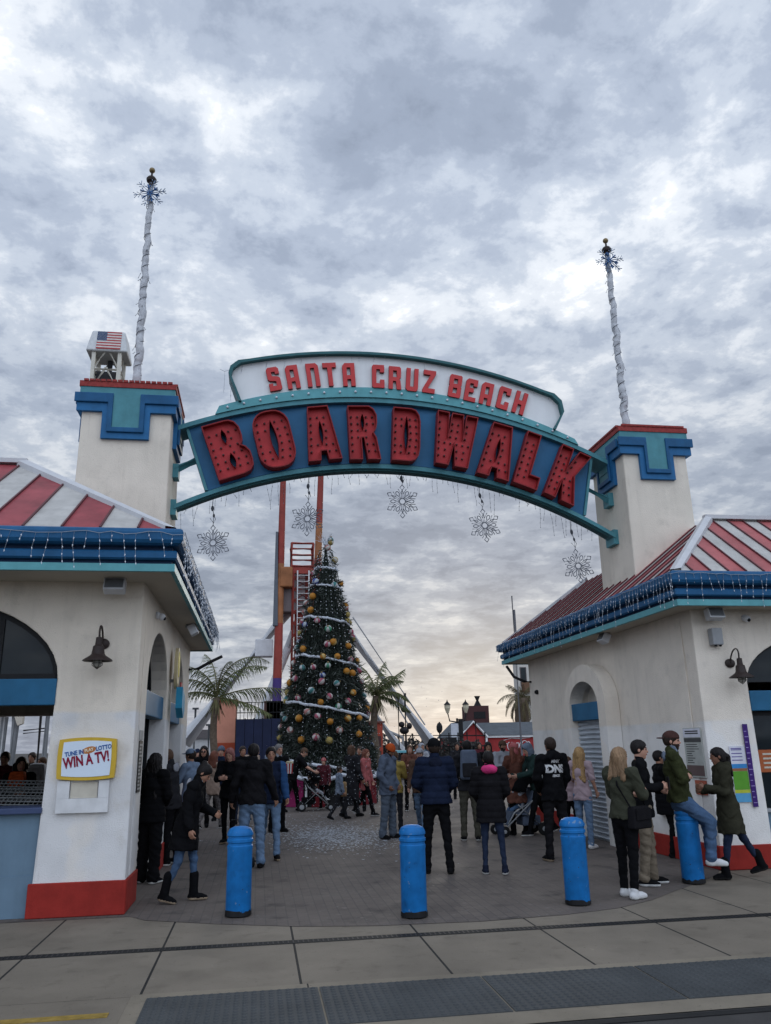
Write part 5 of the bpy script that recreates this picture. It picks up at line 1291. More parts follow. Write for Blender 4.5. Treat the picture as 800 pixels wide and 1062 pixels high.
q = onY(541, 724, 90); palm('short dry palm with brown hanging fronds by the white house', q.x, 90, q.z, [(a, rn.uniform(-25, 40), 3.4, 105, a // 40 % 2) for a in range(0, 360, 24)]+[(a, 65, 2.6, 60, 0) for a in range(10, 360, 60)], 33, .8, ((0.105, 0.080, 0.040), (0.075, 0.065, 0.035)))

# ------------------------------------------------------------------ stalls, shack, far buildings
def block(name, label, cat, px0, px1, pytop, Y, depth, m_, group=None):
    a, b = onY(px0, pytop, Y), onY(px1, pytop, Y); T = wthing(name, label, cat, ((a.x+b.x)/2, Y, 0), group); return T, a.x, b.x, a.z
T, x0, x1, z1 = block('ticket_stall', 'salmon pink ticket stall with orange base behind the crowd', 'stall', 223, 245, 728, 46, 3, None)
bevel(MB().bx(x0, x1, 46, 49, 1.95, z1).build('upper_wall', mat('stall_salmon', (0.50, 0.22, 0.15), .7, .1, 2), T), .03)
bevel(MB().bx(x0-.05, x1+.05, 45.95, 49.05, 0, 1.95).build('base', mat('stall_orange', (0.30, 0.055, 0.025), .7, .12, 2), T), .03)
MB().bx(x0-.08, x1+.08, 45.9, 49.1, z1, z1+.12).build('roof', mat('stall_orange', (0.30, 0.055, 0.025)), T)
T, x0, x1, z1 = block('hoarding', 'dark navy hoarding beside the salmon stall', 'hoarding', 245, 291, 746, 45, .2, None)
navy = mat('hoarding_navy', (0.012, 0.017, 0.045), .6, .2, 1.5)
mb = MB(); n = 5
for i in range(n): mb.bx(x0+(x1-x0)*i/n+.01, x0+(x1-x0)*(i+1)/n-.01, 45, 45.08, .05, z1)
bevel(mb.build('panel', navy, T), .01)
mb = MB()
for i in range(n+1): mb.bx(x0+(x1-x0)*i/n-.03, x0+(x1-x0)*i/n+.03, 45.081, 45.15, 0, z1+.05)
mb.build('posts', black, T)
mb = MB(); z_ = z1+.9
for i in range(13): mb.tube([(x0+(x1-x0)*i/12, 45.6, z1-.3), (x0+(x1-x0)*i/12, 45.6, z_)], .025, 4)
mb.tube([(x0, 45.6, z_), (x1, 45.6, z_)], .03, 4); mb.tube([(x0, 45.6, z1+.35), (x1, 45.6, z1+.35)], .03, 4)
tag(mb.build('railing', black), 'thin black railing above the navy hoarding', 'railing')
T, x0, x1, z1 = block('booth', 'small red booth at the right foot of the Christmas tree', 'booth', 383, 397, 750, 40, 2, None)
bevel(MB().bx(x0, x1, 40, 41.5, 0, z1).build('wall', mat('booth_red', (0.28, 0.05, 0.03), .7, .15, 3), T), .03)
MB().bx(x0-.1, x1+.1, 39.9, 41.6, z1, z1+.08).build('roof', mat('booth_roof', (0.12, 0.05, 0.04)), T)
for i in range(2): MB().bx(x0+.1, x1-.1, 39.97, 39.999, .9+i*.7, 1.4+i*.7).build('shelf_panel', mat('booth_dark', (0.06, 0.03, 0.03)), T)
# red shack with grey roof and chimney block
SY = 78.0
a, b, ap = onY(478, 771, SY), onY(555, 771, SY), onY(490.5, 748.5, SY)
gx1 = onY(503.5, 771, SY).x; ze = onY(503, 763.5, SY).z
SH = wthing('red_shack', 'red clapboard shack with grey roof, white trim and white scrollwork sign', 'shack', (a.x, SY, 0))
sred = mat('shack_red', (0.27, 0.030, 0.030), .7, .2, 2)
mb = MB(); gx0 = onY(477.5, 771, SY).x; xr = onY(566, 771, SY).x
mb.prism([[(gx0, 0), (gx1, 0), (gx1, ze), (ap.x, ap.z-.12), (gx0, ze)]], lambda u, v: (u, SY, v), (0, 9, 0)); mb.bx(gx1+.001, xr, SY+.3, SY+8.7, 0, ze+.02)
mb.build('wall', sred, SH)
mb = MB(); ov = .25
for xe, s_ in ((gx0, -1), (gx1, 1)):
    A = Vector((ap.x, SY-.25, ap.z)); B = Vector((xe+s_*ov, SY-.25, ze-.12)); D = Vector((0, 9.5, 0)); t3 = Vector((0, 0, .12))
    mb.add([A, B, B+D, A+D, A+t3, B+t3, B+D+t3, A+D+t3], [(0, 1, 2, 3), (4, 7, 6, 5), (0, 4, 5, 1), (1, 5, 6, 2), (2, 6, 7, 3), (3, 7, 4, 0)])
zr_ = onY(530, 749, SY+4).z
mb.add([(gx1+.1, SY+.0, ze+.05), (xr+.3, SY+.0, ze+.05), (xr+.3, SY+4.5, zr_), (ap.x, SY+4.5, zr_)], [(0, 1, 2, 3)]); mb.add([(gx1+.1, SY+9, ze+.05), (xr+.3, SY+9, ze+.05), (xr+.3, SY+4.5, zr_), (ap.x, SY+4.5, zr_)], [(3, 2, 1, 0)])
mb.build('roof', mat('shack_roof', (0.085, 0.095, 0.105), .8, .2, 1.5), SH, fix=False)
mb = MB(); wv = .10
mb.tube([(gx0-.2, SY-.27, ze-.1), (ap.x, SY-.27, ap.z-.02), (gx1+.2, SY-.27, ze-.1)], .11, 4); mb.bx(gx1-.02, gx1+.2, SY-.2, SY-.02, 0, ze); mb.bx(gx1+.25, xr, SY+.1, SY+.28, ze-.16, ze+.06)
mb.build('trim', white_p, SH)
mb = MB(); rn = random.Random(9)
sx0, sx1 = onY(523, 775, SY).x, onY(552, 775, SY).x; zc_ = onY(536, 774, SY).z; wS = sx1-sx0
for k_ in range(7):
    cx_ = sx0+wS*(.08+.14*k_); r1, r2 = rn.uniform(.14, .30), rn.uniform(.25, .42)
    mb.tube([(cx_+r1*math.cos(i*.5+k_), SY+.27, zc_+r2*math.sin(i*.5+k_)*(1 if i < 9 else .6)+.1*k_*.2) for i in range(rn.choice((9, 11, 13)))], .035, 4)
mb.tube([(sx0, SY+.27, zc_+.55), (sx0+wS*.3, SY+.27, zc_+.75), (sx0+wS*.6, SY+.27, zc_+.7), (sx1, SY+.27, zc_+.8)], .03, 4)
mb.build('scrollwork', white_p, SH)
MB().bx(gx0+.6, gx1-.6, SY-.05, SY-.005, 0, ze-.5).build('door', mat('shack_door', (0.07, 0.06, 0.06), .7), SH)
c0, c1 = onY(484.5, 733, SY+5), onY(507, 733, SY+5); zc1 = onY(495, 732, SY+5).z
ch = MB().bx(c0.x, c1.x, SY+5, SY+7.2, ze, zc1).build('chimney_block', mat('chimney_maroon', (0.065, 0.028, 0.028), .8, .2, 1), SH)
q = onY(495, 722, SY+6); MB().tube([(q.x, SY+6, zc1), (q.x, SY+6, q.z)], [.42, .32], 10).build('flue', black, ch)
MB().bx(c0.x+.7, c1.x-.4, SY+4.96, SY+4.995, zc1-1.3, zc1-.6).build('grille', black, ch)
# tall white house at far right
HY = 97.0; a, b = onY(537, 690, HY), onY(562, 690, HY); zt_ = onY(540, 682, HY).z
HW = wthing('white_house', 'narrow white house with dark window and balcony behind the dry palm', 'house', ((a.x+b.x)/2, HY, 0))
bevel(MB().bx(a.x, b.x, HY, HY+2, 0, zt_).build('wall', mat('house_white', (0.52, 0.50, 0.46), .8, .06, 1, streak=.12), HW), .05)
MB().bx(a.x-.25, b.x+.25, HY-.3, HY+2.3, zt_, zt_+.2).build('roof', mat('house_roof', (0.20, 0.18, 0.17)), HW)
q0, q1 = onY(539, 692, HY), onY(547, 712, HY); w_ = MB().bx(q0.x, q1.x, HY-.06, HY-.005, q1.z, q0.z).build('window', mat('window_trim', (0.12, 0.10, 0.10)), HW)
MB().bx(q0.x+.1, q1.x-.1, HY-.075, HY-.062, q1.z+.1, q0.z-.1).build('pane', glass_d, w_)
z_ = onY(540, 716, HY).z; MB().bx(a.x+.05, q1.x+.5, HY-1.0, HY-.01, z_-.2, z_).bx(a.x+.05, q1.x+.5, HY-1.0, HY-.94, z_+.001, z_+.9).build('balcony', mat('balcony_brown', (0.14, 0.08, 0.05), .8), HW)
for px, py0, py1 in ((531.5, 617, 690), (567, 628, 650), (526, 650, 690)):
    pass
q = onY(531, 618, 60); tag(MB().tube([(q.x, 60, 0), (q.x, 60, q.z)], [.09, .05], 6).box((q.x+.12, 60, q.z-2.0), (.14, .1, 1.8)).build('flagstaff', mat('staff_grey', (.12, .12, .13))), 'thin far flagstaff with a furled flag above the right cornice end', 'flagstaff')
# lamp post with two lanterns in front of the shack
LY = 64.0; q = onY(474, 741, LY)
T = wthing('lamp_post', 'black twin-lantern lamp post with white banner before the shack', 'lamp post', (q.x, LY, 0))
MB().tube([(q.x, LY, 0), (q.x, LY, q.z-.3)], [.13, .09], 8).build('pole', black, T)
MB().tube([(q.x-.75, LY, q.z+.15), (q.x-.6, LY, q.z-.5), (q.x, LY, q.z-.6), (q.x+.6, LY, q.z-.5), (q.x+.75, LY, q.z+.15)], .06, 6).build('arm', black, T)
for s_ in (-1, 1):
    ln_ = MB().lathe([(.10, q.z+.1), (.24, q.z+.5), (.24, q.z+.75)], (q.x+s_*.75, LY, 0), 8).build('lantern', mat('lantern_glass', (0.5, 0.45, 0.33), .3), T)
    MB().lathe([(.30, q.z+.751), (.06, q.z+1.0), (.02, q.z+1.15)], (q.x+s_*.75, LY, 0), 8).build('cap', black, ln_)
MB().bx(q.x-.55, q.x+.05, LY-.15, LY-.10, q.z-2.6, q.z-.7).build('banner', mat('banner_white', (.5, .52, .56)), T)
bevel(MB().box((q.x+.25, LY-.1, q.z-1.2), (.3, .3, 1.7)).box((q.x-.6, LY-.2, q.z-2.0), (.9, .2, .5)).build('sign_block', black, T), .02)
# dark planting, fence and light poles between the tree and the shack
x0, x1 = onY(392, 770, 62).x, onY(500, 770, 62).x
mb = MB(); rn = random.Random(5)
for i in range(5200):
    u = rn.random(); x = x0+(x1-x0)*u; z = abs(rn.gauss(.9, .6))
    if z > 2.45-.8*u+.25*math.sin(u*40): continue
    p = Vector((x, 63+rn.uniform(-.7, .7), z)); d = Vector((rn.gauss(0, 1), rn.gauss(0, 1), rn.gauss(0, 1))).normalized()*rn.uniform(.08, .2); s_ = d.cross(Vector((rn.gauss(0, 1), 1, 0))).normalized()*.07
    mb.add([p-d, p+s_, p+d, p-s_], [(0, 1, 2, 3)], rn.randrange(2))
o = mb.build('hedge_foliage', [mat('hedge_a', (0.040, 0.042, 0.038), .9, .3), mat('hedge_b', (0.065, 0.060, 0.055), .9, .3)], fix=False); tag(o, 'dark low hedge behind the railing right of the tree', 'hedge', kind='stuff')
mb = MB(); zf = 2.35
T = wthing('boardwalk_fence', 'dark railing with posts running from the tree to the shack', 'fence', ((x0+x1)/2, 61, 0))
mb = MB()
for z in (.9, 1.6, zf): mb.tube([(x0-1, 61, z), (x1, 61, z-.15)], .05, 4)
mb.build('rails', black, T)
mb = MB()
for i in range(14): x = x0-1+(x1-x0+1)*i/13; mb.tube([(x, 61, 0), (x, 61, zf+(.9 if i % 4 == 0 else .1))], .06, 5)
mb.build('posts', black, T)
q = onY(385, 752, 60); q2 = onY(418, 765, 60)
tag(MB().tube([q, q.lerp(q2, .5)+Vector((0, 0, .05)), q2], .10, 5).tube([q+Vector((0, 0, -.6)), q2+Vector((0, 0, -.6))], .08, 5).tube([q2, q2+Vector((0, 0, -3))], .10, 5).tube([q, (q.x, q.y, 0)], .10, 5).build('coaster_rail', mat('rail_pale', (.28, .28, .28), .5)), 'pale curved ride rail dropping behind the red booth', 'ride rail')
for (px, py, lab) in ((413, 722, 'thin black light pole left of its pair against the sloping white leg'), (420, 719, 'thick black light pole with clustered lamps against the white leg')):
    q = onY(px, py, 56); T = wthing('light_pole', lab, 'light pole', (q.x, 56, 0), 'black light poles')
    MB().tube([(q.x, 56, 0), (q.x, 56, q.z)], [.09, .07] if px < 415 else [.16, .10], 6).build('pole', black, T)
    if px > 415: MB().ball((q.x-.1, 56, q.z-2.5), (.34, .3, .26), 8).ball((q.x-.28, 56, q.z-2.1), (.22, .2, .2), 8).ball((q.x+.26, 56, q.z-2.2), (.2, .2, .22), 8).ball((q.x-.1, 56, q.z-1.1), (.2, .2, .2), 8).build('lamp_cluster', black, T, smooth=True)
    else: MB().ball((q.x, 56, q.z), (.16, .16, .22), 8).build('lamp_cluster', black, T, smooth=True)
q = onY(456, 755, 75); tag(MB().tube([(q.x, 75, 0), (q.x, 75, q.z)], .09, 6).ball((q.x, 75, q.z), (.3, .3, .5), 8).build('park_lamp', black), 'single dark globe lamp far off left of the shack lamp post', 'lamp post')
# distant low buildings behind the crowd, left
T, x0, x1, z1 = block('pier_building', 'long low grey building far behind the crowd at left', 'building', 203, 226, 757, 90, 5, None)
MB().bx(x0-6, x1+2, 90, 96, 0, z1-.9).build('wall', mat('pier_pale', (.40, .40, .40), .8), T); MB().bx(x0-6.3, x1+2.3, 89.7, 96.3, z1-.9, z1).build('roof', mat('pier_roof', (0.10, 0.09, 0.09), .8), T)
for px, py in ((203, 735), (217, 752)):
    q = onY(px, py, 70); tag(MB().tube([(q.x, 70, 0), (q.x, 70, q.z)], .10, 6).box((q.x, 70, q.z), (.5, .3, .15)).build('light_pole', mat('pole_dark', (.06, .065, .07))), 'far light pole '+('beside the left kiosk end' if px < 210 else 'in front of the pier building'), 'light pole', 'far light poles')
T, x0, x1, z1 = block('shade_canopy', 'teal shop canopy behind the orange-hat man', 'canopy', 409, 446, 785, 40, 2, None)
MB().bx(x0, x1, 40, 42, 1.30, 1.40).build('top', mat('canopy_teal', (0.12, 0.34, 0.40), .6), T)
mb = MB()
for x in (x0+.1, x1-.1): mb.bx(x-.03, x+.03, 40.1, 40.16, 0, 1.30)
mb.build('posts', grey_m, T)
MB().bx(x0+.05, x1-.05, 40.6, 41.8, .0, .9).build('stall_counter', mat('canopy_dark', (0.05, 0.045, 0.04)), T)

# ------------------------------------------------------------------ what shows through the left kiosk opening
GY = 24.0
a, b = onY(-40, 745, GY), onY(24, 740, GY)
T = wthing('bandstand', 'cream scalloped pavilion with striped panels seen through the kiosk opening', 'pavilion', ((a.x+b.x)/2, GY, 0))
zt_ = onY(10, 733, GY).z; zc_ = onY(10, 743, GY).z
crm = mat('pavilion_cream', (0.55, 0.50, 0.42), .6, .06)
mb = MB(); ar = [(b.x, zt_+.5), (a.x, zt_+.5), (a.x, zc_-.05)]+[(a.x+(b.x-a.x)*i/12*.86, zc_+.18*math.sin(math.pi*i/12)) for i in range(13)]+[(b.x-.12, zc_-.25), (b.x, zc_-.2)]
mb.prism([ar], lambda u, v: (u, GY, v), (0, .2, 0)); mb.build('valance', crm, T)
zb_ = onY(10, 800, GY).z
mb = MB(); n = 18
for i in range(n):
    x = a.x+(b.x-.55-a.x)*i/n; mb.bx(x, x+.95*(b.x-.55-a.x)/n, GY+.4, GY+.46, zb_-1.2, zc_+.1, i % 2)
mb.build('striped_panel', [mat('stripe_grey', (.22, .23, .24)), mat('stripe_pale', (.50, .50, .50))], T)
mb = MB(); mb.tube([(b.x-.25, GY+.3, 0), (b.x-.25, GY+.3, zc_)], .12, 8); mb.tube([(b.x-.55, GY+.45, 0), (b.x-.55, GY+.45, zc_)], .06, 8); mb.build('posts', mat('post_grey', (.25, .26, .27)), T)
x2 = onY(50, 740, GY).x; T = wthing('service_pole', 'grey steel pole with crossarm seen through the kiosk opening', 'pole', (x2, GY, 0))
MB().tube([(x2, GY, 0), (x2, GY, 5)], .10, 8).build('shaft', mat('post_grey', (.25, .26, .27)), T)
q = onY(45, 765, GY); MB().tube([(b.x, GY+.2, q.z+.2), (x2, GY, q.z+.25)], .02, 4).tube([(b.x, GY+.2, q.z+.12), (x2, GY, q.z+.17)], .015, 4).tube([(x2-.25, GY, q.z+.7), (x2+.25, GY, q.z+.7)], .04, 4).build('crossarm', black, T)
q = onY(44, 742, GY+8); tag(MB().tube([(q.x, GY+8, 0), (q.x-.05, GY+8, q.z)], .05, 6).build('thin_mast', black), 'thin leaning mast seen through the kiosk opening', 'mast')
# heaped metal mesh racks behind the counter
T = wthing('mesh_rack', 'sloping heap of grey metal mesh racks behind the kiosk counter', 'rack', (-3.2, 10.7, 0))
rm = mat('rack_steel', (0.26, 0.27, 0.27), .45, .1, metal=.4); rd = mat('rack_dark', (.03, .03, .03))
for k_ in range(3):
    mb = MB(); y0 = 10.35+k_*.28; z0 = 1.06+.085*k_; A = Vector((-4.6, y0, z0+.10)); U = Vector((2.15, 0, -.10)); Vv = Vector((0, .24, .10))
    for i in range(44): mb.tube([A+U*(i/43), A+U*(i/43)+Vv], .009, 4)
    for j in range(4): mb.tube([A+Vv*(j/3), A+U+Vv*(j/3)], .011, 4)
    mb.build('rack', rm, T)
MB().bx(-4.6, -2.4, 10.34, 11.3, .40, 1.02).build('base', rd, T)
# ------------------------------------------------------------------ people: signed-distance bodies meshed with surface nets
class SDF:
    def __init__(s): s.p = []
    def cone(s, a, b, r1, r2, k=.02, op='u', sq=None): s.p.append(('c', np.array(a, np.float32), np.array(b, np.float32), r1, r2, k, op, sq)); return s
    def ell(s, c, r, rot=None, k=.015, op='u'): s.p.append(('e', np.array(c, np.float32), np.array(r, np.float32), rot, None, k, op, None)); return s
    def plane(s, p, n, k=.004): s.p.append(('p', np.array(p, np.float32), np.array(n, np.float32), 0, 0, k, 'i', None)); return s
    def bounds(s):
        lo, hi = np.full(3, 9.), np.full(3, -9.)
        for t, a, b, r1, r2, k, op, sq in s.p:
            if op != 'u': continue
            if t == 'c':
                r = max(r1, r2)
                lo = np.minimum(lo, np.minimum(a, b)-r); hi = np.maximum(hi, np.maximum(a, b)+r)
            else: r = float(np.max(b)); lo = np.minimum(lo, a-r); hi = np.maximum(hi, a+r)
        return lo, hi
    def mesh(s, h, fn=None):
        lo, hi = s.bounds(); pad = max(.03, 3*h); lo = lo-pad; hi = hi+pad
        n = np.ceil((hi-lo)/h).astype(int)+1
        ax = [(lo[i]+h*np.arange(n[i])).astype(np.float32) for i in range(3)]
        D = np.full(n, .08, np.float32)
        for t, a, b, r1, r2, k, op, sq in s.p:
            if t == 'p':
                d = (ax[0]-a[0])[:, None, None]*b[0]+(ax[1]-a[1])[None, :, None]*b[1]+(ax[2]-a[2])[None, None, :]*b[2]
                D = np.maximum(D, d); continue
            if t == 'c':
                r = max(r1, r2)+k+.03; l_, h_ = np.minimum(a, b)-r, np.maximum(a, b)+r
            else: r = float(np.max(b))+k+.03; l_, h_ = a-r, a+r
            i0 = np.clip(np.floor((l_-lo)/h).astype(int), 0, n); i1 = np.clip(np.ceil((h_-lo)/h).astype(int)+1, 0, n)
            if np.any(i1 <= i0): continue
            X = ax[0][i0[0]:i1[0], None, None]; Y = ax[1][None, i0[1]:i1[1], None]; Z = ax[2][None, None, i0[2]:i1[2]]
            if t == 'c':
                q = 1.0 if sq is None else sq
                ab = b-a; L2 = ab[0]**2+(ab[1]*q)**2+ab[2]**2+1e-9
                px, py, pz = X-a[0], (Y-a[1])*q, Z-a[2]
                tt = np.clip((px*ab[0]+py*ab[1]*q+pz*ab[2])/L2, 0, 1)
                d = np.sqrt((px-tt*ab[0])**2+(py-tt*ab[1]*q)**2+(pz-tt*ab[2])**2)-(r1+(r2-r1)*tt)
                if q > 1: d = d/(.5+.5*q)
            else:
                px, py, pz = X-a[0], Y-a[1], Z-a[2]
                if r1 is not None:
                    M_ = r1
                    px, py, pz = M_[0][0]*px+M_[0][1]*py+M_[0][2]*pz, M_[1][0]*px+M_[1][1]*py+M_[1][2]*pz, M_[2][0]*px+M_[2][1]*py+M_[2][2]*pz
                k0 = np.sqrt((px/b[0])**2+(py/b[1])**2+(pz/b[2])**2); k1 = np.sqrt((px/b[0]**2)**2+(py/b[1]**2)**2+(pz/b[2]**2)**2)+1e-6
                d = k0*(k0-1)/k1
            sl = tuple(slice(i0[j], i1[j]) for j in range(3)); B = D[sl]
            if op == 'u':
                hh = np.clip(.5+.5*(B-d)/k, 0, 1); D[sl] = B*(1-hh)+d*hh-k*hh*(1-hh)
            else:
                hh = np.clip(.5-.5*(B+d)/k, 0, 1); D[sl] = B*(1-hh)-d*hh+k*hh*(1-hh)
        if fn is not None: D = D+fn(ax[0][:, None, None], ax[1][None, :, None], ax[2][None, None, :]).astype(np.float32)
        return nets(D, lo, h)
def nets(D, lo, h):
    S = D < 0; n = np.array(D.shape)
    c = np.zeros(n-1, np.int8)
    for i in (0, 1):
        for j in (0, 1):
            for k in (0, 1): c += S[i:n[0]-1+i, j:n[1]-1+j, k:n[2]-1+k]
    mk = (c > 0) & (c < 8); I, J, K = np.nonzero(mk); idx = np.full(n-1, -1, np.int64); idx[I, J, K] = np.arange(len(I))
    P = np.zeros((len(I), 3)); cnt = np.zeros(len(I))
    corners = [(i, j, k) for i in (0, 1) for j in (0, 1) for k in (0, 1)]
    val = {q: D[I+q[0], J+q[1], K+q[2]] for q in corners}
    for q in corners:
        for a in range(3):
            if q[a]: continue
            r = list(q); r[a] = 1; r = tuple(r); va, vb = val[q], val[r]; m_ = (va < 0) != (vb < 0)
            t = np.where(m_, va/(va-vb+1e-12), 0)
            for x in range(3): P[:, x] += np.where(m_, q[x]+(t if x == a else 0), 0)
            cnt += m_
    P = (P/np.maximum(cnt, 1)[:, None]+np.stack([I, J, K], 1))*h+lo
    Q = []
    for a in range(3):
        b, c_ = (a+1) % 3, (a+2) % 3
        sa = [slice(None)]*3; sb = [slice(None)]*3; sa[a] = slice(0, n[a]-1); sb[a] = slice(1, n[a])
        s0, s1 = S[tuple(sa)], S[tuple(sb)]; d = s0 != s1
        g = np.array(np.nonzero(d)); ok = (g[b] > 0) & (g[c_] > 0) & (g[b] < n[b]-1) & (g[c_] < n[c_]-1); g = g[:, ok]
        f = s0[tuple(g)]
        def at(db, dc):
            w_ = g.copy(); w_[b] += db; w_[c_] += dc; return idx[tuple(w_)]
        q = np.stack([at(-1, -1), at(0, -1), at(0, 0), at(-1, 0)], 1); q[~f] = q[~f][:, ::-1]; Q.append(q)
    Q = np.concatenate(Q); Q = Q[(Q >= 0).all(1)]
    # one pass of smoothing
    A = np.zeros_like(P); w_ = np.zeros(len(P))
    for i in range(4):
        u, v = Q[:, i], Q[:, (i+1) % 4]
        np.add.at(A, u, P[v]); np.add.at(w_, u, 1); np.add.at(A, v, P[u]); np.add.at(w_, v, 1)
    P = .55*P+.45*A/np.maximum(w_, 1)[:, None]
    return P, Q
def np_mesh(name, PQ, mats, parent, s=1.0, region=None):
    P, Q = PQ; me = bpy.data.meshes.new(name)
    me.vertices.add(len(P)); me.vertices.foreach_set('co', (P*s).astype(np.float32).ravel())
    me.loops.add(len(Q)*4); me.loops.foreach_set('vertex_index', Q.astype(np.int32).ravel())
    me.polygons.add(len(Q)); me.polygons.foreach_set('loop_start', np.arange(0, len(Q)*4, 4, dtype=np.int32))
    for ma in (mats if isinstance(mats, (list, tuple)) else [mats]): me.materials.append(ma)
    if region is not None: me.polygons.foreach_set('material_index', region(P[Q].mean(1)).astype(np.int32))
    me.update(calc_edges=True); me.validate()
    me.polygons.foreach_set('use_smooth', np.ones(len(me.polygons), bool))
    o = bpy.data.objects.new(name, me); COL.objects.link(o); o.parent = parent
    return o

def cloth(name, c, var=.22, bump=.5, bs=45, vs=9): return mat('cloth_'+name, c, .9, var, vs, bump, bs, sheen=.0, spec=.07)
SKIN = {k: mat('skin_'+k, c, .55, .08, 12, .1, 80, spec=.3) for k, c in (('light', (0.44, 0.24, 0.17)), ('tan', (0.33, 0.17, 0.11)), ('brown', (0.20, 0.095, 0.06)))}
LIP = mat('lip', (0.28, 0.09, 0.08), .5); EYE = mat('eye_dark', (0.02, 0.015, 0.012), .3)
HAIR = {k: mat('hair_'+k, c, .55, .4, 14, .8, 120, stretch=(1, 1, .15)) for k, c in (('black', (0.010, 0.008, 0.008)), ('dark', (0.025, 0.016, 0.012)), ('brown', (0.07, 0.038, 0.022)), ('auburn', (0.13, 0.045, 0.028)), ('blond', (0.32, 0.20, 0.09)), ('ash', (0.22, 0.14, 0.08)), ('grey', (0.16, 0.15, 0.15)), ('pink', (0.25, 0.10, 0.09)))}
CL = dict(
    black=cloth('black', (0.0055, 0.0055, 0.0065)), black2=cloth('black_soft', (0.010, 0.0095, 0.011)), charcoal=cloth('charcoal', (0.018, 0.018, 0.021)), navy=cloth('navy', (0.010, 0.015, 0.033)),
    navy_d=cloth('navy_dark', (0.010, 0.013, 0.026)), denim=cloth('denim', (0.055, 0.095, 0.165), .3), denim_l=cloth('denim_light', (0.115, 0.175, 0.265), .25), denim_d=cloth('denim_dark', (0.018, 0.026, 0.050), .3), denim_g=cloth('denim_grey', (0.085, 0.105, 0.135), .25),
    olive=cloth('olive', (0.043, 0.045, 0.031)), olive_d=cloth('olive_dark', (0.030, 0.029, 0.019)), moss=cloth('moss_fleece', (0.030, 0.034, 0.014), .4, .9, 30), slate=cloth('slate_blue', (0.085, 0.105, 0.145)), greyblue=cloth('grey_blue', (0.14, 0.17, 0.22)),
    khaki=cloth('khaki', (0.16, 0.13, 0.095), .3), olive_p=cloth('olive_trouser', (0.055, 0.052, 0.040)), beige=cloth('beige_fleece', (0.27, 0.20, 0.16), .15, .8, 30), plaid=cloth('plaid', (0.12, 0.11, 0.11), .8, .3, 30, 40), pink=cloth('pale_pink', (0.36, 0.27, 0.29), .1), hotpink=cloth('hot_pink', (0.55, 0.045, 0.17), .2), coral=cloth('coral', (0.34, 0.10, 0.10), .2),
    orange=cloth('orange_knit', (0.42, 0.075, 0.02), .2, 1, 90), blue=cloth('royal_blue', (0.020, 0.055, 0.135)), teal_g=cloth('dark_green', (0.018, 0.035, 0.032)), lgrey=cloth('light_grey', (0.27, 0.28, 0.31), .12), rust=cloth('rust_brown', (0.10, 0.042, 0.030), .35, .6, 20), maroon=cloth('maroon', (0.07, 0.016, 0.022)), tan=cloth('tan', (0.26, 0.17, 0.09)), yellow=cloth('straw_yellow', (0.30, 0.22, 0.06)), brown=cloth('brown', (0.085, 0.050, 0.035)), capbrown=cloth('cap_brown', (0.060, 0.030, 0.026)), white=cloth('white', (0.55, 0.55, 0.55), .06), lblue=cloth('light_blue', (0.15, 0.20, 0.28), .15), redc=cloth('red', (0.30, 0.03, 0.03)))
SOLE_W, SOLE_T, SOLE_B = mat('sole_white', (0.62, 0.62, 0.60), .6), mat('sole_tan', (0.34, 0.26, 0.18), .7), mat('sole_black', (0.012, 0.012, 0.012), .6)

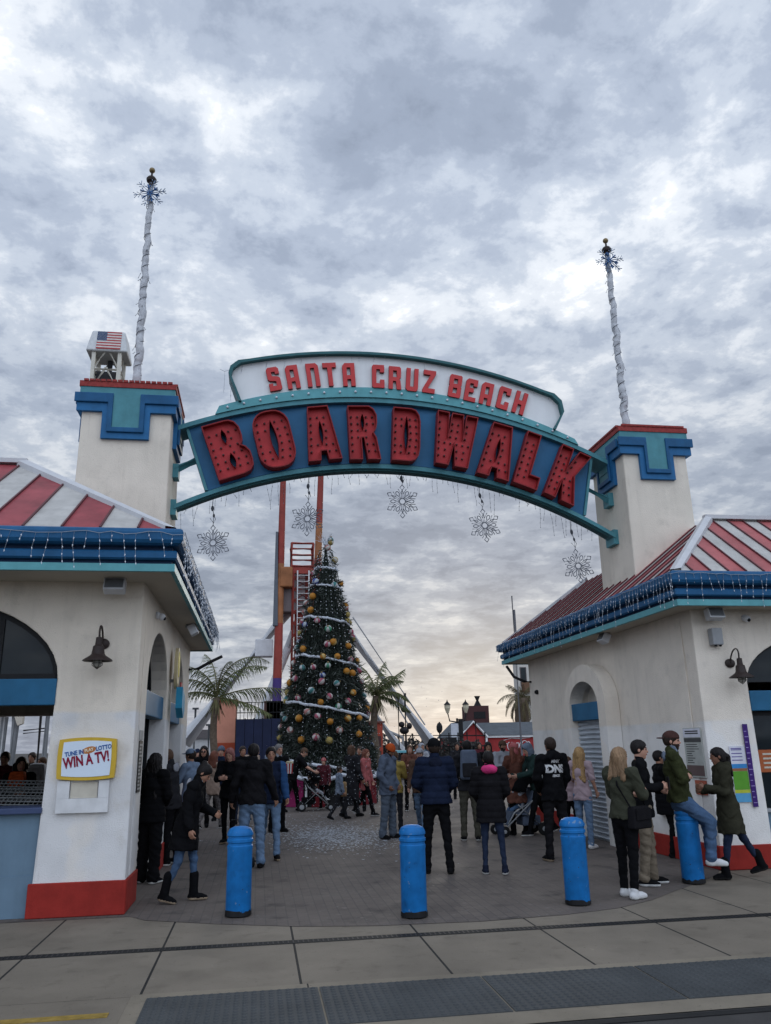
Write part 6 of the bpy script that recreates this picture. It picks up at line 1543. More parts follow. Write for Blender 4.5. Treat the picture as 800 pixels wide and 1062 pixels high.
def vec(*a): return np.array(a, float)
def nrm(v): return v/np.linalg.norm(v)
def person(label, loc, heading=0, H=1.72, top='black', pants='black', shoes='black2', sole=SOLE_W, hair=('short', 'dark'), skin='light', det=1,
           lean=0, tilt=0, head=(0, 0), arms=((6, 8, 12, 0), (6, 8, 12, 0)), legs=((2, 3, 4, 6), (-2, 3, 4, 6)), sit=None,
           bulk=1.0, kind='jacket', hem=.12, slim=1.0, hat=None, beard=None, collar=None, hood=None, boots=0.0, sleeve=None, dress=None, name='person', group='visitors at the boardwalk gate', vest=None):
    s = H/1.75; T = thing(name, label, 'person', loc, -R(heading), group)
    h = {0: (.0085, .0115), 1: (.012, .0155), 2: (.017, .021)}[det]
    hb, hc = h; rnp = np.random.RandomState(abs(hash(label)) % 9999 if False else sum(map(ord, label)) % 9999)
    # --- skeleton
    pel = vec(0, 0, .93); feet = []; J = {}
    up = nrm(vec(math.sin(R(tilt)), math.sin(R(lean)), math.cos(R(lean))*math.cos(R(tilt)))); fw = nrm(vec(0, math.cos(R(lean)), -math.sin(R(lean)))); rt = np.cross(fw, up)
    waist = pel+up*.14; chest = pel+up*.36; neck = pel+up*.555+fw*.0; shz = pel+up*.50
    hp, hy = R(head[0]), R(head[1])
    nk_up = nrm(up*.8+vec(0, 0, .2)+fw*math.sin(hp)*.5)
    f0 = nrm(vec(0, 1, 0)*.7+fw*.3); hr0 = nrm(np.cross(f0, vec(0, 0, 1)))
    hf = f0*math.cos(hy)+hr0*math.sin(hy); hr = nrm(np.cross(hf, vec(0, 0, 1)))
    hf2 = hf*math.cos(hp)-vec(0, 0, 1)*math.sin(hp); hu = np.cross(hr, hf2); hf = hf2
    hc_ = neck+nk_up*.115+hf*.022+hu*.02
    for i, sd in enumerate((-1, 1)):
        t, sp, kb, fy = legs[i]
        hip = pel+rt*(sd*.088)-up*.02
        d1 = nrm(vec(sd*math.sin(R(sp)), math.sin(R(t)), -math.cos(R(t)))); a2_ = R(t-kb)
        d2 = nrm(vec(sd*math.sin(R(sp))*.6, math.sin(a2_), -math.cos(a2_)))
        kn = hip+d1*.425; an = kn+d2*.415; J['leg%d' % i] = (hip, kn, an)
        pitch = min(0, (t-kb))*.55 if (t-kb) < -14 else 0
        ff = nrm(vec(sd*math.sin(R(fy)), math.cos(R(fy)), 0)); ff = ff*math.cos(R(pitch))+vec(0, 0, 1)*math.sin(R(pitch)); fu = nrm(np.cross(np.cross(ff, vec(0, 0, 1)), ff)); feet.append((an, ff, fu))
    zmin = min((an-fu*.085).min() if False else (an-fu*.085+ff*0)[2]+min(0, ff[2]*.16) for an, ff, fu in feet)
    dz = (-zmin if sit is None else sit/s-pel[2])
    off = vec(0, 0, dz)
    pel, waist, chest, neck, shz, hc_ = [p+off for p in (pel, waist, chest, neck, shz, hc_)]
    for i in (0, 1):
        J['leg%d' % i] = tuple(p+off for p in J['leg%d' % i]); feet[i] = (feet[i][0]+off, feet[i][1], feet[i][2])
    for i, sd in enumerate((-1, 1)):
        fl, ab, el, inn = arms[i]
        sh = shz+rt*(sd*.178*(.5+.5*bulk)); dn = -up
        u = nrm(dn*math.cos(R(fl))+fw*math.sin(R(fl))+rt*sd*math.sin(R(ab)))
        e0 = nrm(fw*math.cos(R(fl))+up*math.sin(R(fl))); e0 = nrm(e0-u*np.dot(e0, u)); ii = -rt*sd; ii = nrm(ii-u*np.dot(ii, u)); e = nrm(e0*math.cos(R(inn))+ii*math.sin(R(inn)))
        fa = nrm(u*math.cos(R(el))+e*math.sin(R(el))); eb = sh+u*.285; wr = eb+fa*.245; J['arm%d' % i] = (sh, eb, wr, u, fa, e)
    # --- body (skin): one continuous surface with a face and fingers
    B = SDF()
    B.cone(pel, waist, .115, .105, .03, sq=1.25).cone(waist, chest, .105, .125, .03, sq=1.3).cone(chest, shz, .125, .07, .03, sq=1.3).cone(shz-rt*.13, shz+rt*.13, .05, .05, .03)
    B.cone(neck-up*.05, hc_-hu*.06-hf*.02, .056, .053, .02)
    Mh = np.stack([hr, hf, hu])
    E = lambda x, y, z: hc_+hr*x+hf*y+hu*z
    B.ell(E(0, -.012, .03), (.074, .093, .086), Mh, .02).ell(E(0, .016, -.03), (.060, .070, .078), Mh, .02).cone(E(0, .052, -.092), E(0, .05, -.088), .026, .026, .02)
    B.cone(E(0, .082, .008), E(0, .098, -.024), .008, .013, .010).ell(E(0, .084, -.058), (.024, .010, .008), Mh, .006)
    for sd in (-1, 1):
        B.ell(E(sd*.077, -.012, -.008), (.010, .020, .031), Mh, .008); B.ell(E(sd*.030, .098, .006), (.017, .014, .010), Mh, .008, 's'); B.ell(E(sd*.030, .079, .004), (.0135, .011, .0105), Mh, .003)
        B.cone(E(sd*.014, .088, .024), E(sd*.046, .078, .026), .007, .005, .008)
    for i, sd in enumerate((-1, 1)):
        hip, kn, an = J['leg%d' % i]; lk = min(1, slim)*.86 if pants else 1
        B.cone(hip, kn, .078*lk, .046*lk, .03).cone(kn, an, .046*lk, .034*lk, .02)
        sh, eb, wr, u, fa, e = J['arm%d' % i]
        B.cone(sh, eb, .046, .036, .03).cone(eb, wr, .036, .024, .02)
        # hand: palm across axis pa, fingers curl towards cu
        cu = nrm(e*.6-rt*sd*.8); cu = nrm(cu-fa*np.dot(cu, fa)); pa = np.cross(fa, cu)
        th_side = 1 if np.dot(pa, fw+up*.3) > 0 else -1
        B.cone(wr, wr+fa*.05, .024, .026, .015, sq=None)
        kn_c = wr+fa*.085
        for q, (o_, L_) in enumerate(((-.030, .62), (-.010, .76), (.010, .72), (.029, .66))):
            k0 = kn_c+pa*o_*-th_side; r = .0098
            B.cone(wr+fa*.03+pa*o_*-th_side*.6, k0, .0135, .0125, .012)
            k1 = k0+nrm(fa*.85+cu*.5)*.045*L_*1.35; k2 = k1+nrm(fa*.35+cu*.93)*.036*L_*1.3; B.cone(k0, k1, .0105, r, .004).cone(k1, k2, r, .0085, .004)
        t0 = wr+fa*.03+pa*th_side*.022; t1 = t0+nrm(fa*.7+pa*th_side*.75+cu*.3)*.042; t2 = t1+nrm(fa*.9+cu*.5)*.034; B.cone(t0, t1, .0145, .011, .008).cone(t1, t2, .011, .009, .004)
    if sleeve == 'none': pass
    bm_ = [SKIN[skin], EYE, LIP, HAIR[beard or hair[1]] if (beard or hair[1]) in HAIR else HAIR['dark']]
    def face_region(c):
        r = np.zeros(len(c)); q = c-hc_; x, y, z = q@hr, q@hf, q@hu
        r[(np.abs(np.abs(x)-.030) < .0115) & (np.abs(z-.004) < .006) & (y > .07)] = 1
        r[(np.abs(np.abs(x)-.031) < .018) & (np.abs(z-.0265) < .0045) & (y > .065)] = 3
        r[(np.abs(x) < .022) & (np.abs(z+.058) < .0075) & (y > .07)] = 2
        if beard:
            bb = (y > -.005) & (z < -.038) & (z > -.135) & ~((np.abs(x) < .020) & (np.abs(z+.057) < .008) & (y > .08)); r[bb & (r == 0)] = 3
            r[(np.abs(x) < .030) & (np.abs(z+.044) < .006) & (y > .07)] = 3
        return r
    np_mesh('body', B.mesh(hb), bm_, T, s, face_region)
    # --- trousers
    ph = rnp.rand(8)*6.28
    def wr_fn(amp, fz, fx):
        return lambda X, Y, Z: amp*(np.sin(Z*fz+X*fx+Y*fx*.7+ph[0]+1.5*np.sin(X*17+ph[1]))*.6+np.sin(Z*fz*.53-X*fx*1.3+Y*fx+ph[2])*.5+np.sin(Z*fz*1.9+Y*fx*1.7+ph[3])*.25+1.5*np.maximum(0, 1-np.abs(np.sin(Z*fz*.33+X*fx*.55*np.sign(X)+ph[7]+1.2*np.sin(Y*9+ph[6])))*2.6)-.25)
    if pants:
        G = SDF(); w_ = slim
        G.cone(pel+up*.06, pel-up*.04, .122*bulk, .125*bulk, .03, sq=1.22)
        for i, sd in enumerate((-1, 1)):
            hip, kn, an = J['leg%d' % i]; an2 = kn+(an-kn)*(.95 if boots == 0 else .95-boots)
            G.cone(hip+up*.0, kn, .096*(.55+.45*bulk)*(.8+.2*w_), .062*w_, .03).cone(kn, an2, .062*w_, .050*w_**1.5, .02)
            if w_ >= 1 and boots == 0: G.cone(an2+vec(0, 0, .03), an2+vec(0, 0, -.015), .053*w_**1.5, .058*w_**1.5, .015)
        for i in (0, 1):
            an = J['leg%d' % i][2]
        np_mesh('trousers', G.mesh(hc, wr_fn(.0058 if w_ >= 1 else .0038, 58, 24)), CL[pants], T, s)
    # --- upper garment
    tm = CL[top]
    C = SDF(); b_ = bulk; puff = 1.14 if kind == 'puffer' else 1.0
    lo_ = pel-up*hem
    lw = 1.22 if hem > .25 else 1.0; qy = 1.06 if hem > .25 else 1.2
    C.cone(waist, chest, .136*b_*puff, .142*b_*puff, .03, sq=1.30).cone(chest, shz-up*.012, .150*b_*puff, .088*puff, .03, sq=1.26)
    C.cone(waist, pel+up*.02, .136*b_*puff, .144*b_*puff, .03, sq=1.22)
    hang = nrm(up*.6+vec(0, 0, 1)*.8) if sit is None else up
    lo_ = pel-hang*hem
    C.cone(pel, lo_-hang*.06, .144*b_*puff, .152*b_*puff*lw, .03, sq=qy)
    for sd in (-1, 1): C.cone(pel+rt*sd*.050, lo_-hang*.06+rt*sd*.056, .136*b_*puff, .144*b_*puff*(lw*.96), .03, sq=qy)
    C.plane(lo_, -hang)
    C.cone(lo_+hang*.012-rt*.0, lo_+hang*.03, .001, .001, .001)
    C.cone(shz-rt*.135, shz+rt*.135, .070*puff, .070*puff, .03)
    C.cone(shz+up*.0, neck+up*.01, .075, .062, .02)
    if collar or hood: C.cone(neck-up*.02+fw*.01, neck+up*.035-fw*.0, .078, .070, .015)
    if hood: C.ell(neck-fw*.080-up*.025, (.130, .070, .085), None, .03)
    sl_end = .985 if sleeve is None else sleeve
    for i, sd in enumerate((-1, 1)):
        sh, eb, wr, u, fa, e = J['arm%d' % i]; k_ = (.72+.28*b_)*puff
        if sl_end > .5:
            C.cone(sh, eb, .076*k_, .063*k_, .03).cone(eb, eb+fa*.245*sl_end, .063*k_, .050*k_, .02)
        else: C.cone(sh, eb-u*.04, .070*k_, .062*k_, .03)
    base_fn = wr_fn(.0072 if kind != 'puffer' else .003, 40, 26)
    if kind == 'puffer':
        fn = lambda X, Y, Z: base_fn(X, Y, Z)+.010*(1-np.abs(np.sin((Z+X*0)*3.1416/.088)))**2.2
    else: fn = base_fn
    jm = [tm]; reg = None
    if vest: jm = [tm, CL[vest]]; reg = lambda c: ((np.abs((c-shz)@rt) > .165)).astype(int)
    if dress: pass
    np_mesh({'tee': 'shirt', 'hoodie': 'hoodie', 'puffer': 'jacket', 'coat': 'coat'}.get(kind, 'jacket'), C.mesh(hc, fn), jm, T, s, reg)
    if collar and collar in CL:
        K = SDF(); K.cone(neck-up*.005+fw*.012, neck+up*.045+fw*.01, .070, .066, .01); K.ell(neck-fw*.100-up*(.008 if collar == 'hotpink' else .055), (.125, .075, .070) if collar == 'hotpink' else (.095, .030, .075), None, .02)
        K.cone(neck+up*.03, neck+up*.12+fw*.02, .048, .046, .004, 's'); np_mesh('hood', K.mesh(hc, wr_fn(.004, 60, 40)), CL[collar], T, s)
    # --- shoes
    for an, ff, fu in feet:
        F = SDF(); sdv = np.cross(ff, fu)
        F.cone(an-fu*.045-ff*.035, an-fu*.048+ff*.10, .042, .040, .02).cone(an-fu*.050+ff*.08, an-fu*.058+ff*.155, .043, .032, .02)
        F.cone(an-fu*.06, an+fu*(.02 if boots == 0 else .02), .046, .046 if boots == 0 else .054, .02)
        if boots: F.cone(an, an+nrm(fu)*boots*.42*1.25, .055, .060, .02)
        F.plane(an-fu*.085, -fu)
        region = lambda c, a_=an, f_=fu: ((c-a_)@f_ < -.058).astype(int)
        np_mesh('shoe', F.mesh(min(hb, .011)), [CL[shoes], sole], T, s, region)
    # --- hair
    st, hcname = hair; hm = HAIR[hcname]
    def strand(amp):
        def f(X, Y, Z):
            ang = np.arctan2((X-hc_[0]), -(Y-hc_[1]-.03)); wv = np.sin(Z*30+ph[4])*1.3+np.sin(Z*71+ang*3+ph[5])*.6
            return amp*(np.sin(ang*23+wv*2)+.6*np.sin(ang*41-wv*2.4+ph[6])+.5*np.sin(ang*9+wv+ph[2]))
        return f
    if st != 'none':
        Hs = SDF()
        Hs.ell(E(0, -.016, .038), (.084, .104, .090), Mh, .02)
        if st in ('long', 'pony', 'bob', 'curly', 'longback'):
            Hs.ell(E(0, -.05, -.02), (.084, .070, .10), Mh, .03)
        elif st == 'bun': Hs.ell(E(0, -.03, -.01), (.080, .080, .08), Mh, .03).ell(E(0, -.075, .095), (.045, .045, .04), Mh, .01)
        else: Hs.ell(E(0, -.035, -.005), (.076, .072, .075), Mh, .03)
        # carve the face
        Hs.ell(E(0, .095, -.055), (.075, .085, .108), Mh, .012, 's'); Hs.ell(E(0, .05, -.11), (.10, .07, .075), Mh, .01, 's')
        if st in ('short', 'bun'): Hs.ell(E(0, -.01, -.125), (.12, .14, .072), Mh, .01, 's')
        if st in ('long', 'longback'):
            back = neck-fw*.075-up*.02; L_ = .10 if st == 'long' else .34
            for x in (-.065, -.035, -.01, .02, .045, .07): Hs.cone(E(x, -.06, -.01), back+rt*x*1.55+fw*(.02*rnp.rand()-.03*abs(x)*8)-up*L_*(.75+.4*rnp.rand()), .040, .020+.012*rnp.rand(), .014)
            for sd in (-1, 1):
                Hs.cone(E(sd*.074, .005, .0), neck+rt*sd*.085+fw*.02-up*(L_*.65), .024, .020, .015); Hs.cone(E(sd*.078, -.03, .0), neck+rt*sd*.10-fw*.03-up*L_*.8, .030, .024, .02)
        if st == 'bob':
            for sd in (-1, 1): Hs.cone(E(sd*.072, -.01, .0), E(sd*.075, .0, -.115), .030, .026, .015)
            Hs.cone(E(0, -.07, -.03), E(0, -.06, -.12), .065, .06, .02)
        if st == 'pony': Hs.cone(E(0, -.10, .03), E(0, -.145, -.02), .032, .036, .01).cone(E(0, -.145, -.02), neck-fw*.14-up*.14, .036, .018, .02)
        if st == 'curly':
            for q in range(14): a_ = rnp.rand()*6.28; Hs.ell(E(.085*math.cos(a_), -.03+.07*math.sin(a_)-.03, .04-.16*rnp.rand()), (.04, .04, .04), None, .012)
        np_mesh('hair', Hs.mesh(hb, strand(.0048 if st in ('long', 'longback', 'curly', 'bob') else .0024)), hm, T, s)
    # --- headwear
    if hat:
        hk, hcol = hat; Q = SDF()
        if hk in ('beanie', 'hood'):
            Q.ell(E(0, -.014, .045), (.090, .110, .092), Mh, .02)
            if hk == 'beanie':
                Q.cone(E(0, -.012, .035), E(0, -.012, .06), .094, .090, .01, sq=None)
                Q.plane(E(0, 0, .018), -hu)
            else: Q.ell(E(0, -.03, -.04), (.088, .095, .12), Mh, .03); Q.ell(E(0, .105, -.02), (.066, .085, .10), Mh, .015, 's')
            np_mesh('hat' if hk == 'beanie' else 'hood', Q.mesh(hb, (lambda X, Y, Z: .0018*np.sin((X*hr[0]+Y*hr[1])*300)) if hk == 'beanie' else wr_fn(.004, 50, 30)), CL[hcol], T, s)
        else:
            sgn = 1 if hk == 'cap' else -1
            Q.ell(E(0, -.010, .045), (.088, .106, .088), Mh, .015); Q.plane(E(0, 0, .030), -hu)
            np_mesh('cap', Q.mesh(hb), CL[hcol], T, s)
            V_ = SDF(); V_.ell(E(0, sgn*.115-.01, .036), (.070, .075, .010), Mh, .01); V_.ell(E(0, -.01, .02), (.083, .10, .05), Mh, .004, 's'); np_mesh('cap_brim', V_.mesh(.0085), CL[hcol], T, s)
    W = Matrix.Translation(Vector(loc)) @ Matrix.Rotation(-R(heading), 4, 'Z') @ Matrix.Scale(s, 4)
    J.update(neck=neck, chest=chest, pel=pel, waist=waist, fw=fw, up=up, rt=rt, head=hc_, shz=shz, W=W)
    return T, J
def wpt(J, p): return J['W'] @ Vector([float(q) for q in p])
def behind(px, Y, z=.008): q = onY(px, 771, Y); return Vector((q.x, Y, z))
def ft(px, py): return gnd(px, py, .009)
# ------------------------------------------------------------------ the visitors, nearest first
STAND = ((3, 3, 5, 8), (-2, 3, 3, 8)); WALK = ((22, 1, 6, 3), (-18, 1, 16, 3)); WALK2 = ((-18, 1, 18, 3), (20, 1, 6, 3))
DOWN = ((4, 8, 12, 10), (4, 8, 12, 10)); POCK = ((-6, 16, 48, 40), (-6, 16, 48, 40)); FRONT = ((24, 6, 80, 45), (24, 6, 80, 45)); HOLD1 = ((30, 6, 95, 35), (4, 8, 14, 10)); PUSH = ((42, 4, 42, 10), (42, 4, 42, 10))

# left of the entrance
T, JW = person('woman looking down in a black parka, blue jeans and black tan-soled boots', ft(190, 936), 100, 1.55, 'black', 'denim', 'black', SOLE_T, ('bun', 'black'), 'tan', 0, lean=13, head=(36, -4),
       arms=((16, 8, 72, 30), (2, 10, 24, 10)), legs=((12, 3, 10, 8), (-8, 3, 14, 4)), hem=.30, slim=.86, boots=.42, kind='coat', bulk=1.12, collar='lgrey')
T, J = person('person with long black hair, black puffer, wide black trousers and white soles, seen from behind', ft(153, 916), 30, 1.64, 'black', 'black', 'black', SOLE_W, ('longback', 'black'), 'tan', 0,
       arms=((10, 6, 70, 50), (10, 8, 60, 50)), legs=STAND, hem=.14, slim=1.35, kind='puffer', bulk=1.08, head=(14, 0))
T, J = person('big man in black jacket and pale jeans with his back turned behind the bollard', ft(260, 900), 4, 1.74, 'black2', 'denim_l', 'black', SOLE_B, ('short', 'black'), 'tan', 0,
       arms=((2, 14, 18, 10), (6, 16, 16, 0)), legs=((4, 5, 4, 8), (-3, 5, 3, 8)), hem=.06, bulk=1.22, slim=1.12, head=(6, 0), collar='black2')
T, J = person('smiling man in royal blue and dark vest walking towards the street in light jeans', ft(279, 890), 176, 1.73, 'navy', 'denim_l', 'black', SOLE_T, ('short', 'black'), 'tan', 1,
       arms=((14, 8, 16, 0), (-10, 10, 14, 0)), legs=WALK, hem=.08, slim=1.0, vest='blue', kind='puffer')
T, J = person('man in black coat holding a popcorn box near the tree', behind(289, 17.8), 150, 1.74, 'black', 'black', 'black', SOLE_B, ('short', 'grey'), 'light', 1, arms=((20, 6, 88, 30), (4, 8, 14, 0)), legs=STAND, collar='lgrey')
q = wpt(J, J['arm0'][2]+J['arm0'][4]*.10)
PB = thing('popcorn_box', 'red and white striped popcorn box in the hand of the man near the tree', 'popcorn box', q-Vector((0, 0, .09)))
mb = MB()
for i in range(5):
    for f in (0, 1):
        x0, x1 = -.075+.15*i/5, -.075+.15*(i+1)/5; y = -.05 if f == 0 else .05
        mb.quad((x0*.8, y*.8, 0), (x1*.8, y*.8, 0), (x1, y, .2), (x0, y, .2), i % 2)
for sx in (-1, 1): mb.quad((sx*.06, -.04, 0), (sx*.06, .04, 0), (sx*.075, .05, .2), (sx*.075, -.05, .2), 0)
mb.quad((-.06, -.04, 0), (.06, -.04, 0), (.06, .04, 0), (-.06, .04, 0))
mb.build('box', [CL['redc'], CL['white']], PB, fix=False)
mb = MB(); rn = random.Random(3)
for i in range(26): mb.ball((rn.uniform(-.065, .065), rn.uniform(-.04, .04), .2+rn.uniform(-.02, .035)), .02, 6)
mb.build('popcorn', mat('popcorn', (.6, .54, .38), .9), PB, smooth=True)
T, J = person('red-brown haired woman in a beige fleece and checked trousers walking away', ft(219, 860), 35, 1.66, 'beige', 'plaid', 'black', SOLE_W, ('long', 'auburn'), 'light', 1, arms=((20, 8, 85, 35), (20, 8, 80, 30)), legs=WALK2, slim=1.1, hem=.16, bulk=1.05)
T, J = person('woman with dark glasses and long dark hair in black, facing the street behind the crowd', behind(212, 19.5), 182, 1.74, 'black', 'black', 'black', SOLE_B, ('long', 'black'), 'light', 1, arms=DOWN)
mb = MB(); hc_ = J['head']
gl = [wpt(J, hc_+vec(sx*.03, .115, -.012)) for sx in (-1, 1)]
G = wthing('sunglasses', 'dark sunglasses worn by the long-haired woman in black', 'sunglasses', tuple(gl[0]))
MB().ball(gl[0], (.026, .008, .02), 10).ball(gl[1], (.026, .008, .02), 10).tube([gl[0], gl[1]], .004, 4).build('lenses', black, G, smooth=True)
T, J = person('brown-haired young man bending to the kiosk window with a pale denim sleeve', ft(176, 897), 290, 1.70, 'charcoal', 'black', 'black', SOLE_W, ('short', 'brown'), 'light', 1, lean=8, head=(22, -10), arms=((30, 8, 70, 20), (25, 8, 60, 20)), legs=STAND, collar='lgrey')
T, J = person('person in a pale denim jacket standing behind the man at the kiosk window', behind(199, 15.4), 300, 1.68, 'lblue', 'black', 'black', SOLE_W, ('short', 'dark'), 'tan', 1, arms=FRONT, legs=STAND, hat=('cap', 'lblue'))
T, J = person('child with a magenta backpack squeezed beside the kiosk window', ft(167, 884), 280, 1.30, 'hotpink', 'black', 'black', SOLE_W, ('pony', 'dark'), 'tan', 1, legs=STAND)
T, J = person('person in a grey blue knit beanie seen over the crowd by the orange stall', behind(230, 21), 190, 1.72, 'navy', 'black', 'black', SOLE_B, ('short', 'dark'), 'light', 2, hat=('beanie', 'slate'))
T, J = person('person with pinkish hair, black jacket and narrow black trousers behind the big man', ft(236, 876), 198, 1.69, 'black', 'black', 'black', SOLE_T, ('bob', 'pink'), 'light', 1, arms=FRONT, legs=((8, 2, 6, 6), (-6, 2, 6, 6)), slim=.9, head=(18, 0))
T, J = person('dark-haired person half hidden between the pink-haired one and the big man', behind(252, 20), 160, 1.72, 'black', 'denim_d', 'black', SOLE_B, ('short', 'dark'), 'tan', 2)
T, J = person('person in a navy knit cap far back between kiosk and stall', behind(205, 24), 150, 1.66, 'navy', 'black', 'black', SOLE_B, ('short', 'dark'), 'light', 2, hat=('beanie', 'navy'))
# round the tree
T, J = person('man in a black tee shirt leaning over the dark stroller', ft(303, 842), 92, 1.74, 'black', 'black', 'black', SOLE_B, ('short', 'brown'), 'light', 1, lean=24, head=(30, 0), arms=((62, 6, 22, 0), (60, 6, 24, 0)), kind='tee', sleeve=.3, legs=((16, 3, 8, 6), (-14, 3, 10, 6)), bulk=1.08)
def stroller(label, loc, heading, c_seat, c_frame, c_trim=None, sc=1.0):
    S = thing('stroller', label, 'stroller', loc, -R(heading), 'strollers'); fr = MB()
    for x in (-.24, .24):
        fr.tube([(x, -.42, 1.02), (x, -.18, .62), (x, .42, .12)], .014, 8); fr.tube([(x, .12, .55), (x, -.36, .12)], .014, 8); fr.tube([(x, -.18, .62), (x, .20, .42), (x, .34, .22)], .012, 6)
    fr.tube([(-.24, -.42, 1.02), (0, -.46, 1.05), (.24, -.42, 1.02)], .018, 8); fr.tube([(-.24, -.30, .2), (.24, -.30, .2)], .012, 6); fr.tube([(-.24, .30, .2), (.24, .30, .2)], .012, 6)
    fr.build('frame', c_frame, S, smooth=True)
    st_ = MB(); st_.add([(-.21, -.24, .85), (.21, -.24, .85), (.22, -.05, .40), (-.22, -.05, .40), (.22, .26, .44), (-.22, .26, .44), (.2, .34, .20), (-.2, .34, .20)], [(0, 1, 2, 3), (3, 2, 4, 5), (5, 4, 6, 7)])
    o = st_.build('seat', c_seat, S); m_ = o.modifiers.new('t', 'SOLIDIFY'); m_.thickness = .05
    cn = MB(); nA = 7; vs = []
    for i in range(nA):
        a = R(100-i*22); 
        for j in range(7): b = math.pi*j/6; vs.append((.23*math.cos(b), -.20+.42*math.cos(a)*(.35+.65*math.sin(b))*1.0, .72+.40*math.sin(a)*(.55+.45*math.sin(b))))
    cn.add(vs, [(i*7+j, i*7+j+1, (i+1)*7+j+1, (i+1)*7+j) for i in range(nA-3) for j in range(6)])
    o = cn.build('canopy', c_trim or c_seat, S, smooth=True); m_ = o.modifiers.new('t', 'SOLIDIFY'); m_.thickness = .012
    bk_ = MB(); bk_.box((0, -.16, .26), (.36, .36, .18)); bevel(bk_.build('basket', c_seat, S), .03)
    for x in (-.26, .26):
        for y, r in ((-.36, .12), (.42, .095)):
            w_ = MB().lathe([(r*.55, -.022), (r, -.018), (r, .018), (r*.55, .022), (r*.55, -.022)], (x, y, r), 16, axis=(1, 0, 0)).build('wheel', SOLE_B, S, smooth=True, auto=40)
            hb_ = MB().lathe([(.0, -.026), (r*.54, -.02), (r*.54, .02), (0, .026)], (x, y, r), 12, axis=(1, 0, 0)).build('hub', grey_m, w_)
    return S
S = stroller('dark stroller with white side rail in front of the Christmas tree', ft(326, 841), 88, CL['black'], grey_m)
T, J = person('small child lying back in the dark stroller by the tree', ft(327, 841)+Vector((-.02, .0, 0)), 88, .85, 'charcoal', 'lgrey', 'white', SOLE_W, ('short', 'brown'), 'light', 2, lean=-28, sit=.56, legs=((62, 5, 20, 5), (66, 5, 28, 5)), arms=((40, 6, 50, 20), (40, 6, 50, 20)), group='children in strollers')
T, J = person('toddler in a coral hat standing behind the stroller by the tree', behind(336, 23.6), 200, 1.35, 'maroon', 'black', 'black', SOLE_W, ('short', 'brown'), 'light', 2, hat=('beanie', 'coral'))
T, J = person('tall person in long dark robe and brown hood before the tree', ft(365, 848), 60, 1.72, 'charcoal', 'charcoal', 'black', SOLE_B, ('none', 'brown'), 'tan', 1, hem=.50, kind='coat', hat=('hood', 'brown'), arms=((20, 8, 40, 10), (8, 8, 20, 10)), legs=WALK)
T, J = person('person in a coral coat beside the robed figure at the tree', ft(380, 846), 120, 1.62, 'coral', 'black', 'black', SOLE_W, ('long', 'auburn'), 'light', 1, arms=DOWN, legs=WALK2, hem=.25, kind='coat', bulk=.95)
T, J = person('child in grey with a tan satchel in front of the robed figure', ft(352, 850), 80, 1.24, 'greyblue', 'charcoal', 'black', SOLE_B, ('short', 'dark'), 'tan', 1, arms=DOWN, legs=WALK)
q = wpt(J, J['pel']+J['fw']*.12+J['up']*.06)
bevel(tag(MB().box(q, (.20, .16, .34)).build('satchel', CL['tan']), 'tan satchel hanging at the front of the child in grey', 'bag'), .05, 3)
T, J = person('dark-clad person far back between robe and tree', behind(373, 22.5), 200, 1.66, 'charcoal', 'black', 'black', SOLE_B, ('short', 'dark'), 'tan', 2)
T, J = person('bearded man in an orange knit hat, slate hoodie and grey jeans, looking down', ft(404, 870), 126, 1.70, 'slate', 'denim_g', 'black', SOLE_B, ('short', 'black'), 'brown', 0, head=(30, 6), arms=((-10, 14, 52, 30), (-8, 14, 52, 34)), legs=((3, 4, 4, 10), (-3, 4, 4, 10)), hem=.14, slim=1.22, bulk=1.28, kind='hoodie', hood=True, hat=('beanie', 'orange'), beard='black', collar='slate')
T, J = person('person in a straw yellow jacket hidden behind the orange-hat man', ft(411, 862), 20, 1.56, 'yellow', 'charcoal', 'black', SOLE_B, ('short', 'brown'), 'light', 1, arms=FRONT)
T, J = person('woman in a dusty pink patterned top by the teal canopy', behind(425, 22), 190, 1.66, 'rust', 'black', 'black', SOLE_W, ('bob', 'brown'), 'light', 2, arms=FRONT, kind='tee')
T, J = person('person with a brown bag and pale blue jeans left of the navy jacket', ft(438, 862), 200, 1.64, 'brown', 'denim_l', 'black', SOLE_W, ('short', 'grey'), 'light', 1, arms=((20, 8, 60, 30), (5, 8, 20, 10)), legs=WALK, hat=('cap', 'lgrey'))
# centre group
T, J = person('tall man in navy jacket, black jeans and dark knit hat, seen from behind', ft(455, 906), 6, 1.74, 'navy', 'black', 'black', SOLE_B, ('short', 'dark'), 'brown', 0, arms=((10, 16, 66, 52), (8, 14, 55, 52)), legs=((4, 5, 4, 12), (-3, 6, 4, 14)), hem=.05, bulk=1.14, hat=('beanie', 'black'), collar='navy_d', kind='puffer')
T, J = person('man in dark green jacket with grey back panel and olive trousers, seen from behind', ft(489, 872), 8, 1.73, 'charcoal', 'olive_p', 'black', SOLE_W, ('short', 'black'), 'tan', 1, arms=((4, 12, 40, 30), (6, 12, 40, 30)), legs=STAND, hem=.08, slim=1.05, bulk=1.12, collar='olive_d')
q = wpt(J, J['chest']-J['fw']*.20+J['up']*.02)
BP = thing('backpack', 'slate grey backpack worn by the man in olive trousers', 'backpack', q-Vector((0, 0, .26)), -R(8))
bevel(MB().box((0, 0, .26), (.34, .18, .52), top=.86).build('bag', CL['slate'], BP), .06, 3); bevel(MB().box((0, -.11, .17), (.26, .07, .24)).build('pocket', CL['charcoal'], BP), .025, 2)
MB().tube([(-.10, .07, .48), (-.12, .16, .56), (-.12, .26, .45)], .018, 6).tube([(.10, .07, .48), (.12, .16, .56), (.12, .26, .45)], .018, 6).build('straps', CL['black'], BP)
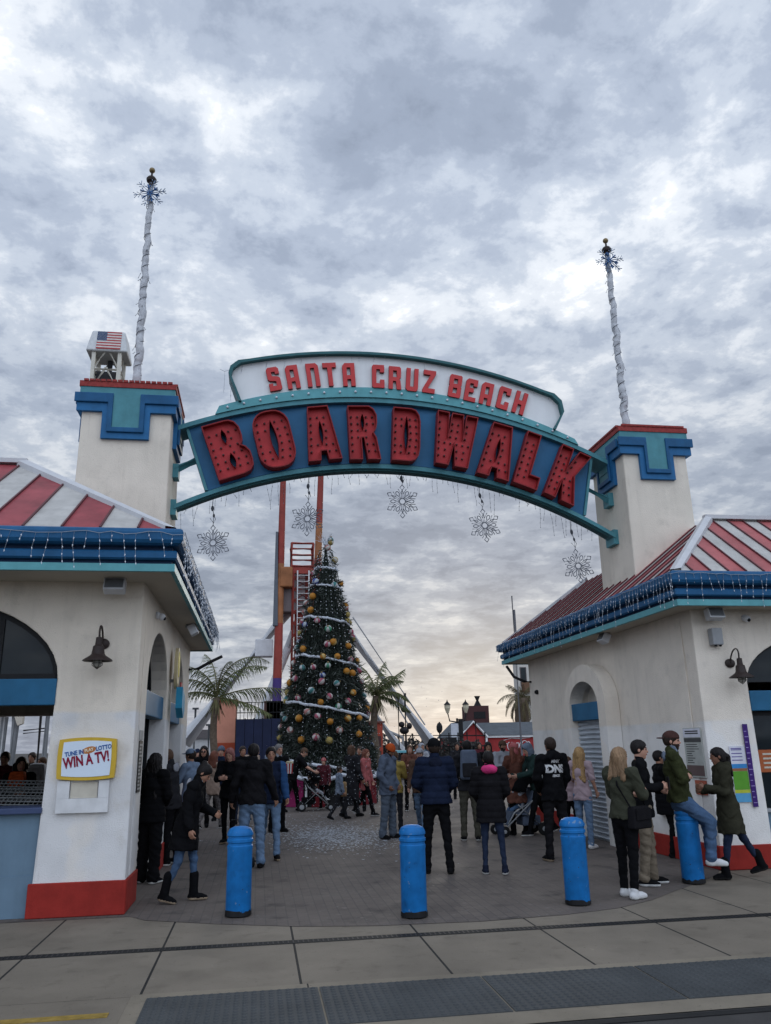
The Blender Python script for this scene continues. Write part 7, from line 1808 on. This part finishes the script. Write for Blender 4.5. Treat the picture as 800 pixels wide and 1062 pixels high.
T, J = person('girl in a black puffer with bright pink hood lining and navy leggings, from behind', ft(513, 907), 12, 1.57, 'black2', 'denim_d', 'navy_d', SOLE_W, ('short', 'black'), 'tan', 0, arms=((10, 12, 50, 45), (10, 12, 52, 45)), legs=((3, 3, 3, 5), (-2, 6, 3, 12)), hem=.22, slim=.80, bulk=1.12, kind='puffer', collar='hotpink')
T, J = person('dark-haired woman facing the street between the backpack and the grey cap', behind(506, 19.5), 186, 1.70, 'black', 'black', 'black', SOLE_B, ('bob', 'black'), 'tan', 1, head=(6, 0))
T, J = person('bearded man in a dark cap and pale grey shirt facing the street before the shack', behind(521, 18.2), 170, 1.72, 'lgrey', 'charcoal', 'black', SOLE_B, ('short', 'dark'), 'tan', 1, hat=('cap', 'brown'), beard='dark', arms=FRONT)
T, J = person('woman in a rust brown coat and red headscarf with her back turned', ft(539, 866), 348, 1.66, 'rust', 'black', 'black', SOLE_B, ('long', 'auburn'), 'light', 1, hem=.34, kind='coat', hat=('hood', 'coral'), arms=FRONT)
T, J = person('man in dark green hoodie with pale hood pushing the stroller', ft(561, 866), 262, 1.72, 'teal_g', 'black', 'black', SOLE_W, ('short', 'dark'), 'light', 1, lean=10, head=(22, 0), arms=((38, 4, 52, 20), (38, 4, 52, 20)), legs=WALK, slim=.95, collar='greyblue', hat=('hood', 'greyblue'))
S = stroller('small grey folding stroller pushed by the man in the green hoodie', ft(541, 866), 266, CL['slate'], grey_m, CL['black'])
T, J = person('child in a knit hat sitting in the grey folding stroller', ft(541, 866)+Vector((.02, 0, 0)), 266, .95, 'lgrey', 'denim', 'black', SOLE_W, ('short', 'brown'), 'light', 2, lean=-16, sit=.56, legs=((66, 5, 40, 5), (66, 5, 46, 5)), arms=((36, 6, 60, 20), (36, 6, 60, 20)), hat=('beanie', 'lgrey'), group='children in strollers')
T, JB = person('man in a black jacket with white block print across the back', ft(580, 893), 352, 1.74, 'black', 'black2', 'black', SOLE_T, ('short', 'dark'), 'brown', 0, arms=((8, 12, 45, 48), (4, 12, 34, 40)), legs=((2, 4, 3, 8), (-2, 4, 3, 8)), hem=.10, bulk=1.12, slim=1.05, hood=True)
# print on the back: built on the jacket's own surface, a part of it
jk = [c for c in kids(T) if c.name.startswith('jacket')][0]
s_ = 1.74/1.75
def back_print(txt, size, zoff, em):
    me = text_mesh(txt, size, .0, em); bm2 = bmesh.new(); bm2.from_mesh(me); bmesh.ops.subdivide_edges(bm2, edges=bm2.edges[:], cuts=1); bm2.to_mesh(me); bm2.free()
    from mathutils.bvhtree import BVHTree
    jb = bmesh.new(); jb.from_mesh(jk.data); tree = BVHTree.FromBMesh(jb)
    zc = float(JB['chest'][2])*s_+zoff
    for v in me.vertices:
        hit = tree.ray_cast(Vector((v.co.x, -.6, zc+v.co.y)), Vector((0, 1, 0)))
        y = hit[0].y-.004 if hit[0] is not None else -.16
        v.co = Vector((v.co.x, y, zc+v.co.y))
    me.materials.clear(); me.materials.append(mat('print_white', (.50, .50, .50), .7)); me.name = 'back_print'
    o = bpy.data.objects.new('back_print', me); COL.objects.link(o); o.parent = jk
back_print('DNS', .15, -.01, .008); back_print('MMX', .055, .10, .003); back_print('SINCE', .045, -.105, .003)
T, J = person('girl in a pale pink tee and light jeans with long blond hair, by the shutter', ft(609, 880), 50, 1.58, 'pink', 'denim_l', 'white', SOLE_W, ('longback', 'blond'), 'light', 0, arms=((16, 8, 40, 20), (6, 8, 30, 20)), legs=STAND, kind='tee', sleeve=.4, hem=.12, slim=1.0, bulk=.95)
T, J = person('child in pink sleeves and black trousers half hidden by the printed jacket', ft(596, 876), 30, 1.42, 'pink', 'black', 'black', SOLE_W, ('bob', 'brown'), 'light', 1, arms=DOWN, hem=.08)
# right group
T, JO = person('blond woman in an olive jacket, black trousers and white sneakers by the bollard', ft(656, 931), 62, 1.60, 'olive', 'black', 'white', SOLE_W, ('long', 'ash'), 'light', 0, arms=((18, 8, 78, 35), (20, 8, 80, 30)), legs=((2, 2, 3, 8), (-4, 2, 4, 10)), hem=.04, slim=.98, bulk=1.10, kind='jacket', head=(0, 14))
q = wpt(JO, JO['pel']+JO['rt']*.20+JO['fw']*.03-JO['up']*.02)
BG = thing('shoulder_bag', 'black shoulder bag on the hip of the blond woman in olive', 'bag', q-Vector((0, 0, .13)), -R(62))
bevel(MB().box((0, 0, .13), (.12, .32, .24), top=.9).build('bag', CL['black2'], BG), .035, 3); MB().box((.066, 0, .17), (.010, .26, .12)).build('flap', CL['black2'], BG)
nk = wpt(JO, JO['neck']-JO['rt']*.07-JO['up']*.03); iv = (Matrix.Translation(q-Vector((0, 0, .13))) @ Matrix.Rotation(-R(62), 4, 'Z')).inverted()
bkp = iv @ wpt(JO, JO['chest']-JO['fw']*.165+JO['rt']*.06); frp = iv @ wpt(JO, JO['chest']+JO['fw']*.165+JO['rt']*.06)
MB().tube([(0, -.14, .24), bkp, iv @ nk], .010, 6).tube([(0, .14, .24), frp, iv @ nk], .010, 6).build('strap', CL['black'], BG)
T, JM = person('man with thick black hair, black jacket and khaki trousers in profile behind the blond woman', ft(676, 918), 110, 1.68, 'black', 'khaki', 'black', SOLE_W, ('short', 'black'), 'light', 0, arms=((8, 8, 80, 40), (-4, 8, 100, 15)), legs=((6, 3, 5, 8), (-4, 3, 4, 8)), hem=.14, slim=1.08, head=(4, 4))
q = wpt(JM, JM['arm1'][2]+JM['arm1'][4]*.11)
PH = tag(bevel(MB().box(q+Vector((0, 0, .03)), (.012, .075, .15)).build('phone', black), .006), 'dark phone held up by the man in khaki trousers', 'phone')
bp = gnd(720, 916, .008)
T, JS = person('man in a backward brown cap, moss green fleece and jeans sitting on a bollard', bp+Vector((-.05, .02, 0)), 118, 1.72, 'moss', 'denim', 'white', SOLE_W, ('short', 'dark'), 'light', 0, lean=-3, head=(2, 4), sit=.985, arms=((24, 4, 96, 82), (16, 4, 100, 78)), legs=((44, 7, 44, 10), (52, 5, 58, 6)), hem=.05, bulk=1.22, slim=1.1, hat=('capback', 'capbrown'), beard='dark', collar='greyblue', kind='hoodie')
T, J = person('person all in black leaning on the kiosk wall behind the seated man', ft(697, 889), 100, 1.52, 'black', 'black', 'black', SOLE_B, ('short', 'black'), 'tan', 1, lean=-4, arms=FRONT, legs=((20, 4, 8, 8), (6, 4, 14, 8)), kind='puffer', bulk=1.15, hem=.25)
T, J = person('woman with black ponytail and olive parka stepping towards the price board', ft(765, 911), 284, 1.58, 'olive_d', 'denim_d', 'black', SOLE_B, ('pony', 'black'), 'brown', 0, lean=3, head=(4, 0), arms=((14, 6, 92, 15), (8, 8, 88, 20)), legs=((13, 2, 2, 4), (-25, 3, 5, 4)), hem=.34, slim=.88, kind='coat', bulk=1.06, hood=True, boots=.28)
# seen through the left kiosk opening
for lab, px, Y, hd, c, hr_, Hh in (('person in a maroon sweatshirt facing the counter, seen through the kiosk opening', 7, 15.0, 175, 'maroon', ('short', 'dark'), 1.70), ('dark-haired woman in black holding an orange bag, through the kiosk opening', 24, 13.2, 160, 'black', ('curly', 'black'), 1.62),
                                 ('man in dark olive far behind the counter, through the kiosk opening', 35, 19, 190, 'olive_d', ('short', 'dark'), 1.68), ('person in charcoal by the steel pole, through the kiosk opening', 46, 18.0, 220, 'charcoal', ('short', 'brown'), 1.58)):
    person(lab, behind(px, Y), hd, Hh, c, 'black', 'black', SOLE_B, hr_, 'tan', 2, arms=FRONT)
q = onY(18, 808, 13.0); o = bevel(MB().box(q, (.26, .2, .22), top=.8).build('handbag', CL['orange']), .05, 2); tag(o, 'orange bag held behind the kiosk counter', 'bag')
q = onY(38, 806, 16.5); tag(bevel(MB().box(q, (.42, .25, .5), top=.7).build('jacket_bundle', CL['white']), .08, 2), 'white bundle of cloth seen through the kiosk opening', 'cloth')
# wheel of a scooter parked behind the blue bollard at left
q = ft(251, 896)
SCO = thing('kick_scooter', 'black kick scooter half hidden behind the bollard near the big man', 'scooter', q, R(20))
MB().bx(-.06, .06, -.45, .10, .07, .09).build('deck', black, SCO); MB().tube([(0, .14, .08), (0, .08, .62)], .016, 8).tube([(-.16, .08, .62), (.16, .08, .62)], .014, 8).build('steering_column', black, SCO)
for y in (-.46, .16): MB().lathe([(.035, -.016), (.07, -.014), (.07, .014), (.035, .016), (.035, -.016)], (0, y, .07), 18, axis=(1, 0, 0)).build('wheel', SOLE_B, SCO, smooth=True, auto=40)

for lab, px, Y, hd, top_, hr_, hat_ in (('person in rust jacket far back by the teal canopy posts', 432, 27, 170, 'rust', ('short', 'dark'), None), ('person in slate coat far back between canopy and navy man', 444, 29, 200, 'slate', ('bob', 'dark'), None),
                              ('person in a pale hood far back near the lamp post', 437, 24, 160, 'lgrey', ('short', 'dark'), ('hood', 'lgrey')), ('person in charcoal far back just left of the shack', 474, 26, 190, 'charcoal', ('short', 'black'), None),
                              ('person in maroon far back in front of the shack door', 497, 28, 180, 'maroon', ('bob', 'dark'), None), ('person in beige far back between two dark-haired walkers left of the tree', 262, 26, 185, 'beige', ('short', 'brown'), None), ('person in grey blue far back next to the navy hoarding', 283, 27, 170, 'greyblue', ('short', 'grey'), None)):
    person(lab, behind(px, Y), hd, 1.70, top_, 'black', 'black', SOLE_B, hr_, 'tan', 2, arms=FRONT, hat=hat_)
